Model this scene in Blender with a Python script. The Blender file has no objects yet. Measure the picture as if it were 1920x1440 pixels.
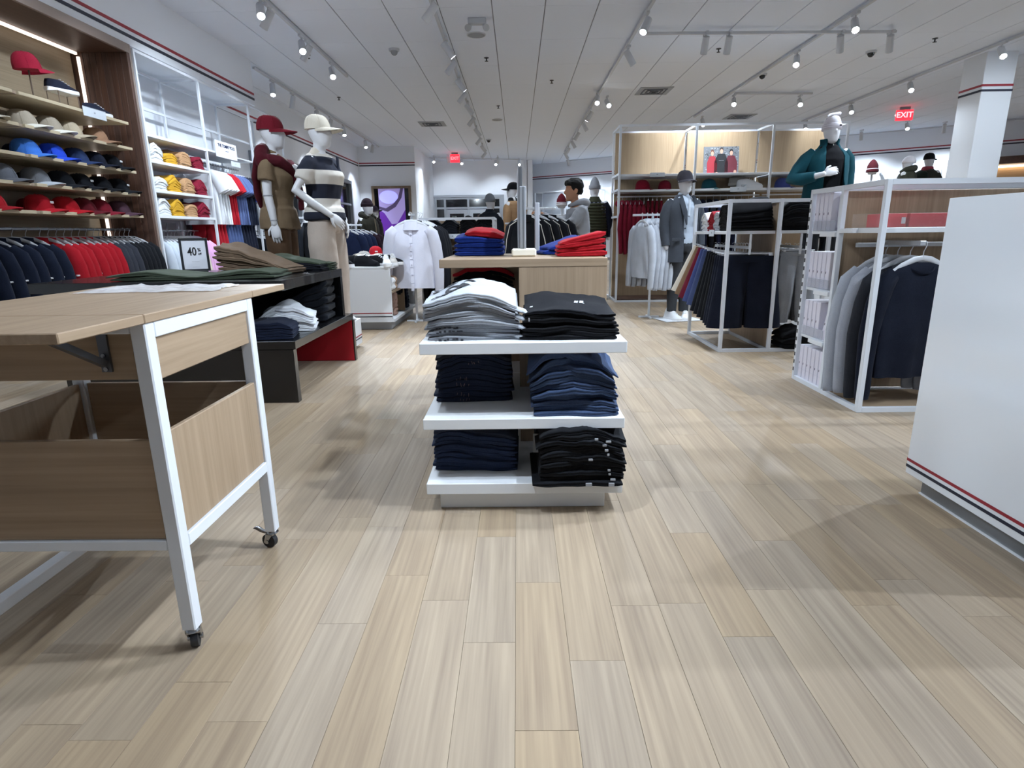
import bpy, bmesh, math, random
import numpy as np
from math import sin, cos, pi, radians, sqrt, atan2
from mathutils import Vector, Matrix, noise

SC = bpy.context.scene
COL = SC.collection

# ------------------------------------------------------------------ camera, world, exposure
def set_camera():
    p, y, r = radians(-14.345), radians(-0.6628), radians(-0.8059)
    f = Vector((sin(y) * cos(p), cos(y) * cos(p), sin(p)))
    right = Vector((cos(y), -sin(y), 0))
    up = right.cross(f)
    R = right * cos(r) + up * sin(r)
    U = up * cos(r) - right * sin(r)
    cd = bpy.data.cameras.new('camera')
    cd.sensor_width = 36.0
    cd.lens = 1107.94 / 1920 * 36
    cd.clip_start, cd.clip_end = 0.05, 100
    cam = bpy.data.objects.new('camera', cd)
    COL.objects.link(cam)
    cam.matrix_world = Matrix(((R.x, U.x, -f.x, 0), (R.y, U.y, -f.y, 0), (R.z, U.z, -f.z, 1.0), (0, 0, 0, 1)))
    SC.camera = cam
set_camera()

W = bpy.data.worlds.new('world')
SC.world = W
W.use_nodes = True
W.node_tree.nodes['Background'].inputs[0].default_value = (0.02, 0.025, 0.035, 1)
W.node_tree.nodes['Background'].inputs[1].default_value = 1.0
SC.view_settings.view_transform = 'Standard'
SC.view_settings.look = 'None'
SC.view_settings.gamma = 1.0
SC.view_settings.use_curve_mapping = False
SC.view_settings.exposure = 0.62
SC.cycles.max_bounces = 9
SC.cycles.diffuse_bounces = 7
SC.cycles.glossy_bounces = 3
SC.cycles.transmission_bounces = 6
SC.cycles.transparent_max_bounces = 6
SC.cycles.sample_clamp_indirect = 4.0
SC.cycles.caustics_reflective = False
SC.cycles.caustics_refractive = False
SC.cycles.use_denoising = True

LAMP_COLOR = (0.80, 0.91, 1.03)
LAMP_POWER = 185.0
H = 3.5          # ceiling height

# ------------------------------------------------------------------ materials
def lin(h):
    h = h.lstrip('#')
    c = [int(h[i:i + 2], 16) / 255 for i in (0, 2, 4)]
    return tuple(x / 12.92 if x <= 0.04045 else ((x + 0.055) / 1.055) ** 2.4 for x in c) + (1.0,)

_M = {}
def new_mat(key):
    m = bpy.data.materials.new(key)
    m.use_nodes = True
    nt = m.node_tree
    return m, nt, nt.nodes['Principled BSDF']

def nd(nt, t, **kw):
    n = nt.nodes.new(t)
    for k, v in kw.items():
        setattr(n, k, v)
    return n

def plain(h, rough=0.5, metal=0.0, coat=0.0, spec=0.5):
    key = 'plain_%s_%g_%g_%g' % (h, rough, metal, coat)
    if key in _M: return _M[key]
    m, nt, b = new_mat(key)
    nz = nd(nt, 'ShaderNodeTexNoise'); nz.inputs['Scale'].default_value = 35
    nz.inputs['Detail'].default_value = 2
    mr = nd(nt, 'ShaderNodeMapRange')
    mr.inputs[3].default_value = max(0.03, rough - 0.04); mr.inputs[4].default_value = min(1, rough + 0.04)
    tc = nd(nt, 'ShaderNodeTexCoord')
    nt.links.new(tc.outputs['Object'], nz.inputs['Vector'])
    nt.links.new(nz.outputs[0], mr.inputs[0]); nt.links.new(mr.outputs[0], b.inputs['Roughness'])
    b.inputs['Base Color'].default_value = lin(h)
    b.inputs['Metallic'].default_value = metal
    b.inputs['Coat Weight'].default_value = coat
    b.inputs['Specular IOR Level'].default_value = spec
    _M[key] = m
    return m

def fabric(h, var=0.14, knit=220, rough=0.92, fade=None):
    key = 'fabric_%s_%g_%g' % (h, var, knit)
    if key in _M: return _M[key]
    m, nt, b = new_mat(key)
    tc = nd(nt, 'ShaderNodeTexCoord')
    n1 = nd(nt, 'ShaderNodeTexNoise'); n1.inputs['Scale'].default_value = 9; n1.inputs['Detail'].default_value = 5
    n2 = nd(nt, 'ShaderNodeTexNoise'); n2.inputs['Scale'].default_value = knit; n2.inputs['Detail'].default_value = 2
    nt.links.new(tc.outputs['Object'], n1.inputs['Vector']); nt.links.new(tc.outputs['Object'], n2.inputs['Vector'])
    rp = nd(nt, 'ShaderNodeValToRGB')
    c = lin(h)
    rp.color_ramp.elements[0].color = tuple(x * (1 - var) for x in c[:3]) + (1,)
    rp.color_ramp.elements[1].color = tuple(min(1, x * (1 + var) + 0.004) for x in c[:3]) + (1,)
    rp.color_ramp.elements[0].position = 0.3; rp.color_ramp.elements[1].position = 0.7
    mx = nd(nt, 'ShaderNodeMath', operation='MULTIPLY_ADD'); mx.inputs[1].default_value = 0.45
    sc = nd(nt, 'ShaderNodeMath', operation='MULTIPLY'); sc.inputs[1].default_value = 0.55
    nt.links.new(n1.outputs[0], sc.inputs[0]); nt.links.new(n2.outputs[0], mx.inputs[0]); nt.links.new(sc.outputs[0], mx.inputs[2])
    nt.links.new(mx.outputs[0], rp.inputs[0]); nt.links.new(rp.outputs[0], b.inputs['Base Color'])
    bp = nd(nt, 'ShaderNodeBump'); bp.inputs['Strength'].default_value = 0.25; bp.inputs['Distance'].default_value = 0.004
    nt.links.new(n2.outputs[0], bp.inputs['Height']); nt.links.new(bp.outputs[0], b.inputs['Normal'])
    b.inputs['Roughness'].default_value = rough
    b.inputs['Specular IOR Level'].default_value = 0.12
    b.inputs['Sheen Weight'].default_value = 0.03
    _M[key] = m
    return m

def stripes(ha, hb, period, split=0.5, axis='Z', off=0.0, rough=0.9):
    key = 'stripes_%s_%s_%g_%g_%s_%g' % (ha, hb, period, split, axis, off)
    if key in _M: return _M[key]
    m, nt, b = new_mat(key)
    tc = nd(nt, 'ShaderNodeTexCoord'); sp = nd(nt, 'ShaderNodeSeparateXYZ')
    nt.links.new(tc.outputs['Object'], sp.inputs[0])
    a = nd(nt, 'ShaderNodeMath', operation='MULTIPLY_ADD'); a.inputs[1].default_value = 1 / period; a.inputs[2].default_value = off + 100
    fr = nd(nt, 'ShaderNodeMath', operation='FRACT'); gt = nd(nt, 'ShaderNodeMath', operation='GREATER_THAN'); gt.inputs[1].default_value = split
    nt.links.new(sp.outputs['XYZ'.index(axis)], a.inputs[0]); nt.links.new(a.outputs[0], fr.inputs[0]); nt.links.new(fr.outputs[0], gt.inputs[0])
    mx = nd(nt, 'ShaderNodeMix', data_type='RGBA'); mx.inputs[6].default_value = lin(ha); mx.inputs[7].default_value = lin(hb)
    nt.links.new(gt.outputs[0], mx.inputs[0]); nt.links.new(mx.outputs[2], b.inputs['Base Color'])
    b.inputs['Roughness'].default_value = rough
    _M[key] = m
    return m

def wood(h1, h2, axis='Y', rough=0.45, rnd=None, tint=None, scale=1.0, joined=False):
    """long grain along one axis; rnd: 'object' or 'island' shifts grain and tone per piece"""
    key = 'wood_%s_%s_%s_%s_%g' % (h1, h2, axis, rnd, scale)
    if key in _M: return _M[key]
    m, nt, b = new_mat(key)
    L = nt.links.new
    tc = nd(nt, 'ShaderNodeTexCoord')
    vec = tc.outputs['Object']
    if rnd:
        src = nd(nt, 'ShaderNodeObjectInfo').outputs['Random'] if rnd == 'object' else nd(nt, 'ShaderNodeNewGeometry').outputs['Random Per Island']
        mu = nd(nt, 'ShaderNodeMath', operation='MULTIPLY'); mu.inputs[1].default_value = 57.0
        L(src, mu.inputs[0])
        cb = nd(nt, 'ShaderNodeCombineXYZ'); L(mu.outputs[0], cb.inputs[0]); L(mu.outputs[0], cb.inputs[1]); L(mu.outputs[0], cb.inputs[2])
        va = nd(nt, 'ShaderNodeVectorMath', operation='ADD'); L(vec, va.inputs[0]); L(cb.outputs[0], va.inputs[1])
        vec = va.outputs[0]
    mp = nd(nt, 'ShaderNodeMapping')
    s = {'X': (0.9, 16, 16), 'Y': (16, 0.9, 16), 'Z': (16, 16, 0.9)}[axis]
    mp.inputs['Scale'].default_value = tuple(v * scale for v in s)
    L(vec, mp.inputs['Vector'])
    n1 = nd(nt, 'ShaderNodeTexNoise'); n1.inputs['Scale'].default_value = 1.0; n1.inputs['Detail'].default_value = 6; n1.inputs['Distortion'].default_value = 1.2
    L(mp.outputs[0], n1.inputs['Vector'])
    mp2 = nd(nt, 'ShaderNodeMapping'); mp2.inputs['Scale'].default_value = tuple(v * scale * 6 if v > 1 else v * scale * 2.5 for v in s)
    L(vec, mp2.inputs['Vector'])
    n2 = nd(nt, 'ShaderNodeTexNoise'); n2.inputs['Scale'].default_value = 1.0; n2.inputs['Detail'].default_value = 4
    L(mp2.outputs[0], n2.inputs['Vector'])
    ad = nd(nt, 'ShaderNodeMath', operation='MULTIPLY_ADD'); ad.inputs[1].default_value = 0.5
    sc = nd(nt, 'ShaderNodeMath', operation='MULTIPLY'); sc.inputs[1].default_value = 0.5
    L(n1.outputs[0], sc.inputs[0]); L(n2.outputs[0], ad.inputs[0]); L(sc.outputs[0], ad.inputs[2])
    rp = nd(nt, 'ShaderNodeValToRGB'); e = rp.color_ramp.elements
    e[0].position, e[0].color = 0.33, lin(h2)
    e[1].position, e[1].color = 0.64, lin(h1)
    L(ad.outputs[0], rp.inputs[0])
    out = rp.outputs[0]
    if rnd:
        hs = nd(nt, 'ShaderNodeHueSaturation')
        mr = nd(nt, 'ShaderNodeMapRange'); mr.inputs[3].default_value = 0.95; mr.inputs[4].default_value = 1.045
        L(src, mr.inputs[0]); L(mr.outputs[0], hs.inputs['Value'])
        f2 = nd(nt, 'ShaderNodeMath', operation='MULTIPLY'); f2.inputs[1].default_value = 13.7
        f3 = nd(nt, 'ShaderNodeMath', operation='FRACT'); L(src, f2.inputs[0]); L(f2.outputs[0], f3.inputs[0])
        m2 = nd(nt, 'ShaderNodeMapRange'); m2.inputs[3].default_value = 0.86; m2.inputs[4].default_value = 1.12
        L(f3.outputs[0], m2.inputs[0]); L(m2.outputs[0], hs.inputs['Saturation'])
        L(out, hs.inputs['Color']); out = hs.outputs[0]
    L(out, b.inputs['Base Color'])
    b.inputs['Roughness'].default_value = rough
    b.inputs['Specular IOR Level'].default_value = 0.3
    bp = nd(nt, 'ShaderNodeBump'); bp.inputs['Strength'].default_value = 0.06; bp.inputs['Distance'].default_value = 0.002
    L(n2.outputs[0], bp.inputs['Height']); L(bp.outputs[0], b.inputs['Normal'])
    _M[key] = m
    return m

def glow(h, strength):
    key = 'glow_%s_%g' % (h, strength)
    if key in _M: return _M[key]
    m, nt, b = new_mat(key)
    b.inputs['Base Color'].default_value = lin(h)
    b.inputs['Emission Color'].default_value = lin(h)
    b.inputs['Emission Strength'].default_value = strength
    _M[key] = m
    return m

def glass(h='c8d4da', alpha=0.25, rough=0.05):
    key = 'glass_%s_%g' % (h, alpha)
    if key in _M: return _M[key]
    m, nt, b = new_mat(key)
    b.inputs['Base Color'].default_value = lin(h)
    b.inputs['Roughness'].default_value = rough
    b.inputs['Alpha'].default_value = alpha
    _M[key] = m
    return m

WHITE = plain('d9dde2', 0.42)
WHITE_METAL = plain('d6dbe2', 0.38)
WALLPAINT = plain('e2e6ec', 0.75)
GLOSS_WHITE = plain('dfe4ea', 0.16, 0, 0.6)
OAK_X = wood('a48f78', '8d7963', 'X')
OAK_Y = wood('a48f78', '8d7963', 'Y')
OAK_Z = wood('a48f78', '8d7963', 'Z')
PALE_Y = wood('c4b79e', 'b0a389', 'Y')
WALNUT_Z = wood('5c4439', '43302a', 'Z', rnd='object')
WALNUT_Y = wood('5c4439', '43302a', 'Y')
BLACK_GLOSS = plain('0d0e11', 0.25, 0, 0.3)
CHROME = plain('a8abb0', 0.22, 1.0)
RED_TRIM = plain('8e1f2c', 0.6)
NAVY_TRIM = plain('151a2e', 0.6)
MANNEQUIN = plain('d5d6da', 0.45)
HANGER = plain('c9ccd2', 0.35)

# ------------------------------------------------------------------ mesh building
class MB:
    def __init__(s):
        s.v, s.f = [], []
    def add(s, vs, fs):
        o = len(s.v)
        s.v += [tuple(p) for p in vs]
        s.f += [[i + o for i in f] for f in fs]
        return s
    def box(s, x0, x1, y0, y1, z0, z1, b=0.0):
        lo, hi = (x0, y0, z0), (x1, y1, z1)
        if b <= 0:
            vs = [(x, y, z) for x in (x0, x1) for y in (y0, y1) for z in (z0, z1)]
            return s.add(vs, [(0, 1, 3, 2), (4, 6, 7, 5), (0, 4, 5, 1), (2, 3, 7, 6), (0, 2, 6, 4), (1, 5, 7, 3)])
        b = min(b, *[(hi[i] - lo[i]) * 0.45 for i in range(3)])
        idx, vs = {}, []
        for sx in (0, 1):
            for sy in (0, 1):
                for sz in (0, 1):
                    for ax in range(3):
                        p = []
                        for i, sg in enumerate((sx, sy, sz)):
                            e = hi[i] if sg else lo[i]
                            p.append(e if i == ax else (e - b if sg else e + b))
                        idx[(sx, sy, sz, ax)] = len(vs); vs.append(tuple(p))
        fs = []
        for ax in range(3):
            o = [i for i in range(3) if i != ax]
            for sg in (0, 1):
                f = []
                for (a, c) in ((0, 0), (1, 0), (1, 1), (0, 1)):
                    k = [0, 0, 0]; k[ax] = sg; k[o[0]] = a; k[o[1]] = c
                    f.append(idx[(*k, ax)])
                fs.append(f)
        for ax in range(3):                       # edges parallel to ax
            o = [i for i in range(3) if i != ax]
            for a in (0, 1):
                for c in (0, 1):
                    k0, k1 = [0, 0, 0], [0, 0, 0]
                    k0[ax], k1[ax] = 0, 1
                    for k in (k0, k1): k[o[0]] = a; k[o[1]] = c
                    fs.append([idx[(*k0, o[0])], idx[(*k1, o[0])], idx[(*k1, o[1])], idx[(*k0, o[1])]])
        for sx in (0, 1):
            for sy in (0, 1):
                for sz in (0, 1):
                    fs.append([idx[(sx, sy, sz, a)] for a in range(3)])
        return s.add(vs, fs)
    def beam(s, p, q, w, h=None):
        p, q = Vector(p), Vector(q); h = h or w
        d = (q - p).normalized()
        up = Vector((0, 0, 1)) if abs(d.z) < 0.95 else Vector((0, 1, 0))
        a = d.cross(up).normalized() * w / 2; c = a.cross(d).normalized() * h / 2
        vs = [x + sa * a + sc * c for x in (p, q) for sa, sc in ((-1, -1), (1, -1), (1, 1), (-1, 1))]
        return s.add(vs, [(0, 1, 2, 3), (7, 6, 5, 4), (0, 4, 5, 1), (1, 5, 6, 2), (2, 6, 7, 3), (3, 7, 4, 0)])
    def loops(s, rings, cap=True, closed=False):
        n = len(rings[0]); vs = [p for r in rings for p in r]; fs = []
        m = len(rings)
        for i in range(m if closed else m - 1):
            j = (i + 1) % m
            for k in range(n):
                l = (k + 1) % n
                fs.append((i * n + k, i * n + l, j * n + l, j * n + k))
        if cap and not closed:
            fs.append(list(range(n))[::-1]); fs.append([(m - 1) * n + k for k in range(n)])
        return s.add(vs, fs)
    def tube(s, pts, radii, n=10, side=None, flat=1.0, round_ends=False):
        """swept tube; radii scalar or list; flat squeezes along 'side' cross direction"""
        pts = [Vector(p) for p in pts]
        if not hasattr(radii, '__len__'): radii = [radii] * len(pts)
        radii = list(radii)
        if round_ends:
            d0 = (pts[0] - pts[1]).normalized(); d1 = (pts[-1] - pts[-2]).normalized()
            a, z = pts[0], pts[-1]; ra, rz = radii[0], radii[-1]
            pts = [a + d0 * ra * 0.85, a + d0 * ra * 0.5] + pts + [z + d1 * rz * 0.5, z + d1 * rz * 0.85]
            radii = [ra * 0.4, ra * 0.82] + radii + [rz * 0.82, rz * 0.4]
        rings = []
        u = None
        for i, p in enumerate(pts):
            d = (pts[min(i + 1, len(pts) - 1)] - pts[max(i - 1, 0)]).normalized()
            if u is None:
                ref = Vector(side) if side is not None else (Vector((1, 0, 0)) if abs(d.x) < 0.9 else Vector((0, 1, 0)))
                u = (ref - d * ref.dot(d)).normalized()
            else:
                u = (u - d * u.dot(d)).normalized()
            v = d.cross(u)
            rings.append([p + (u * cos(2 * pi * k / n) + v * sin(2 * pi * k / n) * flat) * radii[i] for k in range(n)])
        return s.loops(rings)
    def ell(s, rings, n=16):
        """horizontal ellipse rings (x, y, z, rx, ry)"""
        return s.loops([[(x + rx * cos(2 * pi * k / n), y + ry * sin(2 * pi * k / n), z) for k in range(n)] for x, y, z, rx, ry in rings])
    def cyl(s, p, q, r0, r1=None, n=14):
        return s.tube([p, q], [r0, r0 if r1 is None else r1], n)
    def mesh(s, name, smooth=None):
        me = bpy.data.meshes.new(name)
        me.from_pydata(s.v, [], s.f)
        bm = bmesh.new(); bm.from_mesh(me)
        bmesh.ops.recalc_face_normals(bm, faces=bm.faces)
        bm.to_mesh(me); bm.free()
        if smooth is not None:
            me.shade_smooth()
            me.set_sharp_from_angle(angle=radians(smooth))
        return me

def inst(name, me, m=None, parent=None, loc=(0, 0, 0), rot=(0, 0, 0), scale=(1, 1, 1)):
    o = bpy.data.objects.new(name, me)
    COL.objects.link(o)
    if parent is not None: o.parent = parent
    o.location = loc; o.rotation_euler = rot
    o.scale = scale if hasattr(scale, '__len__') else (scale,) * 3
    if m is not None:
        if not me.materials: me.materials.append(None)
        o.material_slots[0].link = 'OBJECT'; o.material_slots[0].material = m
    return o

def part(name, mb, m, parent=None, smooth=None, **kw):
    return inst(name, mb.mesh(name, smooth), m, parent, **kw)

def tag(o, label=None, cat=None, group=None, kind=None):
    if label:
        o['label'] = label
        if len(label.split()) > 16: print('LONG', len(label.split()), label)
    if cat: o['category'] = cat
    if group: o['group'] = group
    if kind: o['kind'] = kind
    return o

def thing(name, label, cat, loc=(0, 0, 0), rz=0.0, group=None, scale=1.0):
    o = bpy.data.objects.new(name, None)
    COL.objects.link(o)
    o.empty_display_size = 0.1
    o.location = loc; o.rotation_euler = (0, 0, rz); o.scale = (scale,) * 3
    return tag(o, label, cat, group)

ORD = ('first', 'second', 'third', 'fourth', 'fifth', 'sixth', 'seventh', 'eighth', 'ninth', 'tenth', 'eleventh', 'twelfth', 'thirteenth', 'fourteenth', 'fifteenth', 'sixteenth')
_SEEN = {}
def nth(label, tail):
    """the same words for the next of its row, told apart by its place in the row"""
    k = _SEEN.get(label, 0); _SEEN[label] = k + 1
    return '%s, %s %s' % (label, ORD[k], tail)

def kids(o): return [c for c in COL.objects if c.parent == o]

# a scratch scene in which text and fused skins are evaluated; removed at the end
SCRATCH = bpy.data.scenes.new('scratch')
def evaluate(ob):
    SCRATCH.collection.objects.link(ob)
    vl = SCRATCH.view_layers[0]
    vl.update()
    me = bpy.data.meshes.new_from_object(ob.evaluated_get(vl.depsgraph))
    bpy.data.objects.remove(ob)
    return me

def text_mesh(s, size, depth=0.001, bold=0.0, align='CENTER'):
    cu = bpy.data.curves.new('lettering', 'FONT')
    cu.body = s; cu.size = size; cu.extrude = depth; cu.align_x = align; cu.align_y = 'CENTER'; cu.offset = bold
    cu.resolution_u = 3
    me = evaluate(bpy.data.objects.new('lettering', cu))
    bpy.data.curves.remove(cu)
    me.materials.clear()
    return me

def remeshed(mb, voxel, smooth_iter=4, wrinkle=0.0, wscale=9.0, seed=0, name='body', extra=None, aniso=(1, 1, 1)):
    """fuses the overlapping lofts of mb into one continuous skin"""
    me = mb.mesh(name)
    ob = bpy.data.objects.new(name, me)
    r = ob.modifiers.new('r', 'REMESH'); r.mode = 'VOXEL'; r.voxel_size = voxel
    s = ob.modifiers.new('s', 'SMOOTH'); s.iterations = smooth_iter; s.factor = 0.5
    out = evaluate(ob)
    bpy.data.meshes.remove(me)
    if wrinkle > 0:
        n = len(out.vertices)
        co = np.empty(n * 3, np.float32); nr = np.empty(n * 3, np.float32)
        out.vertices.foreach_get('co', co)
        out.vertex_normals.foreach_get('vector', nr)
        co = co.reshape(-1, 3); nr = nr.reshape(-1, 3)
        pp = co * (np.array(aniso, np.float32) * wscale) + np.array((seed * 3.7, seed * 1.3, seed), np.float32)
        nz = noise.noise
        h = np.array([nz(p) + .5 * nz((p[0] * 2.3, p[1] * 2.3, p[2] * 2.3)) for p in pp.tolist()], np.float32) * wrinkle
        out.vertices.foreach_set('co', (co + nr * h[:, None]).ravel())
    if extra is not None:
        bm = bmesh.new(); bm.from_mesh(out)
        em = extra.mesh('x'); bm.from_mesh(em); bm.to_mesh(out); bm.free(); bpy.data.meshes.remove(em)
    out.shade_smooth()
    out.name = name
    return out
# ------------------------------------------------------------------ room shell
XL, XR, YB, YF = -4.65, 13.2, -3.0, 22.3
def struct(name, mb, m, parent=None, smooth=None):
    o = part(name, mb, m, parent, smooth)
    if parent is None: o['kind'] = 'structure'
    return o

# floor: a dark subfloor carrying real planks
floor = struct('floor', MB().box(XL - 0.3, XR + 0.3, YB - 0.2, 24.6, -0.08, -0.012), plain('7d6f5e', 0.9))
FLOOR_A = wood('a4937d', '887867', 'Y', 0.6, rnd='object', scale=1.0)
FLOOR_B = wood('a4937d', '887867', 'Y', 0.6, rnd='island', scale=1.0)
def floor_planks():
    rnd = random.Random(7)
    pw, x0 = 0.1315, -0.0155
    lens = [0.535, 0.66, 0.8, 0.93, 1.06]
    proto = {}
    for L in lens:
        proto[L] = MB().box(-pw / 2 + 0.0003, pw / 2 - 0.0003, -L / 2 + 0.0003, L / 2 - 0.0003, -0.012, 0.0, 0.0005).mesh('plank')
    allp = []
    for c in range(-36, 102):
        x = x0 + (c + 0.5) * pw
        y = YB - rnd.random() * 0.9
        if c == -1: y = 1.282 - 0.535 * 9
        if c == 0: y = 1.009 - 0.535 * 9
        while y < 24.4:
            L = 0.535 if c in (-1, 0) and y < 1.9 else rnd.choice(lens)
            allp.append((x, y + L / 2, L)); y += L
    seen = []
    for (x, y, L) in allp:
        if y > 0.72 and abs(x) < 0.3 + y * 0.92 and y < 12:
            seen.append((1 / (y * y * y) * L, x, y, L))
    seen.sort(reverse=True)
    top = {(round(x, 4), round(y, 4)) for _, x, y, L in seen[:300]}
    rest = MB()
    for (x, y, L) in allp:
        if (round(x, 4), round(y, 4)) in top:
            inst('plank', proto[L], FLOOR_A, floor, (x, y, 0))
        else:
            z = -0.0002
            a, b_, c_, d = x - pw / 2 + 0.0004, x + pw / 2 - 0.0004, y - L / 2 + 0.0004, y + L / 2 - 0.0004
            rest.box(a, b_, c_, d, -0.012, 0.0)
    o = part('plank_field', rest, FLOOR_B, floor); o['kind'] = 'stuff'
floor_planks()

# ceiling: dark plenum with real lay-in tiles on a 0.607 m grid
ceiling = struct('ceiling', MB().box(XL - 0.3, XR + 0.3, YB - 0.2, 24.6, H + 0.012, H + 0.1), plain('8d9096', 0.9))
TILE = plain('e6edf8', 0.9)
def ceiling_tiles():
    gx, x0, gy, y0 = 0.607, -0.256, 1.214, 0.30
    me = MB().box(-gx / 2 + 0.006, gx / 2 - 0.006, -gy / 2 + 0.002, gy / 2 - 0.002, 0, 0.015, 0.003).mesh('tile')
    lst = []
    for i in range(-8, 23):
        for j in range(-3, 20):
            x, y = x0 + (i + 0.5) * gx, y0 + (j + 0.5) * gy
            if x > XR + 0.2 or y > 24.4: continue
            vis = y > 5.4 and -0.75 * y - 0.5 < x < 0.9 * y
            lst.append((0 if vis else 1, y, x))
    lst.sort()
    rest = MB()
    for k, (nv, y, x) in enumerate(lst):
        if k < 300 and not nv: inst('tile', me, TILE, ceiling, (x, y, H))
        else: rest.box(x - gx / 2 + 0.006, x + gx / 2 - 0.006, y - gy / 2 + 0.002, y + gy / 2 - 0.002, H, H + 0.015)
    o = part('tile_field', rest, TILE, ceiling); o['kind'] = 'stuff'
ceiling_tiles()

# walls
struct('wall_left', MB().box(XL - 0.2, XL, YB - 0.2, 24.6, 0, H + 0.1), WALLPAINT)
struct('wall_back', MB().box(XL, XR, YB - 0.2, YB, 0, H + 0.1), WALLPAINT)
struct('wall_right', MB().box(XR, XR + 0.2, YB - 0.2, 15.3, 0, H + 0.1), WALLPAINT)
struct('wall_far', MB().box(XL - 0.2, 0.40, YF, YF + 0.2, 0, H + 0.1), WALLPAINT)
def diag_wall():
    a, b_ = Vector((0.40, 24.0, 0)), Vector((13.4, 14.85, 0))
    mb = MB(); d = (b_ - a).normalized(); n = Vector((-d.y, d.x, 0))
    a0 = a - d * 0.05
    vs = [a0, b_, b_ + n * 0.2, a0 + n * 0.2]
    mb.add([(p.x, p.y, z) for z in (0, H + 0.1) for p in vs], [(0, 1, 2, 3), (7, 6, 5, 4), (0, 4, 5, 1), (1, 5, 6, 2), (2, 6, 7, 3), (3, 7, 4, 0)])
    mb.box(0.38, 0.58, YF, 24.2, 0, H + 0.1)
    return mb
struct('wall_diagonal', diag_wall(), WALLPAINT)
# bulkhead over the wall units and the far pilaster
struct('wall_bulkhead', MB().box(XL, -3.88, YB, 9.52, 2.88, H + 0.02), WALLPAINT)
struct('wall_recess', MB().box(XL, -4.45, YB, 9.52, 0, 2.88), WALLPAINT)
struct('wall_pilaster', MB().box(XL, -2.98, 18.4, YF, 0, H + 0.02), WALLPAINT)
struct('column', MB().box(6.98, 7.44, 9.72, 10.2, 0, H + 0.02, 0.006), WHITE)

def trim(n, p, q, out, zs=(2.955, 3.025), t=0.03):
    """double stripe: a red line above a navy one, as thin proud strips"""
    p, q, out = Vector(p), Vector(q), Vector(out)
    for z, m, nm in ((zs[1], RED_TRIM, 'red'), (zs[0], NAVY_TRIM, 'navy')):
        mb = MB()
        a, b_ = p + Vector((0, 0, z)), q + Vector((0, 0, z))
        c, d = b_ + out * 0.006, a + out * 0.006
        h = Vector((0, 0, t))
        mb.add([a, b_, c, d, a + h, b_ + h, c + h, d + h], [(0, 1, 2, 3), (7, 6, 5, 4), (0, 4, 5, 1), (1, 5, 6, 2), (2, 6, 7, 3), (3, 7, 4, 0)])
        trim.n += 1
        struct('trim_%d' % trim.n, mb, m)
trim.n = 0
trim(0, (-3.88, YB, 0), (-3.88, 9.52, 0), (1, 0, 0))
trim(0, (XL, 9.55, 0), (XL, 18.4, 0), (1, 0, 0))
trim(0, (-4.62, 18.4, 0), (-2.98, 18.4, 0), (0, -1, 0))
trim(0, (0.58, 23.87, 0), (13.2, 14.99, 0), Vector((-0.5755, -0.8178, 0)))
trim(0, (6.98, 9.72, 0), (7.44, 9.72, 0), (0, -1, 0))
trim(0, (6.98, 10.2, 0), (6.98, 9.72, 0), (-1, 0, 0))
struct('baseboard_left', MB().box(XL, XL + 0.015, 9.55, 18.4, 0, 0.12), WHITE)
struct('baseboard_far', MB().box(-2.9, 0.38, YF - 0.015, YF, 0, 0.12), WHITE)

# windows along the left wall beyond the bulkhead
GREY_FRAME = plain('8b9199', 0.5)
NIGHT = plain('0c1016', 0.08, 0, 0.4)
def window(n, x, y0, y1, z0, z1):
    mb = MB()
    t = 0.09
    mb.box(x, x + 0.10, y0, y0 + t, z0, z1, .004).box(x, x + 0.10, y1 - t, y1, z0, z1, .004)
    mb.box(x, x + 0.10, y0 + t, y1 - t, z1 - t, z1, .004).box(x, x + 0.10, y0 + t, y1 - t, z0, z0 + t, .004)
    mb.box(x, x + 0.06, y0 + t, y1 - t, z0 + (z1 - z0) * .68, z0 + (z1 - z0) * .68 + .05, .004)
    w = struct('window_%d' % n, mb, GREY_FRAME)
    part('pane', MB().box(x + .004, x + .02, y0 + t, y1 - t, z0 + t, z0 + (z1 - z0) * .68), NIGHT, w)
    part('pane', MB().box(x + .004, x + .02, y0 + t, y1 - t, z0 + (z1 - z0) * .68 + .05, z1 - t), NIGHT, w)
window(1, XL, 10.9, 13.1, 0.4, 2.45)
window(2, XL, 14.4, 17.2, 0.4, 2.45)

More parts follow.
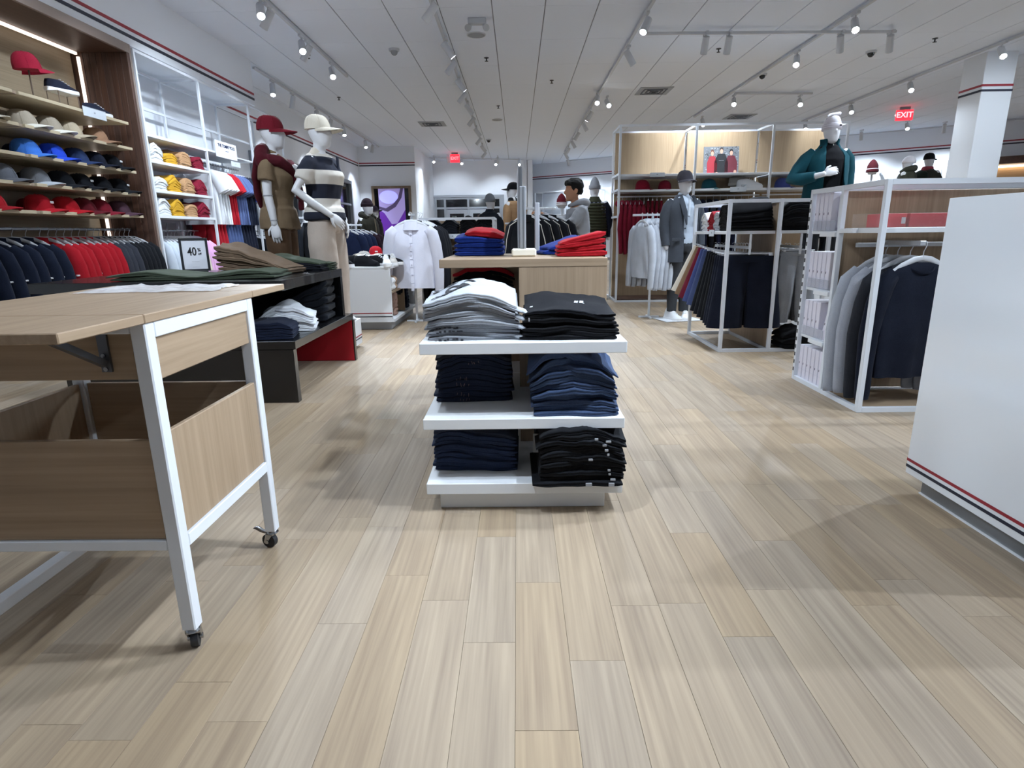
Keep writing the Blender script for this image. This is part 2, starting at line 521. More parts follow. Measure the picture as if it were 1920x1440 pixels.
# far entrance: storefront glazing round two door leaves
FRAME = plain('9ba1a9', 0.45)
def storefront():
    y = YF - 0.06
    x0, x1, zt = -2.95, -0.55, 2.28
    mb = MB()
    for x in (x0, -2.62, -1.78, -0.94, x1 - 0.07):
        mb.box(x, x + 0.07, y, YF, 0, zt, .004)
    for z in (zt - 0.09, 1.86): mb.box(x0, x1, y + .005, YF, z, z + 0.07, .004)
    mb.box(x0 - .06, x1 + .1, y - .02, YF, zt - .02, zt + .06, .004)
    mb.box(x1, x1 + .1, y - .02, YF, 0, zt, .004)
    w = struct('window_3', mb, FRAME)
    xs = [(x0 + .07, -2.62), (-2.55, -1.78), (-1.71, -.94), (-.87, x1 - .07)]
    for a, b_ in xs:
        part('pane', MB().box(a, b_, YF - .03, YF - .015, 1.93, zt - .09), NIGHT, w)
    for a, b_ in (xs[0], xs[3]):
        part('pane', MB().box(a, b_, YF - .03, YF - .015, 0.05, 1.86), NIGHT, w)
    for n, (a, b_) in zip((1, 2), xs[1:3]):
        d = MB()
        d.box(a, a + .13, y - .02, YF - .01, 0.02, 1.84, .004).box(b_ - .13, b_, y - .02, YF - .01, 0.02, 1.84, .004)
        d.box(a + .13, b_ - .13, y - .02, YF - .01, 1.70, 1.84, .004).box(a + .13, b_ - .13, y - .02, YF - .01, 0.02, .22, .004)
        d = struct('door_%d' % n, d, plain('a3a8af', 0.45))
        part('pane', MB().box(a + .13, b_ - .13, YF - .04, YF - .025, .22, 1.70), NIGHT, d)
        hx = b_ - .16 if n == 1 else a + .16
        part('door_handle', MB().tube([(hx, y - .03, 0.9), (hx, y - .08, .95), (hx, y - .08, 1.25), (hx, y - .03, 1.3)], .012, 8), CHROME, d, 60)
        # framed prints hung on the door glass
        pr = MB(); rnd = random.Random(n)
        for k in range(7):
            px = a + .16 + rnd.random() * (b_ - a - .42); pz = 1.22 + rnd.random() * .36
            pr.box(px, px + .04 + rnd.random() * .1, YF - .05, YF - .041, pz, pz + .05 + rnd.random() * .12)
        part('window_print', pr, plain('7f8884', .6) if n == 1 else plain('40322f', .6), d)
    # narrow side window right of the entrance
    m2 = MB()
    for x in (-.22, .02, .22): m2.box(x, x + .05, y, YF, 0, 2.28, .004)
    for z in (.02, 1.80, 2.21): m2.box(-.22, .27, y + .004, YF, z, z + .07, .004)
    w = struct('window_4', m2, FRAME)
    for a, b_ in ((-.17, .02), (.07, .22)):
        part('pane', MB().box(a, b_, YF - .03, YF - .015, .09, 1.80), NIGHT, w)
        part('pane', MB().box(a, b_, YF - .03, YF - .015, 1.87, 2.21), NIGHT, w)
storefront()
# ------------------------------------------------------------------ track lighting
LENS_ON = glow('f4f8ff', 45.0)
HOUSING = plain('c3c6cb', 0.5)
_head = {}
def head_meshes():
    if _head: return _head
    _head['adapter'] = MB().box(-.018, .018, -.07, .07, -.028, 0, .003).mesh('adapter')
    _head['stem'] = MB().cyl((0, 0, -.028), (0, 0, -.10), .009, n=8).mesh('stem', 40)
    # housing along -Z from the pivot
    mb = MB().tube([(0, 0, .07), (0, 0, .066), (0, 0, -.125), (0, 0, -.13)], [.030, .042, .045, .045], 18)
    mb.loops([[(r * cos(2 * pi * k / 18), r * sin(2 * pi * k / 18), z) for k in range(18)] for r, z in ((.045, -.13), (.045, -.14), (.039, -.14), (.036, -.128))], cap=False)
    _head['housing'] = mb.mesh('housing', 40)
    _head['lens'] = MB().cyl((0, 0, -.1305), (0, 0, -.132), .036, n=18).mesh('lens', 40)
    return _head

NH = [0]
def track_head(x, y, z, target, label, group, power=1.0, spread=75, lit=True):
    hm = head_meshes()
    root = thing('track_light', label, 'spotlight', (x, y, z), 0, group)
    inst('adapter', hm['adapter'], HOUSING, root)
    inst('stem', hm['stem'], HOUSING, root)
    d = (Vector(target) - Vector((x, y, z - .1))).normalized()
    q = d.to_track_quat('-Z', 'Y').to_euler()
    hs = inst('housing', hm['housing'], HOUSING, root, (0, 0, -.115), q)
    ln = inst('lens', hm['lens'], LENS_ON if lit else HOUSING, hs)
    if lit and power > 0:
        ld = bpy.data.lights.new('lamp', 'SPOT')
        ld.energy = LAMP_POWER * power; ld.color = LAMP_COLOR
        ld.spot_size = radians(spread); ld.spot_blend = 0.7; ld.shadow_soft_size = 0.035
        lo = bpy.data.objects.new('lamp', ld); COL.objects.link(lo)
        lo.parent = hs; lo.location = (0, 0, -.15)
    NH[0] += 1
    return root

def track(p, q, label, name='lighting_track'):
    o = part(name, MB().beam((p[0], p[1], p[2] + .015), (q[0], q[1], q[2] + .015), .036, .03), HOUSING)
    return tag(o, label, 'track')

TZ = H - .045
track((-2.70, -2.5, TZ), (-2.70, 10.4, TZ), 'white ceiling track running over the left aisle by the black table')
track((-0.86, -2.5, TZ), (-0.98, 20.0, TZ), 'long white ceiling track over the centre of the shop')
track((1.54, -2.5, TZ), (1.54, 20.0, TZ), 'white ceiling track running just right of the centre display')
track((-3.95, 9.8, TZ), (-3.99, 18.3, TZ), 'white ceiling track along the left wall past the bulkhead')
track((4.02, -2.5, TZ), (4.02, 14.4, TZ), 'white ceiling track over the right racks')
track((11.4, -2.5, TZ), (11.4, 11.5, TZ), 'added white ceiling track along the far right wall outside the picture')  # added out of view to carry the extra wall washers
track((6.75, 3.0, TZ), (6.80, 15.2, TZ), 'white ceiling track in front of the square column')
track((1.60, 8.42, TZ - .031), (4.90, 8.52, TZ - .031), 'short white cross track joining two tracks over the right racks')
track((0.9 + .17 + .72, 23.65 - .115 - 1.02, TZ), (12.05, 15.5, TZ), 'white ceiling track along the diagonal wall')
track((4.1, 12.1, TZ), (5.6, 12.2, TZ), 'short white cross track beyond the tall shelving')
track((-2.9, 21.0, TZ), (0.2, 21.9, TZ), 'white ceiling track before the far entrance')

T1, T2, T3, T4, T5, T6, T7 = ('spotlights over the left aisle', 'spotlights on the centre track', 'spotlights on the track right of centre', 'spotlights along the far left wall',
                              'spotlights over the right racks', 'spotlights near the square column', 'spotlights before the far entrance')
def heads():
    L = lambda x, y, tgt, lab, g, p, spread=75, tail=None, z=TZ: track_head(x, y, z, tgt, nth(lab, tail) if tail else lab, g, p, spread)
    OUT = 'from front'
    # left aisle: two pairs and a single, aimed at the wall units and at the aisle
    for y, tg in ((1.0, (-4.1, 1.6, 1.2)), (2.6, (-1.85, 5.2, 1.35)), (4.2, (-4.1, 5.0, 1.6)), (5.4, (-4.1, 6.2, 1.0)), (6.3, (-4.1, 7.6, 1.3))): L(-2.70, y, tg, 'white spotlight over the left aisle outside the picture', T1, 1.0 if y == 2.6 else .36, 85, OUT)
    for y, lab in ((7.05, 'white spotlight of the nearest pair on the left track'), (8.30, 'white spotlight of the second pair on the left track'), (9.56, 'single white spotlight at far end of the left track')):
        L(-2.70, y, (-1.7, y - 2.6, .6), 'lit ' + lab, T1, .9)
        if y < 9: L(-2.70, y + .22, (-4.2, y + .6, 1.3), 'grey looking ' + lab + ' turned to the wall', T1, .45)
    # centre track: heads alternately turned left and right, away from the camera
    for y, tx, p in ((-1.6, 1.2, .08), (-0.2, -1.5, .08), (1.1, 1.45, .9), (2.6, -2.0, .45), (4.1, .6, .5), (5.4, -1.3, 1.0)):
        L(-.87, y, (tx, y + .6, 0), 'white spotlight on centre track outside the picture', T2, p, 75, OUT)
    for i, y in enumerate((7.15, 8.5, 9.35, 10.4, 11.3, 12.3, 13.6, 15.0, 16.4, 17.8, 19.2)):
        sx = 2.2 if i % 2 else -2.6
        L(-.88 - .006 * (y - 7), y, (-.9 + sx, y + .7, .5), 'white spotlight in the long centre row', T2, .6, 75, 'from near')
    # track right of centre: these throw the shadows of the centre display and the cart to the left
    for y, tgt, p in ((-1.4, (.2, -1.2, 0), .06), (0.75, (.0, 1.2, 0), .22), (1.45, (-.9, 1.85, .3), .95), (2.55, (-.9, 2.6, .3), .8), (4.2, (.4, 4.4, 0), .9), (5.6, (2.0, 6.0, 0.4), 1.0)):
        L(1.54, y, tgt, 'white spotlight on right of centre track outside the picture', T3, p, 64, OUT)
    L(1.54, 7.72, (.3, 6.2, .8), 'lit white spotlight nearest in view on the right of centre track', T3, .8)
    L(1.56, 9.0, (2.9, 9.4, 1.4), 'unlit looking white spotlight second on the right of centre track', T3, .6)
    L(1.50, 11.75, (.9, 8.6, .8), 'small bright white spotlight left of the brightest one', T3, .8)
    L(1.72, 12.05, (2.2, 8.8, 1.2), 'brightest white spotlight beside the ceiling vent', T3, .8)
    for i, y in enumerate((13.2, 14.4, 15.8, 17.2, 18.6, 19.6)):
        L(1.54, y, (1.54 + (1.6 if i % 2 else -1.6), y + .5, .8), 'distant white spotlight beyond the bright pair', T3, .6, 75, 'from near')
    # left wall
    for y, lit in ((10.5, 1), (11.4, 0), (12.7, 1), (13.6, 0), (14.6, 1), (16.6, 1), (17.4, 0)):
        L(-3.96, y, (-3.4, y - 1.6, .5) if lit else (-4.6, y + .3, 1.2), 'spotlight along far left wall turned %s' % ('towards the shop' if lit else 'to the wall'), T4, .6, 75, 'from near')
    # right racks
    for y, tgt, p in ((-0.6, (2.4, -.4, 0), .08), (1.22, (.1, 1.4, 0), 1.0), (1.95, (.4, 1.9, 0), 1.0), (3.6, (1.0, 2.0, 0), .9), (4.6, (2.4, 5.2, .4), 1.0), (6.0, (3.0, 6.4, .8), .9)):
        L(4.02, y, tgt, 'white spotlight over the right racks outside the picture', T5, p, 80, OUT)
    for x, y, tg, lab in ((4.02, 7.85, (3.2, 5.4, .8), 'lit white spotlight highest over the right racks'), (4.02, 9.35, (3.0, 7.0, 1.0), 'lit white spotlight at the cross track corner'),
                          (4.1, 12.1, (3.4, 9.6, 1.5), 'lit white spotlight at end of the short far cross track'), (5.4, 12.25, (4.6, 9.4, 1.4), 'lit white spotlight above the teal jacket mannequin'),
                          (4.15, 14.2, (4.0, 11.8, 1.2), 'small lit spotlight above the tall shelving')):
        L(x, y, tg, lab, T5, .8)
    for x, lab in ((2.45, 'white spotlight first on the cross track'), (2.75, 'white spotlight second on the cross track'), (4.2, 'white spotlight right of the cross track corner'), (4.85, 'white spotlight at the right end of the cross track')):
        L(x, 8.44 + .03 * (x - 1.6), (x + .1, 9.6, 1.6) if x < 4 else (x + .8, 9.8, 1.4), lab, T5, .7)
    for x, y, lab in ((6.72, 9.1, 'lit white spotlight above the square column'), (6.75, 11.1, 'lit white spotlight between column and exit sign'), (6.78, 13.0, 'lit white spotlight right of the white beanie'),
                      (6.80, 15.0, 'small lit spotlight low beside the exit sign')):
        L(x, y, (x - .9, y - 2.6, .9), lab, T6, .8)
    for y in (-1.5, 1.5, 4.5, 7.5, 10.5): L(11.4, y, (13.2, y + .2, 2.0), 'added white spotlight washing the far right wall outside the picture', T6, 1.3, 110, OUT)  # added unseen washers: bounce off the right wall brightens the ceiling
    L(9.3, 15.2, (8.2, 12.6, 1.), 'small lit spotlight below the right exit sign', T6, .8)
    for y, tg in ((4.5, (6.0, 5.2, 0)), (6.6, (7.1, 9.6, 1.5))): L(6.75, y, tg, 'white spotlight over the far right aisle outside the picture', T6, 1.0, 75, OUT)
    for x, y in ((-2.67, 20.6), (-1.82, 21.2), (-.7, 21.6), (.1, 21.75)):
        L(x, y - .25, (x + .3, y - 3.2, .7), 'bright far spotlight in row before the entrance', T7, .9, 75, 'from left')
    for x, y in ((-2.2, 20.2), (-.6, 20.6)): L(x, y, (x, 22.3, 1.8), 'dim far spotlight turned to the entrance wall', T7, .35, 75, 'from left')
    d = Vector((13.0, -9.15, 0)).normalized(); n = Vector((d.y, -d.x, 0))
    for k in range(8):
        p = Vector((0.9, 23.65, 0)) + d * (.2 + 1.75 * k) + n * 1.25
        q = p - n * 1.0
        L(p.x, p.y, (q.x, q.y, 1.2), 'small grey spotlight turned to the diagonal wall', T7, .75 if k < 3 else 1.0, 110, 'from left')
heads()

# ------------------------------------------------------------------ things on the ceiling
def ceiling_bits():
    m = plain('b9bcc0', .6); dk = plain('2e3136', .6)
    def vent(x, y, lab, w=.6):
        t = thing('ceiling_vent', lab, 'vent', (x, y, H))
        part('frame', MB().box(-w / 2, w / 2, -w / 2, w / 2, -.012, 0, .003), plain('9da1a6', .6), t)
        for k, s in enumerate((.21, .14, .07)):
            mb = MB()
            a, b_ = s, s - .022
            mb.box(-a, a, -a, -b_, -.022 - .006 * k, -.008).box(-a, a, b_, a, -.022 - .006 * k, -.008).box(-a, -b_, -b_, b_, -.022 - .006 * k, -.008).box(b_, a, -b_, b_, -.022 - .006 * k, -.008)
            part('louvre', mb, plain('5e6268', .6), t)
    vent(2.55, 11.9, 'square ceiling air vent right of the brightest spotlight')
    vent(-1.95, 14.9, 'square ceiling air vent left of the centre track')
    vent(5.1, 14.6, 'square ceiling air vent above the poster shelving')
    def disc(x, y, lab, r=.11):
        t = thing('ceiling_speaker', lab, 'speaker', (x, y, H))
        part('grille', MB().cyl((0, 0, 0), (0, 0, -.008), r, n=24), plain('9a9da1', .7), t, 40)
        part('rim', MB().loops([[(q * cos(2 * pi * k / 24), q * sin(2 * pi * k / 24), z) for k in range(24)] for q, z in ((r, 0), (r + .012, 0), (r + .012, -.011), (r, -.011))], closed=True), plain('c2c4c7', .6), t, 40)
    disc(-.50, 8.55, 'round ceiling speaker right of the centre track nearest the viewer')
    disc(-.42, 14.5, 'small round ceiling speaker farther along the centre track')
    def sprinkler(x, y, lab):
        t = thing('sprinkler', lab, 'sprinkler', (x, y, H), 0, 'ceiling sprinkler heads')
        part('escutcheon', MB().cyl((0, 0, 0), (0, 0, -.006), .035, n=14), dk, t, 40)
        part('nozzle', MB().cyl((0, 0, -.006), (0, 0, -.045), .009, n=8), dk, t, 40)
        part('deflector', MB().cyl((0, 0, -.045), (0, 0, -.049), .026, n=12), dk, t, 40)
    for x, y, lab in ((-2.95, 9.3, 'dark sprinkler head left of the security dome'), (-.42, 9.6, 'dark sprinkler head between speaker and far ceiling'), (.62, 11.0, 'dark sprinkler head left of the bright vent spotlight'),
                      (-.35, 13.0, 'small dark sprinkler head on the centre ceiling'), (-3.3, 12.0, 'dark sprinkler head by the far left track'), (5.75, 9.05, 'dark sprinkler head beside the right column'), (2.9, 9.35, 'dark sprinkler head at the cross track')):
        sprinkler(x, y, lab)
    def dome(x, y, lab, m2):
        t = thing('dome_camera', lab, 'camera', (x, y, H))
        part('base', MB().cyl((0, 0, 0), (0, 0, -.03), .075, .07, 20), m, t, 40)
        part('lens_dome', MB().loops([[(.05 * cos(a) * cos(2 * pi * k / 16), .05 * cos(a) * sin(2 * pi * k / 16), -.03 - .055 * sin(a)) for k in range(16)] for a in (0, .4, .8, 1.2, 1.5)]), m2, t, 60)
    dome(-1.68, 9.1, 'white dome camera on ceiling left of the centre track', plain('8e9296', .2))
    dome(5.2, 9.6, 'dark dome camera on ceiling left of the column', plain('15171a', .15))
    dome(4.1, 10.8, 'dark dome camera over the right racks', plain('15171a', .15))
    dome(-.75, 17.4, 'tiny dark dome camera near far centre ceiling', plain('15171a', .15))
    t = thing('emergency_light', 'white twin emergency light beside the centre track', 'lamp', (-.45, 7.95, H))
    part('body', MB().box(-.11, .11, -.04, .04, -.07, 0, .008), m, t)
    for s in (-1, 1): part('lamp_head', MB().tube([(s * .08, 0, -.07), (s * .1, -.02, -.10), (s * .11, -.06, -.12)], [.02, .035, .04], 12), m, t, 50)
    for nm, x, y, sx, lab in (('near', 8.35, 13.8, .33, 'red lit EXIT sign hanging from ceiling left of the column'), ('far', -1.95, 20.0, .30, 'small red lit exit sign over the far entrance')):
        t = thing('exit_sign', lab, 'sign', (x, y, H), radians(-12) if nm == 'near' else 0)
        part('mount', MB().box(-.1, .1, -.02, .02, -.06, 0, .003), plain('6c6f74', .5), t)
        hh = .21 if nm == 'near' else .24
        part('panel', MB().box(-sx / 2, sx / 2, -.02, .02, -.06 - hh, -.06, .004), glow('ff2b3a', 1.25), t)
        if nm == 'near':
            inst('lettering', text_mesh('EXIT', .155, .002, .003), glow('ff9aa0', 1.6), t, (.0, -.024, -.06 - hh / 2), (pi / 2, 0, 0))
            a = MB().add([(-.198, -.018, -.165), (-.168, -.018, -.135), (-.168, -.018, -.195), (-.198, -.024, -.165), (-.168, -.024, -.135), (-.168, -.024, -.195)], [(0, 1, 2), (5, 4, 3), (0, 3, 4, 1), (1, 4, 5, 2), (2, 5, 3, 0)])
            part('arrow', a, glow('ff9aa0', 1.6), t)
        else:
            inst('lettering', text_mesh('EXIT', .13, .002, .003), glow('ff7a80', 1.4), t, (0, -.024, -.06 - hh / 2), (pi / 2, 0, 0))
ceiling_bits()
# ------------------------------------------------------------------ shop fixtures
def bx(name, m, parent, x0, x1, y0, y1, z0, z1, b=.002, **kw):
    return part(name, MB().box(x0, x1, y0, y1, z0, z1, b), m, parent, **kw)

def price_holder(x, y, z, label, axis='x', w=.14, h=.035, words=None):
    """clear shelf-edge ticket holder with a white card; flat against an edge that faces -y ('x') or +x ('y')"""
    t = thing('ticket_holder', label, 'ticket', (x, y, z), 0 if axis == 'x' else pi / 2)
    bx('card', plain('e6e9ee', .5), t, -w / 2, w / 2, -.006, -.003, -h / 2, h / 2, .0005)
    bx('sleeve', glass('dfe8f0', .3), t, -w / 2 - .004, w / 2 + .004, -.009, -.007, -h / 2 - .004, h / 2 + .004, .0005)
    bx('printed_mark', plain('5b5f66', .6), t, -.010, .010, -.0068, -.0062, -.004, .010, 0)
    return t

def centre_fixture():
    t = thing('display_gondola', 'oak topped display in the centre with three white shelves of folded clothes', 'display', (0.0165, 2.72, 0))
    for z0, z1 in ((.595, .635), (.322, .361), (.072, .114)):
        for s, n in ((-1, 'front'), (1, 'rear')):
            y0, y1 = (-.72, -.012) if s < 0 else (.012, .72)
            part('shelf', MB().box(-.358, .358, y0, y1, z0, z1, .002), WHITE, t)
    bx('plinth', WHITE, t, -.315, .30, -.68, .68, 0, .072)
    # wooden core: frontal panel on the right half, divider running back on the centre line
    for z0, z1 in ((.635, .864), (.361, .595), (.114, .322)):
        bx('core_panel', OAK_Z, t, -.010, .350, -.27, -.245, z0, z1, .001)
        bx('core_panel', OAK_Z, t, -.010, .012, -.245, .27, z0, z1, .001)
        bx('core_panel', OAK_Z, t, -.345, .012, .25, .272, z0, z1, .001)
    bx('top', OAK_X, t, -.335, .350, -.272, .36, .864, .898, .002)
    return t
centre_fixture()

def cart():
    t = thing('folding_cart', 'wheeled oak folding table with white steel frame at left front', 'cart', (0, 0, 0))
    x0, x1, y0, y1 = -1.37, -.80, 1.25, 1.78
    w = .035
    for x in (x0, x1 - w):
        for y in (y0, y1 - w):
            p = bx('leg', WHITE_METAL, t, x, x + w, y, y + w, .062, .822, .003)
    for y in (y0, y1 - w):
        bx('rail', WHITE_METAL, t, x0 + w, x1 - w, y, y + w, .80, .822)
        bx('rail', WHITE_METAL, t, x0 + w, x1 - w, y, y + w, .282, .308)
    for x in (x0, x1 - w):
        bx('rail', WHITE_METAL, t, x, x + w, y0 + w, y1 - w, .787, .822)
        bx('rail', WHITE_METAL, t, x, x + w, y0 + w, y1 - w, .276, .308)
    bx('stretcher', WHITE_METAL, t, x0, x0 + w, y0 + w, y1 - w, .066, .10)
    # table top in three leaves
    bx('top', OAK_Y, t, x0 - .012, x1 + .004, y0 - .001, y1 - .001, .8225, .8425)
    bx('top_leaf', OAK_Y, t, x0 - .012, x1 + .004, 1.003, y0 - .003, .8225, .8425)
    bx('top_leaf', OAK_Y, t, x0 - .012, x1 + .004, y1 + .001, 2.03, .8225, .8425)
    # aprons and bin
    bx('apron', OAK_Y, t, x1 - .022, x1 - .008, y0 + w, y1 - w, .69, .787)
    bx('apron', OAK_Y, t, x0 + .008, x0 + .022, y0 + w, y1 - w, .69, .787)
    bx('apron', OAK_X, t, x0 + w, x1 - w, y0 + .018, y0 + .032, .695, .80)
    bx('apron', OAK_X, t, x0 + w, x1 - w, y1 - .032, y1 - .018, .695, .80)
    bx('bin_side', OAK_Z, t, x1 - .022, x1 - .008, y0 + w, y1 - w, .308, .568)
    bx('bin_side', OAK_Z, t, x0 + .008, x0 + .022, y0 + w, y1 - w, .308, .568)
    bx('bin_side', OAK_X, t, x0 + w, x1 - w, y0 + .008, y0 + .022, .308, .556)
    bx('bin_side', OAK_X, t, x0 + w, x1 - w, y1 - .022, y1 - .008, .308, .568)
    bx('bin_floor', OAK_X, t, x0 + .03, x1 - .03, y0 + .03, y1 - .03, .31, .322)
    # folding brackets under the leaves
    steel = plain('6d7076', .4, 1.0)
    for y, s in ((y0 + .016, -1), (y1 - .016, 1)):
        for x in (-.905, -1.27):
            b = part('leaf_bracket', MB().beam((x, y + s * .004, .715), (x, y + s * .004, .80), .022, .006), steel, t)
            part('brace', MB().beam((x, y + s * .012, .735), (x, y + s * .155, .815), .014, .014), steel, b)
            part('hinge_plate', MB().box(x - .02, x + .02, min(y + s * .012, y + s * .2), max(y + s * .012, y + s * .2), .815, .8222), steel, b)
            for z in (.722, .752): part('screw', MB().cyl((x, y + s * .008, z), (x, y + s * .011, z), .005, n=8), CHROME, b)
    # casters
    tyre = plain('23252a', .55)
    for (x, y, a, brake) in ((x1 - w / 2, y0 + w / 2, .35, 1), (x1 - w / 2, y1 - w / 2, 1.3, 1), (x0 + w / 2, y0 + w / 2, .6, 0), (x0 + w / 2, y1 - w / 2, .2, 0)):
        c = part('caster', MB().tube([(0, 0, .066), (0, 0, .062), (0, 0, .054), (0, 0, .050)], [.012, .017, .019, .013], 14), CHROME, t, 40, loc=(x, y, 0), rot=(0, 0, a))
        f = MB()
        for s in (-1, 1):
            f.add([(s * .012, -.012, .055), (s * .012, .014, .055), (s * .012, .026, .022), (s * .012, .018, .016), (s * .016, -.012, .055), (s * .016, .014, .055), (s * .016, .026, .022), (s * .016, .018, .016)],
                  [(0, 1, 2, 3), (7, 6, 5, 4), (0, 4, 5, 1), (1, 5, 6, 2), (2, 6, 7, 3), (3, 7, 4, 0)])
        f.box(-.016, .016, -.012, .016, .05, .055)
        part('fork', f, CHROME, c)
        part('wheel', MB().tube([(-.009, .014, .024), (-.0085, .014, .024), (.0085, .014, .024), (.009, .014, .024)], [.019, .024, .024, .019], 20), tyre, c, 40)
        part('hub', MB().cyl((-.0175, .014, .024), (.0175, .014, .024), .007, n=10), CHROME, c, 40)
        if brake:
            part('brake_pedal', MB().tube([(0, .016, .050), (0, .040, .053), (0, .058, .062), (0, .068, .061)], [.009, .010, .011, .009], 8, flat=.35), CHROME, c, 50)
    return t
cart()

def polybag():
    # crumpled clear plastic bag lying flat on the cart
    nx, ny = 34, 16
    rnd = random.Random(3)
    vs, fs = [], []
    for j in range(ny + 1):
        for i in range(nx + 1):
            u, v = i / nx, j / ny
            x = (u - .5) * .40 + .02 * noise.noise((v * 3, 1, 0)); y = (v - .5) * .22 + .02 * noise.noise((u * 4, 2, 0))
            e = min(u, 1 - u, v, 1 - v) * 8
            z = .002 + .010 * min(1, e) * (0.5 + noise.noise((u * 7, v * 7, 3))) + .006 * abs(noise.noise((u * 18 + v * 6, v * 14, 8)))
            vs.append((x, y, max(.0008, z)))
    for j in range(ny):
        for i in range(nx):
            a = j * (nx + 1) + i
            fs.append((a, a + 1, a + nx + 2, a + nx + 1))
    o = part('plastic_bag', MB().add(vs, fs), glass('eef0f6', .55, .22), None, 60, loc=(-1.12, 1.86, .8425), rot=(0, 0, .08))
    tag(o, 'crumpled clear plastic bag lying flat on the wheeled oak table', 'bag')
polybag()

# ---- wall units on the left
def wood_wall_unit():
    t = thing('display_cabinet', 'walnut wall unit with oak shelves of baseball caps and glowing edges', 'cabinet', (0, 0, 0))
    y0, y1 = 2.6, 6.53
    yj = 6.47
    n = 9
    for k in range(n):        # jamb boards (vertical planks on the inner face)
        a = -4.42 + k * (.57 / n); b_ = a + .57 / n - .003
        off = .004 * ((k * 7) % 3)
        bx('plank', WALNUT_Z, t, a, b_, yj - .012 + off * .3, yj + .03, 0, 2.87, .0015)
    bx('jamb', plain('84756d', .5), t, -4.42, -3.848, yj + .031, y1, 0, 2.875)
    bx('soffit', WALNUT_Y, t, -4.42, -3.875, y0, yj - .016, 2.79, 2.83)
    bx('fascia', plain('84756d', .5), t, -3.874, -3.848, y0, yj + .03, 2.79, 2.875)
    bx('back_panel', wood('9f8f79', '8b7c66', 'Y'), t, -4.44, -4.41, y0, yj - .02, 0, 2.79)
    led = glow('fff0e2', 1.0)
    bx('light_strip', led, t, -4.345, -4.318, yj - .036, yj - .018, .5, 2.75, .001)
    bx('light_strip', led, t, -4.345, -4.318, y0, yj - .05, 2.762, 2.785, .001)
    bx('base', WALNUT_Y, t, -4.40, -3.88, y0, yj - .02, 0, .10)
    for z in (2.118, 1.88, 1.658, 1.44, 1.226):
        for a, b_ in ((2.62, 4.905), (4.965, 6.305)):
            bx('shelf', PALE_Y, t, -4.36, -3.85, a, b_, z - .026, z, .0015)
        br = bx('shelf_bracket', plain('9b8a78', .5), t, -4.40, -3.862, 4.915, 4.955, z - .024, z - .003, .001)
    for y in (4.935,): bx('upright', plain('7c6b5c', .5), t, -4.408, -4.385, y - .012, y + .012, .1, 2.75)
    bx('clothes_rail', plain('77797e', .35, 1.0), t, -4.115, -4.085, 2.7, 6.44, 1.075, 1.10, .004)
    for y in (3.2, 4.93, 6.2): bx('rail_hanger_bar', plain('77797e', .35, 1.0), t, -4.41, -4.1, y - .008, y + .008, 1.08, 1.095, .001)
wood_wall_unit()

BACKPANEL = plain('c6ccd3', .6)
def frame(t, posts, rails, w=.028, m=None):
    m = m or WHITE_METAL
    for (x, y, z0, z1) in posts: bx('post', m, t, x - w / 2, x + w / 2, y - w / 2, y + w / 2, z0, z1, .002)
    for p, q in rails: part('rail', MB().beam(p, q, w * .96), m, t)

def left_rack():
    t = thing('tall_rack', 'tall white steel wall rack with folded polos and a hanging rail', 'rack', (0, 0, 0))
    ys = (6.56, 7.80, 9.17, 10.39); xf, xb, zt = -3.85, -4.31, 2.85
    posts = [(xf, y, 0, zt) for y in ys] + [(xb, y, 0, zt) for y in ys]
    rails = []
    for a, b_ in zip(ys, ys[1:]):
        for x in (xf, xb): rails.append(((x, a + .014, zt - .014), (x, b_ - .014, zt - .014)))
    for y in ys: rails += [((xf - .014, y, zt - .014), (xb + .014, y, zt - .014))]
    for a, b_ in zip(ys, ys[1:]): rails.append(((xb, a + .014, 2.45), (xb, b_ - .014, 2.45)))
    frame(t, posts, rails)
    y0, y1 = ys[0] + .016, ys[1] - .016
    for z in (2.06, 1.80, 1.50, 1.237): bx('shelf', WHITE, t, xb + .02, xf + .012, y0, y1, z - .03, z)
    for z in (2.06,): bx('shelf', WHITE, t, xb + .02, xf + .012, ys[1] + .016, ys[2] - .016, z - .02, z)
    for z in (1.80, 1.50): bx('shelf', WHITE, t, xb + .02, xf + .012, ys[2] + .016, ys[3] - .016, z - .03, z)
    bx('back_panel', BACKPANEL, t, xb - .06, xb - .045, ys[0], 9.5, 0, 2.0)
    bx('clothes_rail', plain('8b8e94', .3, 1.0), t, -4.095, -4.075, y0, y1, 1.07, 1.09)
    bx('clothes_rail', plain('8b8e94', .3, 1.0), t, -4.095, -4.075, ys[1] + .016, ys[2] - .016, 1.93, 1.95)
    bx('clothes_rail', plain('8b8e94', .3, 1.0), t, -4.095, -4.075, ys[2] + .016, ys[3] - .016, 1.07, 1.09)
    for k in range(5):
        bx('backing_tile', plain('9fa4aa', .25), t, xb - .044, xb - .036, 6.62 + k * .235, 6.62 + k * .235 + .215, .95, 1.18, .003)
    # header sign clipped on the front of the second bay
    s = thing('header_sign', 'white header sign with small navy lettering on the tall white wall rack', 'sign', (xf + .02, 8.30, 2.10), pi / 2)
    bx('board', plain('e3e7ec', .5), s, -.30, .28, -.012, 0, -.10, .10, .003)
    inst('lettering', text_mesh('THE TOMMY POLO', .054, .0006, .0022), plain('232a4a', .5), s, (-.01, -.0135, .045), (pi / 2, 0, 0))
    inst('lettering', text_mesh('classic fit', .024, .0004, .0008), plain('6a7088', .5), s, (-.01, -.0135, -.01), (pi / 2, 0, 0))
    bx('rule', plain('a8b0bc', .5), s, -.20, .18, -.0135, -.0122, -.055, -.052, 0)
    price_holder(xf + .02, 8.52, 1.955, 'small ticket holder below the header sign', 'y', .26, .06)
left_rack()

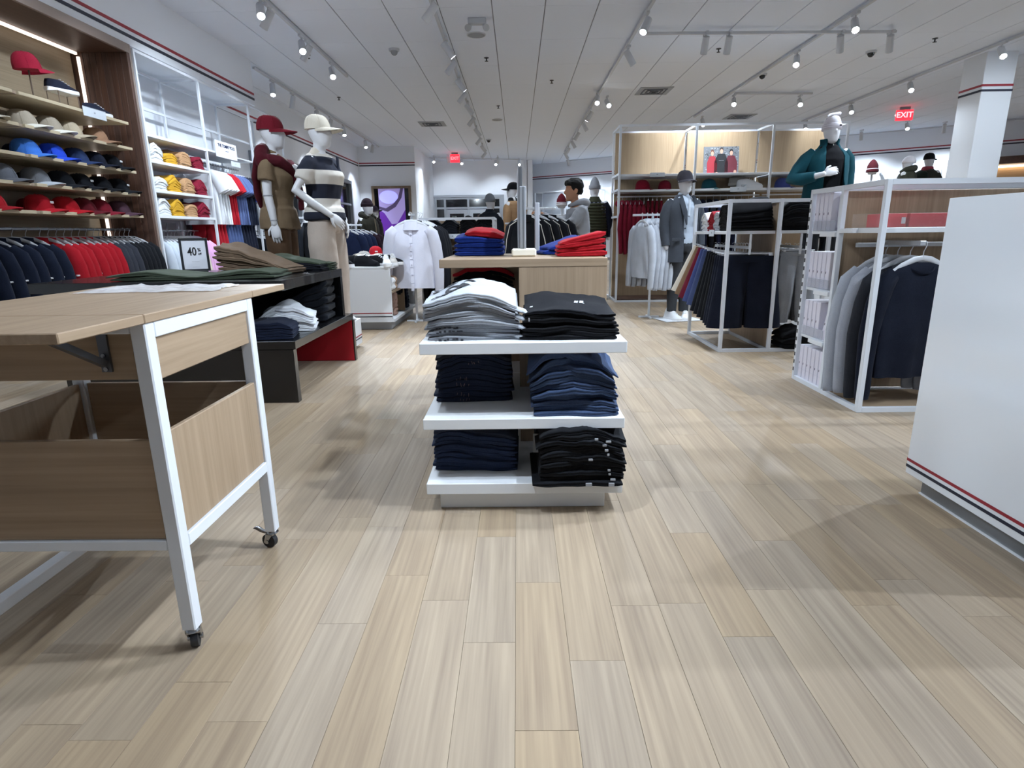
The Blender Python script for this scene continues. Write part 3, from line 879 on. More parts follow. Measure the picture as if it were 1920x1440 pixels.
def black_table():
    t = thing('nesting_table', 'long low black gloss table with a red inside, nearest of the two nested tables', 'table', (0, 0, 0))
    red = plain('a01020', .45)
    bx('top', BLACK_GLOSS, t, -2.78, -1.345, 3.50, 4.80, .335, .385, .002)
    bx('leg_panel', BLACK_GLOSS, t, -2.78, -1.36, 3.502, 3.555, 0, .3345, .002)
    l = bx('leg_panel', BLACK_GLOSS, t, -2.78, -1.335, 4.748, 4.80, 0, .3345, .002)
    part('red_lining', MB().box(-2.77, -1.345, 4.742, 4.7478, .004, .333), red, l)
    t2 = thing('nesting_table', 'upper black gloss table stacked behind the white shirt pile, carrying folded trousers', 'table', (0, 0, .385))
    bx('top', BLACK_GLOSS, t2, -2.86, -1.372, 3.46, 4.68, .305, .365, .002)
    bx('leg_panel', BLACK_GLOSS, t2, -2.86, -1.78, 3.56, 3.61, 0, .3045, .002)
    bx('leg_panel', BLACK_GLOSS, t2, -2.86, -1.372, 4.63, 4.68, 0, .3045, .002)
black_table()

def price_sign():
    t = thing('price_sign', 'black framed 40 percent price sign on the black table', 'sign', (-2.40, 4.48, .750), radians(20))
    w, h = .19, .245
    bx('base', plain('25272b', .5), t, -w / 2 + .02, w / 2 - .02, -.035, .035, 0, .008)
    for a in (0, 1):
        bx('frame_bar', plain('25272b', .4), t, -w / 2 if a == 0 else w / 2 - .016, -w / 2 + .016 if a == 0 else w / 2, -.008, .008, .004, h)
        bx('frame_bar', plain('25272b', .4), t, -w / 2 + .016, w / 2 - .016, -.008, .008, .004 if a == 0 else h - .016, .02 if a == 0 else h)
    bx('card', plain('dfe2ea', .4), t, -w / 2 + .016, w / 2 - .016, -.003, .003, .02, h - .016, 0)
    ink = plain('17181c', .5)
    inst('lettering', text_mesh('40', .085, .0005, .0012), ink, t, (-.015, -.004, .145), (pi / 2, 0, 0), (.72, 1, 1))
    inst('lettering', text_mesh('%', .034, .0005, .0006), ink, t, (.034, -.004, .158), (pi / 2, 0, 0))
    inst('lettering', text_mesh('off', .022, .0005, .0004), ink, t, (.035, -.004, .130), (pi / 2, 0, 0))
    inst('lettering', text_mesh('- - - - - -', .014, .0005, .0002), plain('8d9098', .5), t, (0, -.004, .075), (pi / 2, 0, 0))
    inst('lettering', text_mesh('- - - - - - - -', .010, .0005, .0002), plain('8d9098', .5), t, (0, -.004, .035), (pi / 2, 0, 0))
price_sign()

def shoe_table():
    t = thing('cubby_table', 'white display table with oak cubbies and red and navy stripe, covered in shoes', 'table', (0, 0, 0))
    x0, x1, y0, y1 = -2.45, -1.345, 6.32, 7.80
    bx('plinth', plain('9b9fa4', .5), t, x0 + .05, x1 - .03, y0 + .06, y1 - .05, 0, .085)
    bx('base_board', WHITE, t, x0, x1 + .02, y0, y1, .086, .12)
    bx('end_panel', WHITE, t, x0, x1, y0, y0 + .03, .121, .648)
    for z, m in ((.178, RED_TRIM), (.142, NAVY_TRIM)): bx('stripe', m, t, x0, x1, y0 - .002, y0 - .0003, z, z + .010, 0)
    bx('top', WHITE, t, x0, x1, y0, y1, .649, .672)
    bx('end_panel', WHITE, t, x0, x1, y1 - .03, y1, .121, .648)
    bx('back', OAK_Y, t, -1.90, -1.88, y0 + .031, y1 - .031, .121, .648)
    ym = (y0 + y1) / 2
    bx('divider', OAK_Z, t, -1.879, x1 - .002, ym - .014, ym + .014, .121, .648)
    bx('shelf', OAK_Y, t, -1.879, x1 - .002, y0 + .031, ym - .015, .385, .41)
    bx('shelf', OAK_Y, t, -1.879, x1 - .002, ym + .015, y1 - .031, .385, .41)
    price_holder(x1 + .002, 7.05, .655, 'white ticket on the edge of the shoe table', 'y', .10, .045)
    p = thing('mannequin_platform', 'low white striped platform under the two left mannequins', 'platform', (0, 0, 0))
    bx('deck', WHITE, p, -2.55, -1.45, 4.88, 5.42, .03, .26, .004)
    bx('plinth', plain('9b9fa4', .5), p, -2.5, -1.5, 4.93, 5.37, 0, .03)
    for z, m in ((.105, RED_TRIM), (.08, NAVY_TRIM)):
        bx('stripe', m, p, -1.4495, -1.448, 4.885, 5.415, z, z + .010, 0)
        bx('stripe', m, p, -2.545, -1.455, 4.8785, 4.8797, z, z + .010, 0)
shoe_table()

# ---- right side racks: white tube frames 1.24 m high with an oak panel inside
def right_rack():
    t = thing('floor_rack', 'white steel floor rack with oak panel holding boxed shirts and sweatshirts', 'rack', (0, 0, 0))
    xs, ys, zt = (1.90, 3.25), (3.19, 3.60, 3.97), 1.24
    posts = [(x, y, 0, zt) for x in xs for y in ys]
    rails = []
    for x in xs:
        for z in (.014, zt - .014): rails += [((x, ys[0] + .014, z), (x, ys[1] - .014, z)), ((x, ys[1] + .014, z), (x, ys[2] - .014, z))]
    for y in ys:
        for z in (.014, zt - .014): rails.append(((xs[0] + .014, y, z), (xs[1] - .014, y, z)))
    frame(t, posts, rails)
    bx('oak_panel', OAK_Z, t, 1.916, 3.234, 3.622, 3.640, .03, zt - .03)
    bx('shelf', WHITE, t, 1.915, 3.235, 3.24, 3.58, .972, 1.0)
    bx('shelf', WHITE, t, 1.88, 1.914, 3.44, 3.58, .972, .998)
    for k, z in enumerate((.985, .632, .322)):
        bx('shelf', WHITE, t, 1.90, 3.235, 3.645, 3.945, z - .018, z)
        bx('ledge', WHITE, t, 1.878, 1.899, 3.62, 3.80, z - .034, z - .006)
    bx('deck', OAK_X, t, 1.916, 3.234, 3.215, 3.955, .010, .022)
    # slotted upright strip at the rear post
    for k in range(22):
        bx('slot', plain('2a2c30', .6), t, 1.8845, 1.8858, 3.964, 3.978, .06 + k * .052, .085 + k * .052, 0)
    bx('clothes_rail', plain('b8bbc0', .35, .6), t, 2.12, 2.15, 3.21, 3.60, .905, .93)
    bx('clothes_rail', WHITE_METAL, t, 2.0, 3.235, 3.585, 3.605, .89, .915)
right_rack()

def mid_rack():
    t = thing('floor_rack', 'white steel floor rack of tees and shorts in the middle of the right side', 'rack', (0, 0, 0))
    xs, ys, zt = (1.70, 2.105, 2.51), (4.92, 5.84), 1.235
    posts = [(x, y, 0, zt) for x in xs for y in ys]
    rails = []
    for y in ys:
        for a, b_ in zip(xs, xs[1:]):
            for z in (.014, zt - .014): rails.append(((a + .014, y, z), (b_ - .014, y, z)))
    for x in xs:
        for z in (.014, zt - .014): rails.append(((x, ys[0] + .014, z), (x, ys[1] - .014, z)))
    frame(t, posts, rails)
    bx('oak_panel', OAK_Z, t, 2.098, 2.112, 4.936, 5.824, .03, zt - .03)
    bx('shelf', WHITE, t, 1.695, 2.096, 4.96, 5.81, .965, .99)
    bx('shelf', WHITE, t, 2.114, 2.515, 4.96, 5.81, .965, .99)
    for x in (1.90, 2.31): bx('clothes_rail', WHITE_METAL, t, x - .012, x + .012, 4.96, 5.81, .845, .868)
    for x in (1.90, 2.31): bx('rail_bracket', WHITE_METAL, t, x - .008, x + .008, 4.955, 4.971, .80, .964)
    bx('deck', OAK_Y, t, 2.114, 2.50, 4.94, 5.82, .008, .02)
    price_holder(1.693, 5.30, .975, 'white ticket on the front of the middle rack shelf', 'y', .12, .05).rotation_euler = (0, 0, -pi / 2)
mid_rack()

def back_unit():
    t = thing('tall_shelving', 'tall white steel shelving with oak back carrying a poster and caps', 'shelving', (0, 0, 0))
    xs, zt = (1.425, 2.46, 3.50, 4.50), 2.40
    yf, yb = 8.64, 9.22
    posts = [(x, y, 0, zt) for x in xs for y in (yf, yb)]
    rails = []
    for y in (yf, yb):
        for a, b_ in zip(xs, xs[1:]):
            rails.append(((a + .015, y, zt - .015), (b_ - .015, y, zt - .015)))
            rails.append(((a + .015, y, .015), (b_ - .015, y, .015)))
    for x in xs:
        for z in (.015, zt - .015): rails.append(((x, yf + .015, z), (x, yb - .015, z)))
    for z in (1.765, 1.56, 1.20): rails.append(((1.425, yf + .015, z), (1.425, yb - .015, z)))
    frame(t, posts, rails, .03)
    for a, b_ in zip(xs, xs[1:]):
        bx('oak_panel', wood('a08a6f', '8d785f', 'Z'), t, a + .018, b_ - .018, 9.165, 9.19, .03, zt - .03)
        for z in (1.765, 1.56): bx('shelf', WHITE, t, a + .018, b_ - .018, yf + .02, 9.16, z - .03, z)
        bx('clothes_rail', WHITE_METAL, t, a + .018, b_ - .018, 8.90, 8.92, 1.47, 1.49)
    bx('deck', WALNUT_Y, t, 1.44, 4.48, yf + .03, 9.16, .03, .045)
    price_holder(1.95, yf + .012, 1.752, 'white ticket on the upper shelf over the maroon cap', 'x', .20, .05)
    price_holder(3.08, yf + .012, 1.545, 'white ticket on the lower shelf under the sneakers', 'x', .22, .06)
    # poster: three people in red and black winter clothes before grey foliage (flat print)
    p = thing('poster', 'mounted photo poster of three people in red and black clothing on the tall shelving', 'poster', (2.93, 8.98, 1.766), 0)
    p.rotation_euler = (radians(-6), 0, 0)
    bx('board', plain('5d6064', .7), p, -.25, .25, -.006, .006, 0, .385, 0)
    rnd = random.Random(5)
    g = MB()
    for k in range(120):
        x, z = -.24 + rnd.random() * .47, .01 + rnd.random() * .36
        a, b_ = .008 + rnd.random() * .02, .006 + rnd.random() * .02
        g.add([(x, -.0066, z), (x + a, -.0066, z + b_ * .4), (x + a * .4, -.0066, z + b_)], [(0, 1, 2)])
    part('foliage_print', g, plain('8d9092', .7), p)
    g = MB()
    for k in range(90):
        x, z = -.24 + rnd.random() * .47, .14 + rnd.random() * .235
        a, b_ = .008 + rnd.random() * .02, .006 + rnd.random() * .02
        g.add([(x, -.0068, z), (x + a, -.0068, z + b_ * .4), (x + a * .4, -.0068, z + b_)], [(0, 1, 2)])
    part('foliage_print', g, plain('2e3032', .7), p)
    def blob(pts, y, m, nm): part(nm, MB().add([(x, y, z) for x, z in pts], [list(range(len(pts)))]), m, p)
    def oval(cx, cz, rx, rz, n=14): return [(cx + rx * cos(2 * pi * k / n), cz + rz * sin(2 * pi * k / n)) for k in range(n)]
    skin = plain('b98d77', .7); red = plain('8a1c27', .7); mar = plain('551420', .7); blk = plain('0f1013', .7)
    for cx, top, w, m, hair in ((-.13, .26, .07, red, plain('5a3322', .7)), (0.0, .29, .095, blk, plain('2a211e', .7)), (.14, .265, .085, mar, blk)):
        blob([(cx - w, .004), (cx - w * 1.05, top * .62), (cx - w * .55, top - .005), (cx + w * .55, top - .005), (cx + w * 1.05, top * .62), (cx + w, .004)], -.0072, m, 'figure_print')
        blob(oval(cx, top + .048, .027, .040), -.0074, hair, 'figure_print')
        blob(oval(cx, top + .030, .022, .032), -.0076, skin, 'figure_print')
    blob(oval(-.06, .02, .02, .018), -.0078, skin, 'figure_print'); blob(oval(.20, .04, .02, .025), -.0078, skin, 'figure_print')
    inst('lettering', text_mesh('- - - -', .03, .0001, .0004), plain('b9bbc0', .6), p, (0, -.0079, .20), (pi / 2, 0, 0))
back_unit()

def near_gondola():
    t = thing('white_gondola', 'large plain white display end at right with red and navy stripe', 'display', (0, 0, 0))
    x0, x1, y0, y1 = 1.50, 2.9, 1.44, 2.155
    bx('panel', GLOSS_WHITE, t, x0, x1, y0, y1, .078, 1.096, .002)
    bx('plinth', plain('84888d', .5), t, x0 + .05, x1 - .05, y0 + .05, y1 - .03, .006, .0778)
    bx('floor_trim', WHITE, t, x0 + .046, x1 - .046, y0 + .046, y1 - .026, 0, .006, 0)
    for z, m in ((.128, RED_TRIM), (.104, NAVY_TRIM)): bx('stripe', m, t, x0 - .0012, x0 - .0002, y0, y1, z, z + .011, 0)
near_gondola()

def back_left_rack():
    t = thing('floor_rack', 'white steel floor rack behind the centre display with stacks of black clothes', 'rack', (0, 0, 0))
    xs, ys, zt = (-1.14, -.275), (7.2, 8.0), 1.185
    posts = [(x, y, 0, zt) for x in xs for y in ys]
    rails = []
    for y in ys:
        for z in (.014, zt - .014): rails.append(((xs[0] + .014, y, z), (xs[1] - .014, y, z)))
    for x in xs:
        for z in (.014, zt - .014): rails.append(((x, ys[0] + .014, z), (x, ys[1] - .014, z)))
    frame(t, posts, rails)
    bx('shelf', WHITE, t, xs[0] + .016, xs[1] - .016, 7.19, 7.60, .955, .985)
    bx('oak_panel', OAK_Z, t, xs[0] + .016, xs[1] - .016, 7.61, 7.625, .03, zt - .03)
    bx('clothes_rail', WHITE_METAL, t, xs[0] + .016, xs[1] - .016, 7.40, 7.42, .84, .86)
    for k in range(12): bx('slot', plain('2a2c30', .6), t, xs[1] + .0142, xs[1] + .0152, 7.19, 7.202, .5 + k * .052, .525 + k * .052, 0)
    price_holder(-.76, 7.188, .970, 'white ticket on the shelf below the black folded stacks', 'x', .19, .05)
back_left_rack()

def t_stand(name, label, x, y, z, w=.5, along='x', rz=0.0, ft=.22):
    t = thing(name, label, 'stand', (x, y, 0), rz)
    s = .024
    bx('upright', WHITE_METAL, t, -s / 2, s / 2, -s / 2, s / 2, .02, z, .002)
    bx('arm', WHITE_METAL, t, -w / 2, w / 2, -s / 2, s / 2, z, z + s, .002)
    bx('foot', WHITE_METAL, t, -ft, ft, -s / 2, s / 2, 0, .02, .002)
    bx('foot', WHITE_METAL, t, -s / 2, s / 2, -ft, ft, 0, .019, .002)
    return t
t_stand('clothes_stand', 'white T shaped stand with light grey hoodies by the suited mannequin', 1.56, 7.05, 1.165, .46, ft=.12)
t_stand('clothes_stand', 'white T shaped stand carrying the white dress shirt', -1.19, 6.95, 1.20, .30, rz=pi / 2, ft=.12)
t_stand('clothes_stand', 'white stand with black track jackets in front of the person', .24, 6.55, 1.235, .40, rz=.5)
t_stand('clothes_stand', 'white stand with dark grey coats right of the black stacks', .14, 8.75, 1.12, .62, rz=.1)
t_stand('clothes_stand', 'white stand with dark jackets left of the striped shirt mannequin', -2.78, 8.2, 1.22, .60, rz=.5)
t_stand('clothes_stand', 'white stand with navy jackets right of the striped shirt mannequin', -2.35, 8.9, 1.13, .5, rz=1.1)

def edge_signs():
    t = thing('sign_holder', 'grey sign panel seen edge-on standing in a white block on the centre display', 'sign', (.030, 2.70, .898))
    bx('block', plain('e6e2d4', .45), t, -.054, .054, -.05, .05, 0, .034, .006)
    bx('panel', plain('8c9096', .35), t, -.018, .010, -.045, .17, .034, .295, .003)
    bx('edge_strip', plain('5f6368', .35), t, -.0035, .0005, -.0465, -.045, .034, .293, .0005)
    t = thing('sign_holder', 'tall dark sign panel seen edge-on behind the grey one', 'sign', (.020, 3.9, 0), .03)
    bx('base', plain('d8dade', .5), t, -.14, .14, -.14, .14, 0, .02, .004)
    bx('pole', plain('6c7076', .4), t, -.012, .012, -.012, .012, .02, .9, .002)
    bx('panel', plain('6c7076', .4), t, -.012, .012, -.14, .14, .90, 1.385, .003)
    t = thing('sign_holder', 'slim white sign panel seen edge-on beside the black jackets', 'sign', (.098, 2.98, .898), -.02)
    bx('base', WHITE, t, -.02, .02, -.05, .05, 0, .008, .002)
    bx('panel', plain('b3b8c0', .4), t, -.011, .011, -.05, .05, .008, .24, .003)
edge_signs()

def screen():
    t = thing('video_screen', 'wood framed video screen showing a purple garment on the far pilaster', 'screen', (-3.62, 18.4, 0))
    x0, x1, z0, z1 = -.60, .42, .55, 2.32
    fm = wood('7b6a58', '66574a', 'Z')
    bx('frame_bar', fm, t, x0 - .07, x0, -.09, 0, z0 - .07, z1 + .07); bx('frame_bar', fm, t, x1, x1 + .07, -.09, 0, z0 - .07, z1 + .07)
    bx('frame_bar', fm, t, x0, x1, -.09, 0, z1, z1 + .07); bx('frame_bar', fm, t, x0, x1, -.09, 0, z0 - .07, z0)
    bx('display_panel', plain('08080a', .1), t, x0, x1, -.05, -.01, z0, z1, 0)
    a, b_ = x0 + .12, x1 - .12
    def poly(pts, y, m, nm='picture'): part(nm, MB().add([(x, y, z) for x, z in pts], [list(range(len(pts)))]), m, t)
    poly([(a, z0), (b_, z0), (b_, z1), (a, z1)], -.052, glow('5a2390', .30))
    poly([(a, 1.72), (a + .15, 1.62), (a + .35, 1.30), (a + .52, 1.32), (b_, 1.72), (b_, z1), (a, z1)], -.0525, glow('9a8cc4', .30))
    poly([(a + .3 + .28 * cos(2 * pi * k / 20), 2.08 + .19 * sin(2 * pi * k / 20)) for k in range(20)], -.053, glow('a8a8ff', .60))
    poly([(a, 1.74), (a + .25, 1.66), (a + .5, 1.80), (a + .68, 2.05), (a + .75, z1), (a + .66, z1), (a + .58, 2.05), (a + .42, 1.88), (a + .2, 1.76), (a, 1.82)], -.0535, glow('4a3d60', .22))
screen()

def right_wall_units():
    """white backlit frames and an oak cabinet along the diagonal wall, seen over the racks"""
    d = Vector((13.0, -9.15, 0)).normalized()
    ang = atan2(d.y, d.x)
    t = thing('tall_rack', 'white steel wall rack along the diagonal wall seen over the tall shelving', 'rack', (1.0, 23.45, 0), ang)
    posts, rails = [], []
    for k in range(7):
        x = k * 1.3
        posts += [(x, -.55, 0, 2.45), (x, -.06, 0, 2.45)]
        rails.append(((x, -.54, 2.435), (x, -.07, 2.435)))
        if k < 6:
            for z in (2.435, 1.45): rails += [((x + .015, -.55, z), (x + 1.285, -.55, z))]
            bx('shelf', WHITE, t, x + .02, x + 1.28, -.53, -.08, 1.60, 1.64)
            bx('back_panel', BACKPANEL, t, x + .02, x + 1.28, -.05, -.03, .1, 2.40)
    frame(t, posts, rails, .05)
    t = thing('tall_rack', 'white steel wall rack right of the teal jacket mannequin on the diagonal wall', 'rack', (7.75, 18.72, 0), ang)
    posts, rails = [], []
    for k in range(4):
        x = k * 1.35
        posts += [(x, -.55, 0, 2.45), (x, -.06, 0, 2.45)]
        rails.append(((x, -.54, 2.435), (x, -.07, 2.435)))
        if k < 3:
            for z in (2.435,): rails += [((x + .015, -.55, z), (x + 1.335, -.55, z))]
            bx('shelf', WHITE, t, x + .02, x + 1.33, -.53, -.08, 1.60, 1.64)
            bx('back_panel', BACKPANEL, t, x + .02, x + 1.33, -.05, -.03, .1, 2.40)
    frame(t, posts, rails, .05)
    t = thing('display_cabinet', 'walnut framed oak wall cabinet with warm light behind the square column', 'cabinet', (11.17, 16.31, 0), ang)
    L = 3.1
    bx('jamb', WALNUT_Y, t, 0, .18, -.6, -.02, 0, 2.62); bx('jamb', WALNUT_Y, t, L - .18, L, -.6, -.02, 0, 2.62)
    bx('fascia', WALNUT_Y, t, .18, L - .18, -.6, -.02, 2.45, 2.62)
    bx('back_panel', wood('b89d7b', 'a68c6b', 'X'), t, .18, L - .18, -.06, -.03, 0, 2.45)
    bx('light_strip', glow('ffe3c4', 5.0), t, .19, .23, -.14, -.10, .4, 2.40, .001); bx('light_strip', glow('ffe3c4', 5.0), t, .24, L - .24, -.14, -.10, 2.40, 2.44, .001)
    for z in (1.75, 1.35): bx('shelf', PALE_Y, t, .2, L - .2, -.58, -.08, z - .03, z)
right_wall_units()
# ------------------------------------------------------------------ folded garments
class Stack:
    """folded garments piled one by one; every garment is moulded on the surface of the one below"""
    def __init__(s, x, y, z, w, d, rz=0.0, seed=0, nx=16, ny=8):
        s.x, s.y, s.z, s.w, s.d, s.rz = x, y, z, w, d, rz
        s.nx, s.ny = nx, ny
        s.Hh = np.zeros((nx + 1, ny + 1))
        s.rnd = random.Random(seed); s.seed = seed; s.k = 0; s.marks = set()
    def mark(s, label): s.marks.add('%s|%s|%s' % (label, s.x, s.y)); return True
    def lay(s, name, t, m, label, cat, group=None, amp=None, plies=2, jit=.008, rough=.25, w=1.0, d=1.0, dx=0.0, dy=0.0, turn=0.0, puff=1.0, ragged=0.0):
        nx, ny, rnd = s.nx, s.ny, s.rnd
        w_, d_ = s.w * w * (1 + rnd.uniform(-.015, .015)), s.d * d * (1 + rnd.uniform(-.015, .015))
        ox, oy = dx + rnd.uniform(-jit, jit), dy + rnd.uniform(-jit, jit)
        s.k += 1
        if group and s.k <= 15: label = nth(label, 'from bottom') if '%s|%s|%s' % (label, s.x, s.y) in s.marks or s.mark(label) else label
        sd = s.seed * 5.1 + s.k * 3.3
        U = np.linspace(0, 1, nx + 1); V = np.linspace(0, 1, ny + 1)
        T = np.zeros((nx + 1, ny + 1)); B = s.Hh.copy()
        for i, u in enumerate(U):
            for j, v in enumerate(V):
                a = 1 + rough * noise.noise((u * 3.1 + sd, v * 2.3, sd)) + rough * .4 * noise.noise((u * 9 + sd, v * 6, sd * 2))
                if amp: a *= amp(u, v)
                T[i, j] = t * max(.35, a)
        base0 = float(B.mean())
        rings = []
        def pos(u, v): return (u - .5) * w_ + ox, (v - .5) * d_ + oy
        for i, u in enumerate(U):
            e = .45 + .55 * (1 - abs(2 * u - 1) ** 7)
            rg = ragged * noise.noise((u * 2 + sd, sd, 1.7)) if ragged else 0
            fr = .006 * noise.noise((u * 5 + sd, 2.2, sd))
            ring = []
            for j in range(ny, -1, -1):
                x, y = pos(u, V[j]); ring.append((x, y + (fr if j == 0 else 0), B[i, j] - base0 + (T[i, j] * (1 - e) * .5)))
            th = T[i, 0] * e; zb = B[i, 0] - base0 + T[i, 0] * (1 - e) * .5
            x, y = pos(u, 0)
            for k in range(plies):
                r = th / plies / 2
                for a in (-55, 0, 55):
                    ring.append((x, y + fr + rg * .3 - r * puff * (.25 + cos(radians(a))), zb + (k + .5) * th / plies + r * .93 * sin(radians(a))))
            for j in range(0, ny + 1):
                x, y = pos(u, V[j]); ring.append((x, y + (fr if j == 0 else 0), zb * 0 + B[i, j] - base0 + T[i, j] * (1 - e) * .5 + T[i, j] * e))
            rings.append(ring)
        mb = MB().loops(rings)
        me = mb.mesh(name, 75)
        o = inst(name, me, m, None, (s.x, s.y, s.z + base0), (0, 0, s.rz + turn))
        tag(o, label, cat, group)
        s.Hh = B + T * .985
        s.last = (o, w_, d_, ox, oy, base0)
        return o
    def top(s, u, v):
        fi, fj = min(max(u, 0), .9999) * s.nx, min(max(v, 0), .9999) * s.ny
        i, j = int(fi), int(fj); a, b_ = fi - i, fj - j
        h = s.Hh
        return (h[i, j] * (1 - a) * (1 - b_) + h[i + 1, j] * a * (1 - b_) + h[i, j + 1] * (1 - a) * b_ + h[i + 1, j + 1] * a * b_)
    def print_on(s, txt, size, u, v, rot, m, name='printed_lettering', bold=.002, sx=1.0):
        """lettering printed on the uppermost garment, following its surface"""
        o, w_, d_, ox, oy, base0 = s.last
        me = text_mesh(txt, size, .0004, bold)
        bm = bmesh.new(); bm.from_mesh(me)
        bmesh.ops.subdivide_edges(bm, edges=[e for e in bm.edges if e.calc_length() > .012], cuts=2)
        bmesh.ops.triangulate(bm, faces=bm.faces)
        for vt in bm.verts:
            x, y = vt.co.x * sx, vt.co.y
            X = x * cos(rot) - y * sin(rot) + (u - .5) * w_ + ox; Y = x * sin(rot) + y * cos(rot) + (v - .5) * d_ + oy
            vt.co = (X, Y, s.top((X - ox) / w_ + .5, (Y - oy) / d_ + .5) / .985 * .992 - base0 + .0022 + vt.co.z)
        bm.to_mesh(me); bm.free()
        return inst(name, me, m, o)
    def tag_strip(s, u, z, w, h, m, parent):
        """small sewn or hanging tag on the front edge"""
        o, w_, d_, ox, oy, base0 = s.last
        return part('tag', MB().box((u - .5) * w_ + ox - w / 2, (u - .5) * w_ + ox + w / 2, -d_ / 2 + oy - .018, -d_ / 2 + oy - .012, z, z + h, .0006), m, parent)

GREYTEE = fabric('8b8f96'); GREYDK = fabric('8f939b'); BLACKC = fabric('0d0e12', .3); NAVYJ = fabric('1c2436', .25); NAVYJ2 = fabric('222d45', .25)
BLUEJ = fabric('3a4a68', .22); BLUEJ2 = fabric('34435f', .22); CHARC = fabric('23252b', .2); NAVYC = fabric('171e31', .2)
TAGM = plain('8d9096', .5)

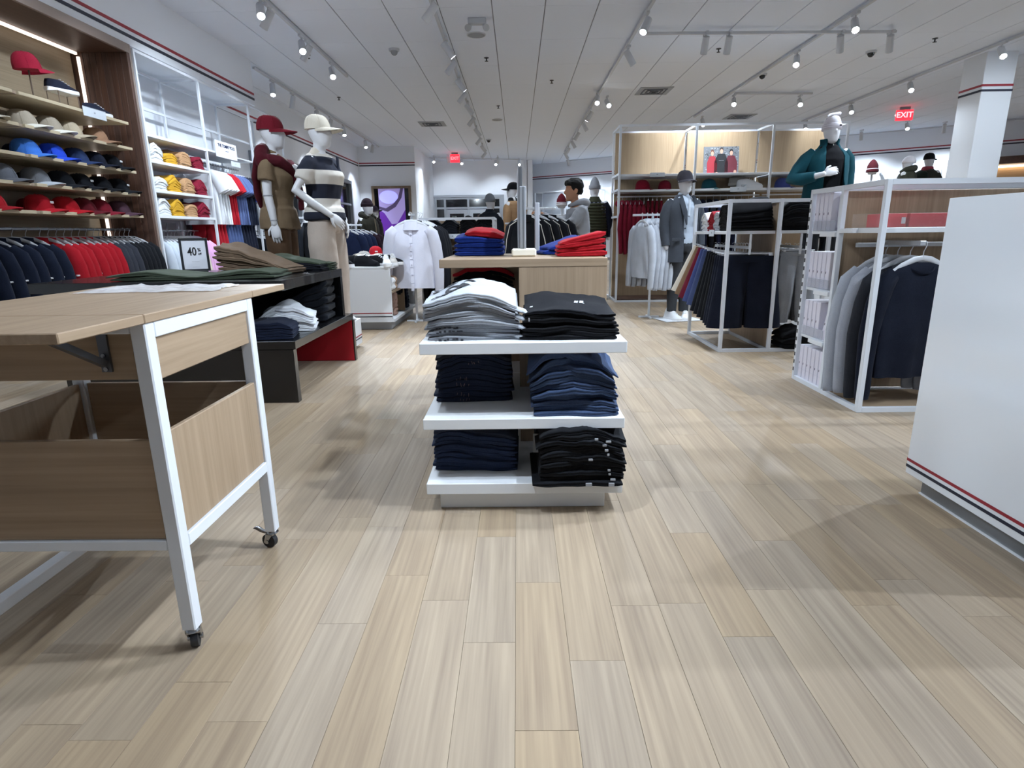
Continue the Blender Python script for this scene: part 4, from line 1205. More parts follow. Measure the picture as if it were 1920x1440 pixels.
def centre_stacks():
    # tall grey tee pile, left of the upper shelf
    s = Stack(-.168, 2.215, .635, .325, .30, .02, 1, 24, 10)
    def amp(u, v): return .86 + .30 * sin(pi * u ** 1.25) + .16 * v
    for k in range(11):
        top = k == 10
        if top:
            s.lay('folded_tee', .0165, fabric('abb1ba'), 'grey graphic tee lying on top of the tall grey tee pile', 'shirt', 'grey tees on the upper centre shelf', amp, 2, .004, .2)
            ink = plain('191b24', .8)
            for txt, sz, u, v, r in (('TH', .062, .17, .32, 1.45), ('O', .075, .30, .52, 1.2), ('85', .05, .42, .55, 1.1), ('M', .05, .33, .30, 1.1), ('Y', .055, .12, .75, 1.5), ('E', .05, .47, .80, 1.1), ('NY', .045, .26, .82, 1.2)):
                s.print_on(txt, sz, u, v, r, ink, bold=.0035)
        else:
            s.lay('folded_tee', .0130, GREYTEE if k % 3 else fabric('84888f'), 'grey graphic tee folded in the tall pile on the upper centre shelf', 'shirt', 'grey tees on the upper centre shelf', amp, 2, .009, .35, ragged=.06, turn=random.Random(k).uniform(-.025, .025))
            if k in (0, 1, 4, 7, 9):     # sleeve ends sagging out of the fold at the right
                o, w_, d_, ox, oy, b0 = s.last
                zt = float(s.Hh[-2, 1]) - b0; r = random.Random(k + 40)
                mb = MB().tube([(w_ / 2 - .05, -d_ / 2 + .05, zt - .008), (w_ / 2 - .01, -d_ / 2 + .02, zt - .006), (w_ / 2 + .022, -d_ / 2 - .004, zt - .014), (w_ / 2 + .034 + r.uniform(0, .012), -d_ / 2 + .004, zt - .024)], [.016, .019, .017, .008], 10, side=(0, 1, 0), flat=.42)
                part('sleeve', mb, fabric('a9afb8'), o, 70)
            if k in (0, 2, 3):     # print showing on the folded front edge
                ink = plain('191b24', .8); o, w_, d_, ox, oy, b0 = s.last
                mb = MB(); r = random.Random(k + 4)
                for q in range(7):
                    u = .10 + q * .045 + r.uniform(-.01, .01); i = int(u * s.nx)
                    x = (u - .5) * w_ + ox; z = s.Hh[i, 0] - b0 - .013 + r.uniform(-.002, .002)
                    mb.box(x - .005, x + r.uniform(.001, .006), -d_ / 2 + oy - .0125, -d_ / 2 + oy - .0085, z, z + r.uniform(.003, .008))
                part('printed_lettering', mb, ink, o)
    # black trousers, right of the upper shelf
    s = Stack(.183, 2.20, .635, .335, .30, -.01, 2, 20, 8)
    ampb = lambda u, v: .85 + .25 * v + .12 * sin(pi * u * 1.4)
    for k in range(7):
        m = BLACKC if k < 6 else fabric('12141a', .2)
        s.lay('folded_sweatpants', .0165, m, 'black sweatpants folded in the pile on the right of the upper shelf' if k < 6 else 'charcoal sweatpants with white lettering topping the black pile', 'pants',
              'black sweatpants on the upper centre shelf', ampb, 2, .008, .3, w=1 if k < 4 else .95, ragged=.05)
        if k == 6:
            s.print_on('TOMMY', .019, .60, .42, 1.45, plain('d9dbe0', .7), bold=.0004)
            s.print_on('JEANS', .019, .66, .42, 1.45, plain('d9dbe0', .7), bold=.0004)
            s.print_on('=', .02, .08, .3, 1.4, plain('d9dbe0', .7))
        if k == 4: s.tag_strip(.06, .002, .005, .012, TAGM, s.last[0])
    # navy jeans left, blue jeans right on the middle shelf
    s = Stack(-.178, 2.365, .361, .30, .28, .03, 3, 20, 8)
    for k in range(10):
        s.lay('folded_jeans', .0195, NAVYJ if k < 9 else fabric('232730', .2), 'dark navy jeans piled on the left of the middle shelf' if k < 9 else 'black washed jeans topping the navy pile on the middle shelf', 'jeans', 'navy jeans on the middle centre shelf',
              lambda u, v: .95 + .15 * sin(pi * u) + .1 * v, 2, .006, .3, w=1 - .004 * k, dx=.006 * (k > 7), turn=random.Random(k).uniform(-.03, .03))
        o, w_, d_, ox, oy, b0 = s.last
        if k in (0, 1, 3, 4, 7, 9):
            mb = MB(); r = random.Random(k)
            for q in range(4):
                x = -.06 + .045 * (k > 6) + q * .013 + r.uniform(-.005, .005); z = .006 + r.random() * .008
                mb.beam((x, -d_ / 2 + oy - .011, z - .004), (x + r.uniform(-.003, .004), -d_ / 2 + oy - .011, z + r.uniform(.002, .012)), .0014, .003)
            part('stitching', mb, plain('6b5a5c', .8), o)
    s = Stack(.197, 2.185, .361, .305, .30, -.05, 4, 20, 8)
    for k in range(11):
        s.lay('folded_jeans', .0185, (BLUEJ, BLUEJ2, fabric('303d57', .2))[k % 3] if k < 10 else fabric('3c4d70', .2), 'mid blue jeans piled on the right of the middle shelf' if k < 10 else 'mid blue jeans with darker pocket topping the blue pile', 'jeans',
              'blue jeans on the middle centre shelf', lambda u, v: .78 + .42 * sin(pi * u) + .06 * v, 2, .012, .4, ragged=.1, turn=random.Random(k + 20).uniform(-.05, .05), dx=.012 if k in (0, 1, 3) else -.012 if k == 10 else 0)
        if k == 10:
            o, w_, d_, ox, oy, b0 = s.last
            g = MB(); n = 8
            P = lambda u, v: ((u - .5) * w_ + ox, (v - .5) * d_ + oy, s.top(u, v) / .985 * .994 - b0 + .002)
            vs = [P(.56 + .20 * i / n, .10 + .5 * j / n) for j in range(n + 1) for i in range(n + 1)]
            g.add(vs, [(j * (n + 1) + i, j * (n + 1) + i + 1, (j + 1) * (n + 1) + i + 1, (j + 1) * (n + 1) + i) for j in range(n) for i in range(n)])
            part('pocket', g, fabric('29344d', .2), o)
    # navy trousers left, black trousers right on the bottom shelf
    s = Stack(-.168, 2.262, .114, .315, .28, -.01, 5, 20, 8)
    for k in range(10):
        s.lay('folded_trousers', .0175, NAVYJ2 if k < 9 else fabric('262d3d', .2), 'dusty navy trousers piled on the left of the bottom shelf' if k < 9 else 'grey navy trousers topping the pile on the left of the bottom shelf', 'pants', 'navy trousers on the bottom centre shelf',
              lambda u, v: 1.04 - .22 * u + .08 * v, 2, .006, .35, ragged=.06)
    s = Stack(.218, 2.125, .114, .305, .30, .01, 6, 20, 8)
    for k in range(11):
        s.lay('folded_joggers', .0185, BLACKC if k % 2 else fabric('111318', .3), 'black joggers with sewn tags piled right on the bottom shelf', 'pants', 'black joggers on the bottom centre shelf',
              lambda u, v: .9 + .22 * sin(pi * u) + .06 * v, 2, .010, .35, dx=-.012 if k < 1 else .006 if k < 4 else 0, w=1.05 if k < 1 else 1, ragged=.06)
        o, w_, d_, ox, oy, b0 = s.last
        for u, wd in {0: ((.62, .022), (.87, .02)), 1: ((.86, .018),), 2: ((.83, .008),), 3: ((.80, .010),), 5: ((.58, .015),), 6: ((.79, .008),), 7: ((.78, .012),), 8: ((.78, .014),), 9: ((.64, .012), (.78, .018))}.get(k, ()):
            i = int(u * s.nx)
            s.tag_strip(u, s.Hh[i, 0] - b0 - .014, wd, .007 if k else .012, TAGM, o)
    t = thing('swing_tag', 'grey cardboard swing tag hanging beside the black joggers', 'tag', (.062, 2.10, .215))
    bx('card', plain('7c7e82', .6), t, -.010, .010, -.001, .001, -.02, .055, .0004)
    part('string', MB().tube([(0, 0, .055), (.004, .004, .075), (.02, .02, .088)], .0009, 5), BLACKC, t)
    # stacks on the rear half, seen through the open left side
    s = Stack(-.17, 2.86 + .22, .635, .30, .28, pi, 7)
    for k in range(9): s.lay('folded_sweatshirt', .019, BLACKC, 'black sweatshirt in the shadowed pile behind the grey tees', 'shirt', 'black sweatshirts on the rear of the centre display', lambda u, v: .9 + .2 * sin(pi * u), 2, .008)
    s.lay('folded_sweatshirt', .022, fabric('8e1420'), 'dark red sweatshirt on top of the black pile behind the grey tees', 'shirt')
    s = Stack(-.17, 3.12, .361, .30, .28, pi, 8)
    for k in range(9): s.lay('folded_jeans', .019, NAVYJ, 'navy jeans in the shadowed rear of the middle shelf', 'jeans', 'navy jeans on the rear of the centre display')
centre_stacks()

# ---- knitted beanies on the centre display top
def beanies():
    blue, red = fabric('132b74', .25, 90), fabric('98141e', .22, 90)
    G = 'beanies on the centre display'
    s = Stack(-.175, 2.90, .8985, .225, .20, .0, 70, 16, 8)
    for k in range(3): s.lay('beanie', .021, blue, 'royal blue knit beanie in the stack left of the sign block', 'beanie', G, lambda u, v: .92 + .2 * v, 2, .004, .12, puff=1.1)
    s.lay('beanie', .026, blue, 'royal blue knit beanie slanting on top of the left stack', 'beanie', None, lambda u, v: 1.35 - .75 * u + .2 * v, 2, .002, .12, puff=1.1)
    s.lay('beanie', .024, red, 'red knit beanie lying over the royal blue stack', 'beanie', None, lambda u, v: .75 + .5 * sin(pi * u), 2, .002, .2, w=.80, dx=.026, dy=.02, puff=1.1)
    s = Stack(.195, 2.93, .8985, .20, .19, .25, 71, 16, 8)
    s.lay('beanie', .030, blue, 'royal blue knit beanie lowest behind the red stack', 'beanie', None, lambda u, v: .6 + .7 * u, 2, .002, .15, puff=1.1)
    s.lay('beanie', .036, blue, 'royal blue knit beanie slanting up behind the red stack', 'beanie', None, lambda u, v: .4 + 1.15 * u, 2, .002, .15, dx=.03, puff=1.1)
    s = Stack(.272, 2.68, .8985, .215, .20, -.02, 72, 16, 8)
    for k in range(3): s.lay('beanie', .022, red, 'bright red knit beanie in the stack right of the sign block', 'beanie', G, lambda u, v: .72 + .5 * u, 2, .006, .12, w=1 - .03 * k, puff=1.1)
    s.lay('beanie', .022, red, 'bright red knit beanie slanting on top of the red stack', 'beanie', None, lambda u, v: .6 + .75 * u, 2, .002, .15, w=.9, dx=.008, puff=1.1)
beanies()

# ---- folded clothes on the other fixtures
def simple_stack(n, x, y, z, w, d, t, m, label, cat, group, rz, seed, name='folded_polo', amp=None, plies=2, toplabel=None, topm=None, jit=.008, rough=.3):
    s = Stack(x, y, z, w, d, rz, seed, 12, 6)
    for k in range(n):
        top = k == n - 1 and toplabel
        s.lay(name, t, topm if top and topm else m, toplabel if top else label, cat, group, amp or (lambda u, v: .85 + .3 * sin(pi * u)), plies, jit, rough)
    return s
def rack_stacks():
    cols = (('white', fabric('d5dade'), 6.74), ('yellow', fabric('c2962a', .18), 7.02), ('tan', fabric('b18c68', .15), 7.32), ('burgundy', fabric('7e1a30', .15), 7.61))
    sd = 20
    for zi, (z, nm) in enumerate(((1.80, 'top'), (1.50, 'middle'), (1.237, 'bottom'))):
        for ci, (cn, m, y) in enumerate(cols):
            n = (6, 4, 6, 5)[ci] if zi == 0 else (5, 6, 6, 6)[ci] if zi == 1 else (6, 6, 5, 6)[ci]
            simple_stack(n, -4.03, y, z, .245, .31, .025, m, '%s polo shirt folded on the %s shelf of the wall rack' % (cn, nm), 'shirt', '%s polos on the %s wall rack shelf' % (cn, nm), pi / 2, sd, amp=lambda u, v: .7 + .5 * sin(pi * u) + .1 * v); sd += 1
    # black nesting tables
    ol, tan, nv = fabric('3a4236', .2), fabric('5f4f40', .18), fabric('12141c', .25)
    s = Stack(-1.98, 3.80, .75, .95, .40, .10, 50, 20, 8)
    for k in range(2): s.lay('folded_trousers', .022, ol, 'olive green trousers spread along the front of the black table', 'pants', 'olive trousers at the front of the black table', lambda u, v: .8 + .3 * sin(pi * u * 3), 2, .02, .5)
    rz = .95
    s = Stack(-1.79, 4.20, .75, .50, .27, -.12, 51, 20, 8)
    amp = lambda u, v: 1.6 - 1.15 * u
    for k in range(6): s.lay('folded_trousers', .0185, tan, 'brown chinos in the sloping pile on the black table', 'pants', 'brown chinos on the black table', amp, 2, .012, .4)
    s.lay('folded_trousers', .026, tan, 'brown chinos lying over the top of the sloping brown pile', 'pants', None, amp, 2, .004, .4, w=.92, dx=-.03, turn=-.04)
    s = Stack(-1.70, 4.50, .75, .55, .22, -.05, 52, 16, 6)
    for k in range(4): s.lay('folded_trousers', .018, nv, 'black trousers piled between the brown and olive trousers', 'pants', 'black trousers on the black table', lambda u, v: 1.35 - .75 * u, 2, .01, .3)
    s.lay('folded_trousers', .022, ol, 'olive trousers folded over the black pile at the far table corner', 'pants', None, lambda u, v: 1.35 - .75 * u, 2, .004, .3, w=.8, dx=.05)
    s = Stack(-1.46, 4.58, .75, .13, .14, 0, 56, 10, 6)
    for k in range(4): s.lay('folded_trousers', .0135, ol, 'olive trousers in the small pile by the striped mannequin', 'pants', 'olive trousers at the far corner of the black table')
    wt = fabric('d8dce2', .1)
    s = Stack(-1.55, 3.98, .385, .34, .26, .25, 53, 16, 8)
    for k in range(6): s.lay('folded_shirt', .019, wt, 'white shirt folded in the pile on the low black table', 'shirt', 'white shirts on the low black table', lambda u, v: .8 + .4 * sin(pi * u), 2, .012, .45)
    s.lay('folded_shirt', .026, wt, 'white shirt with slanted folds topping the pile on the low black table', 'shirt', None, lambda u, v: .8 + .5 * sin(pi * u), 2, .004, .7)
    simple_stack(6, -1.56, 3.68, .385, .30, .26, .016, NAVYC, 'navy jeans folded at the near end of the low black table', 'jeans', 'navy jeans on the low black table', .2, 54, 'folded_jeans')
    simple_stack(5, -1.56, 4.42, .385, .33, .26, .050, fabric('161920', .25), 'black sweater folded at the far end of the low black table', 'shirt', 'black sweaters on the low black table', .1, 55, 'folded_sweater', lambda u, v: .55 + .75 * u)
    # middle right rack: piles facing the aisle on the left
    for cn, m, y, n in (('white', fabric('d9dce0', .08), 5.63, 6), ('red', fabric('8c1c26', .15), 5.44, 6), ('light grey', fabric('a9adb4', .12), 5.30, 6), ('black', BLACKC, 5.09, 7)):
        simple_stack(n, 1.895, y, .99, .17 if cn != 'black' else .27, .34, .026 if cn != 'black' else .030, m, '%s sweatshirt folded on the shelf of the middle right rack' % cn, 'shirt', '%s sweatshirts on the middle right rack' % cn, -pi / 2, sd, 'folded_sweatshirt', lambda u, v: .7 + .35 * sin(pi * u) + .2 * v); sd += 1
    simple_stack(7, 2.31, 5.12, .99, .32, .28, .031, BLACKC, 'black fleece folded on the shelf right of the oak divider', 'shirt', 'black fleeces on the middle right rack', 0, sd, 'folded_fleece'); sd += 1
    simple_stack(3, 2.38, 5.02, .02, .34, .24, .05, BLACKC, 'black jeans folded low on the deck of the middle right rack', 'jeans', 'black jeans on the deck of the middle right rack', 0, sd, 'folded_jeans'); sd += 1
    # rack behind the centre display
    for x, n, lab, m in ((-1.00, 6, 'black folded denim in the leftmost pile behind the centre display', fabric('12151c', .3)), (-.795, 6, 'black folded denim in the second pile behind the centre display', fabric('15181f', .3)),
                         (-.585, 7, 'black folded sweater in the third pile behind the centre display', BLACKC), (-.39, 7, 'black folded sweater in the rightmost pile behind the centre display', BLACKC)):
        simple_stack(n, x, 7.37, .985, .19, .26, .026, m, lab, 'shirt', lab.split(' in ')[0] + ' ' + lab.split(' in the ')[1].split(' pile')[0], 0, sd, 'folded_denim' if 'denim' in lab else 'folded_sweater'); sd += 1
    # cubbies of the shoe table
    for y, z, m, lab, n in ((6.62, .41, fabric('b29a86'), 'beige sweater stuffed in the near upper cubby', 1), (6.52, .41, fabric('d9dce0', .1), 'white tee rolled in the near upper cubby', 1),
                            (7.33, .41, NAVYC, 'navy sweater folded in the far upper cubby', 2), (7.20, .41, fabric('b5303a'), 'red sweater folded in the far upper cubby', 1),
                            (6.66, .12, fabric('a5887c'), 'dusty pink blanket folded in the near lower cubby', 3), (7.36, .12, NAVYC, 'navy blanket folded in the far lower cubby', 3)):
        simple_stack(n, -1.50, y, z, .16, .24, .075 if n > 1 else .12, m, lab, 'clothing', None if n == 1 else lab.split(' folded')[0] + 's', pi / 2, sd, 'folded_sweater'); sd += 1
    # slabs on the shoe table beside the shirts
    for x, y, m, lab, n in ((-1.74, 7.45, fabric('2f3a3e'), 'dark green tee folded behind the caps on the shoe table', 3), (-1.55, 7.5, fabric('cdb5cf', .12), 'pale pink tee folded on the shoe table', 5), (-1.42, 7.66, fabric('6d1a2a'), 'wine red tee folded at the back of the shoe table', 4)):
        simple_stack(n, x, y, .672, .19, .2, .022, m, lab, 'shirt', None if n == 1 else lab.split(' folded')[0] + 's on the shoe table', 0, sd, 'folded_tee'); sd += 1
    simple_stack(1, -1.52, 7.62, .79, .2, .2, .022, fabric('d4b45a'), 'yellow tee lying on the pink and red tees at the back', 'shirt', None, 0, sd, 'folded_tee')
rack_stacks()

# ------------------------------------------------------------------ hanging garments
_G = {}
def body_mesh(kind, v=0):
    key = (kind, v)
    if key in _G: return _G[key]
    L, hw, th, hem = {'jacket': (.70, .235, .052, .225), 'shirt': (.74, .225, .034, .225), 'tee': (.70, .225, .026, .225), 'hoodie': (.68, .235, .048, .215), 'coat': (.95, .225, .05, .24)}[kind]
    n, rows = 28, 13
    rings = []
    for j in range(rows + 1):
        f = j / rows
        ring = []
        for k in range(n):
            a = 2 * pi * k / n
            w = hem + (hw - .015 - hem) * min(1, f * 1.6) if f < .72 else hw - .015 + .012 * (f - .72) / .28 - .04 * max(0, f - .9) / .1
            x = w * cos(a)
            ztop = -.085 - .30 * max(0, abs(x) - .055)
            z = -L + (ztop + L) * f
            t = th * (1 - .82 * max(0, (f - .62) / .38) ** 1.5) * (.85 + .15 * f)
            wr = noise.noise((x * 10 + v * 7, z * 3.2 + v, (1 if sin(a) > 0 else -1) * 3)) * .024 + .011 * sin(x * 34 + v * 2 + z * 4) * (1 - f)
            ring.append((x, t * sin(a) + wr * (1 - f * .6) * (1 if abs(sin(a)) > .15 else .3), z))
        rings.append(ring)
    me = MB().loops(rings).mesh('garment_body', 80)
    _G[key] = me
    return me
def sleeve_mesh(kind, side, v=0):
    key = ('sl', kind, side, v)
    if key in _G: return _G[key]
    if kind == 'tee':
        pts = [(.16, 0, -.135), (.215, 0, -.19), (.255, .004, -.265), (.285, .006, -.335)]; rad = [.052, .066, .068, .070]; fl = .42
    else:
        e = .80 if kind != 'coat' else .88
        pts = [(.165, 0, -.14), (.215, 0, -.19), (.240, .006, -.30), (.262, .010, -.46), (.272, -.004, -.60), (.270, -.012, -e + .03), (.270, -.014, -e)]
        rad = [.045, .062, .066, .060, .052, .046, .040]; fl = .62
    pts = [(p[0] * side, p[1], p[2] + (0 if i < 2 else .006 * sin(v * 3 + i * 2))) for i, p in enumerate(pts)]
    me = MB().tube(pts, rad, 12, side=(1, 0, 0), flat=fl).mesh('sleeve', 80)
    _G[key] = me
    return me
def misc_mesh(k):
    if k in _G: return _G[k]
    n = 16
    if k == 'collar_stand':
        mb = MB(); ring = lambda r, rb, z0: [(r * cos(2 * pi * i / n), rb * sin(2 * pi * i / n) , z0 - .02 * cos(2 * pi * i / n) ** 2 * .3) for i in range(n)]
        mb.loops([ring(.075, .038, -.125), ring(.066, .044, -.09), ring(.062, .042, -.055), ring(.056, .036, -.055), ring(.058, .036, -.10)])
    elif k == 'collar_shirt':
        mb = MB(); ring = lambda r, rb, z0, d: [(r * cos(2 * pi * i / n), rb * sin(2 * pi * i / n), z0 + d * (sin(2 * pi * i / n) < -.3)) for i in range(n)]
        mb.loops([ring(.086, .052, -.12, -.035), ring(.060, .042, -.058, -.012), ring(.054, .036, -.062, -.012), ring(.056, .034, -.11, 0)])
    elif k == 'neckband':
        mb = MB(); mb.loops([[(r * cos(2 * pi * i / n), r * .42 * sin(2 * pi * i / n), z + (-.045 if sin(2 * pi * i / n) < 0 else 0) * abs(sin(2 * pi * i / n))) for i in range(n)] for r, z in ((.085, -.094), (.078, -.086), (.070, -.090), (.075, -.10))], closed=True)
    elif k == 'hood':
        mb = MB().tube([(-.10, -.01, -.12), (-.09, .035, -.10), (-.04, .06, -.085), (.04, .06, -.085), (.09, .035, -.10), (.10, -.01, -.12)], [.022, .036, .045, .045, .036, .022], 10, flat=1.1)
    elif k == 'hanger':
        mb = MB()
        for s in (-1, 1): mb.tube([(0, 0, -.062), (s * .05, 0, -.070), (s * .12, 0, -.098), (s * .185, 0, -.135)], [.013, .016, .015, .010], 8, side=(0, 0, 1), flat=.45)
        mb.tube([(0, 0, -.06), (0, 0, -.03), (.010, 0, -.012), (.016, 0, .004), (.010, 0, .018), (-.004, 0, .022), (-.015, 0, .014)], .0028, 6)
    elif k == 'clip_hanger':
        mb = MB().tube([(-.17, 0, -.045), (.17, 0, -.045)], .006, 6)
        mb.tube([(0, 0, -.045), (0, 0, -.02), (.012, 0, -.004), (.012, 0, .014), (0, 0, .022), (-.012, 0, .014)], .0026, 6)
        for s in (-1, 1): mb.box(s * .14 - .014, s * .14 + .014, -.010, .010, -.085, -.038, .003)
    elif k == 'pants':
        mb = MB(); rows = 12; m = 24
        for s in (-1, 1):
            rings = []
            for j in range(rows + 1):
                f = j / rows; z = -.07 - f * .72
                cx = s * (.085 + .03 * f + .02 * f * f); rx = .092 + .012 * f - .01 * (f > .9); ry = .020 + .022 * min(1, f * 2) + .012 * f
                rings.append([(cx + rx * cos(2 * pi * k / m), ry * sin(2 * pi * k / m) + .010 * noise.noise((cos(2 * pi * k / m) * 1.6 + s, f * 2.5, s * 4.0)) + .006 * sin(k * 2.1) * f, z) for k in range(m)])
            mb.loops(rings)
    elif k == 'shorts':
        mb = MB(); rows = 8; m = 24
        for s in (-1, 1):
            rings = []
            for j in range(rows + 1):
                f = j / rows; z = -.06 - f * .46
                cx = s * (.088 + .035 * f); rx = .095 + .022 * f; ry = .018 + .02 * min(1, f * 2) + .012 * f
                rings.append([(cx + rx * cos(2 * pi * k / m), ry * sin(2 * pi * k / m) + .010 * noise.noise((cos(2 * pi * k / m) * 1.6 + s, f * 2.5, s * 4.0)), z) for k in range(m)])
            mb.loops(rings)
    elif k == 'waistband':
        mb = MB(); mb.loops([[(.182 * cos(2 * pi * i / n) * q, .024 * sin(2 * pi * i / n) * q, z) for i in range(n)] for q, z in ((1.0, -.10), (1.02, -.098), (1.02, -.060), (.97, -.058))])
    elif k == 'placket':
        mb = MB()
        for j in range(8):
            f = j / 7; z = -.13 - f * .56
            mb.add([(-.016, -.030 - .022 * min(1, f * 2.2), z), (.016, -.030 - .022 * min(1, f * 2.2), z), (.016, -.0335 - .022 * min(1, f * 2.2), z - .074), (-.016, -.0335 - .022 * min(1, f * 2.2), z - .074)], [(0, 1, 2, 3)])
    elif k == 'button':
        mb = MB().cyl((0, 0, 0), (0, -.004, 0), .006, n=8)
    me = mb.mesh(k, 80 if k not in ('placket',) else None)
    _G[k] = me
    return me

HN = [0]
def hung(kind, m, label, loc, rz=0.0, group=None, collar=None, hanger=True, name=None, cat=None, scale=1.0, trim_m=None, badge=False, tilt=0.0, hm=None, end='from near'):
    """one garment on its hanger, hook at loc; garment faces local -Y"""
    HN[0] += 1
    v = HN[0] % 4
    if group and end: label = nth(label, end)
    if kind in ('pants', 'shorts'):
        t = thing(name or 'hanging_' + kind, label, cat or kind, loc, rz, group, scale)
        inst('legs', misc_mesh(kind), m, t); inst('waistband', misc_mesh('waistband'), trim_m or m, t)
        if hanger: inst('hanger', misc_mesh('clip_hanger'), hm or HANGER, t)
        t.rotation_euler = (0, tilt, rz)
        return t
    t = thing(name or 'hanging_' + kind, label, cat or kind, loc, rz, group, scale)
    t.rotation_euler = (0, tilt, rz)
    inst('body', body_mesh(kind, v), m, t)
    for s in (-1, 1): inst('sleeve', sleeve_mesh(kind, s, v), m, t)
    ck = collar or {'jacket': 'collar_stand', 'coat': 'collar_stand', 'shirt': 'collar_shirt', 'tee': 'neckband', 'hoodie': 'hood'}[kind]
    inst('collar' if ck != 'hood' else 'hood', misc_mesh(ck), trim_m or m, t)
    if hanger: inst('hanger', misc_mesh('hanger'), hm or HANGER, t)
    if badge: part('badge', MB().box(.244, .258, -.064, -.028, -.372, -.360, .002), plain('d8dade', .5), t)
    return t

def hang_all():
    rnd = random.Random(11)
    # left wall cabinet rail: navy, red, slate, black jackets
    nav, red, sla, blk = fabric('161d2e', .22), fabric('a01824', .16), fabric('33363f', .2), fabric('15171c', .25)
    sets = ((3.4, 5.05, 13, nav, 'navy', 1.0), (5.20, 5.76, 7, red, 'bright red', 1.0), (5.86, 6.02, 3, sla, 'slate grey', 1.0), (6.10, 6.40, 5, blk, 'black', 1.0))
    for a, b_, n, m, cn, sc in sets:
        for k in range(n):
            y = a + (b_ - a) * k / (n - 1)
            hung('jacket', m, '%s zip jacket hanging on the rail below the cap shelves' % cn, (-4.10, y, 1.078), rnd.uniform(-.06, .10) + .10, '%s jackets below the cap shelves' % cn, badge=True, scale=1.06)
    # tall white rack, first bay low rail
    seq = [(fabric('b9c3cf', .12), 'pale blue', 4), (fabric('474a50', .2), 'grey', 2), (fabric('d3cdbd', .1), 'cream', 5), (fabric('d9a9d3', .12), 'pink', 4)]
    y = 6.66
    for m, cn, n in seq:
        for k in range(n):
            hung('shirt', m, '%s shirt hanging low in the first wall rack bay' % cn, (-4.085, y, 1.07), rnd.uniform(-.05, .05), '%s shirts low in the white wall rack' % cn); y += .072
    # second bay high rail: white, red, blue, navy tees with the sleeves towards the aisle
    seq = [(fabric('dde1e6', .06), 'white', 5), (fabric('a81d2a', .14), 'red', 3), (fabric('5a6a96', .14), 'faded blue', 4), (fabric('1c2233', .2), 'navy', 4)]
    y = 7.92
    for m, cn, n in seq:
        for k in range(n):
            hung('tee', m, '%s tee hanging high in the second wall rack bay' % cn, (-4.06, y, 1.93), rnd.uniform(-.05, .05), '%s tees high in the white wall rack' % cn, scale=1.1); y += .074
    y = 7.95
    for m, cn, n in ((fabric('9c1a26', .14), 'red', 3), (fabric('47577f', .18), 'blue denim', 5), (fabric('161b2a', .2), 'dark navy', 5)):
        for k in range(n):
            hung('pants', m, '%s trousers hanging under the tees in the white wall rack' % cn, (-4.06, y, 1.24), rnd.uniform(-.05, .05), '%s trousers under the tees' % cn, hanger=False); y += .09
    for k in range(8):
        hung('coat', fabric('14161b', .25), 'black coat hanging in the last bay of the white wall rack', (-4.06, 9.3 + k * .12, 1.075), rnd.uniform(-.05, .05), 'black coats in the last wall rack bay')
    for k in range(3): simple_stack(3, -4.05, 9.45 + .3 * k, 1.50, .24, .30, .03, (fabric('223a9a'), fabric('1c2c6c'), BLACKC)[k], '%s sweater folded high in the last wall rack bay' % ('royal blue', 'dark blue', 'black')[k], 'shirt', '%s sweaters in the last wall rack bay' % ('royal blue', 'dark blue', 'black')[k], pi / 2, 90 + k, 'folded_sweater')
    # right floor rack: greys behind a navy sweatshirt facing the aisle
    for k, (m, cn) in enumerate(((fabric('121725', .2), 'dark navy'), (fabric('26282e', .2), 'charcoal'), (fabric('9a9ea8', .12), 'mid grey'), (fabric('a3a8b2', .12), 'pale grey'))):
        hung('hoodie' if k == 3 else 'tee' if k == 9 else 'hoodie', m, '%s sweatshirt on the front rail of the right floor rack' % cn, (2.185 - .022 * k, 3.27 + .075 * k, .905), .10, 'sweatshirts on the right floor rack', collar='neckband', scale=.93, end=None).scale = (.93, .93, 1.06)
    # middle floor rack: trousers in several colours on the aisle side, grey ones beyond the divider
    cols = [('cream', fabric('bdb6a8', .1)), ('tan', fabric('6f5843', .15)), ('burgundy', fabric('5c1526', .18)), ('denim blue', fabric('39446e', .18)), ('slate blue', fabric('3a4568', .18))]
    for k, (cn, m) in enumerate(cols):
        hung('shorts', m, '%s shorts hanging on the aisle side of the middle floor rack' % cn, (1.87, 5.74 - k * .085, .865), -.30, None, tilt=.30 - .045 * k, scale=1.0 + .02 * k)
    for k in range(7):
        hung('shorts', fabric('0b0d12', .25) if k < 4 else fabric('0f1422', .25), '%s shorts hanging at the near end of the middle floor rack' % ('black' if k < 4 else 'dark navy'), (1.90, 5.34 - k * .06, .865), -.22 + .03 * k, end='from far', tilt=max(0, .10 - .03 * k), scale=1.16 + .02 * k, group='%s shorts on the middle floor rack' % ('black' if k < 4 else 'dark navy'))
    for k in range(8):
        hung('pants', fabric('787c82', .16) if k % 3 else fabric('8b8f95', .16), 'grey sweatpants hanging right of the oak divider', (2.32 + .01 * (k % 2), 5.02 + k * .085, .865), .12 * sin(k * 2.0), 'grey sweatpants on the middle floor rack', scale=.80)
    # tall shelving: maroon hoodies and trousers
    for k in range(10):
        hung('pants' if k > 5 else 'hoodie', fabric('6a1024', .2), 'maroon %s hanging in the first bay of the tall shelving' % ('joggers' if k > 5 else 'hoodie'), (1.52 + k * .062, 8.89, 1.47), 1.35, 'maroon %s in the tall shelving' % ('joggers' if k > 5 else 'hoodies'), scale=.98, end='from left')
    for k in range(8):
        hung('hoodie', fabric('161b33', .2) if k % 2 else fabric('10131c', .2), 'dark navy hoodie hanging behind the suited mannequin', (2.62 + k * .10, 8.89, 1.47), 1.3, 'navy hoodies in the tall shelving', end='from left')
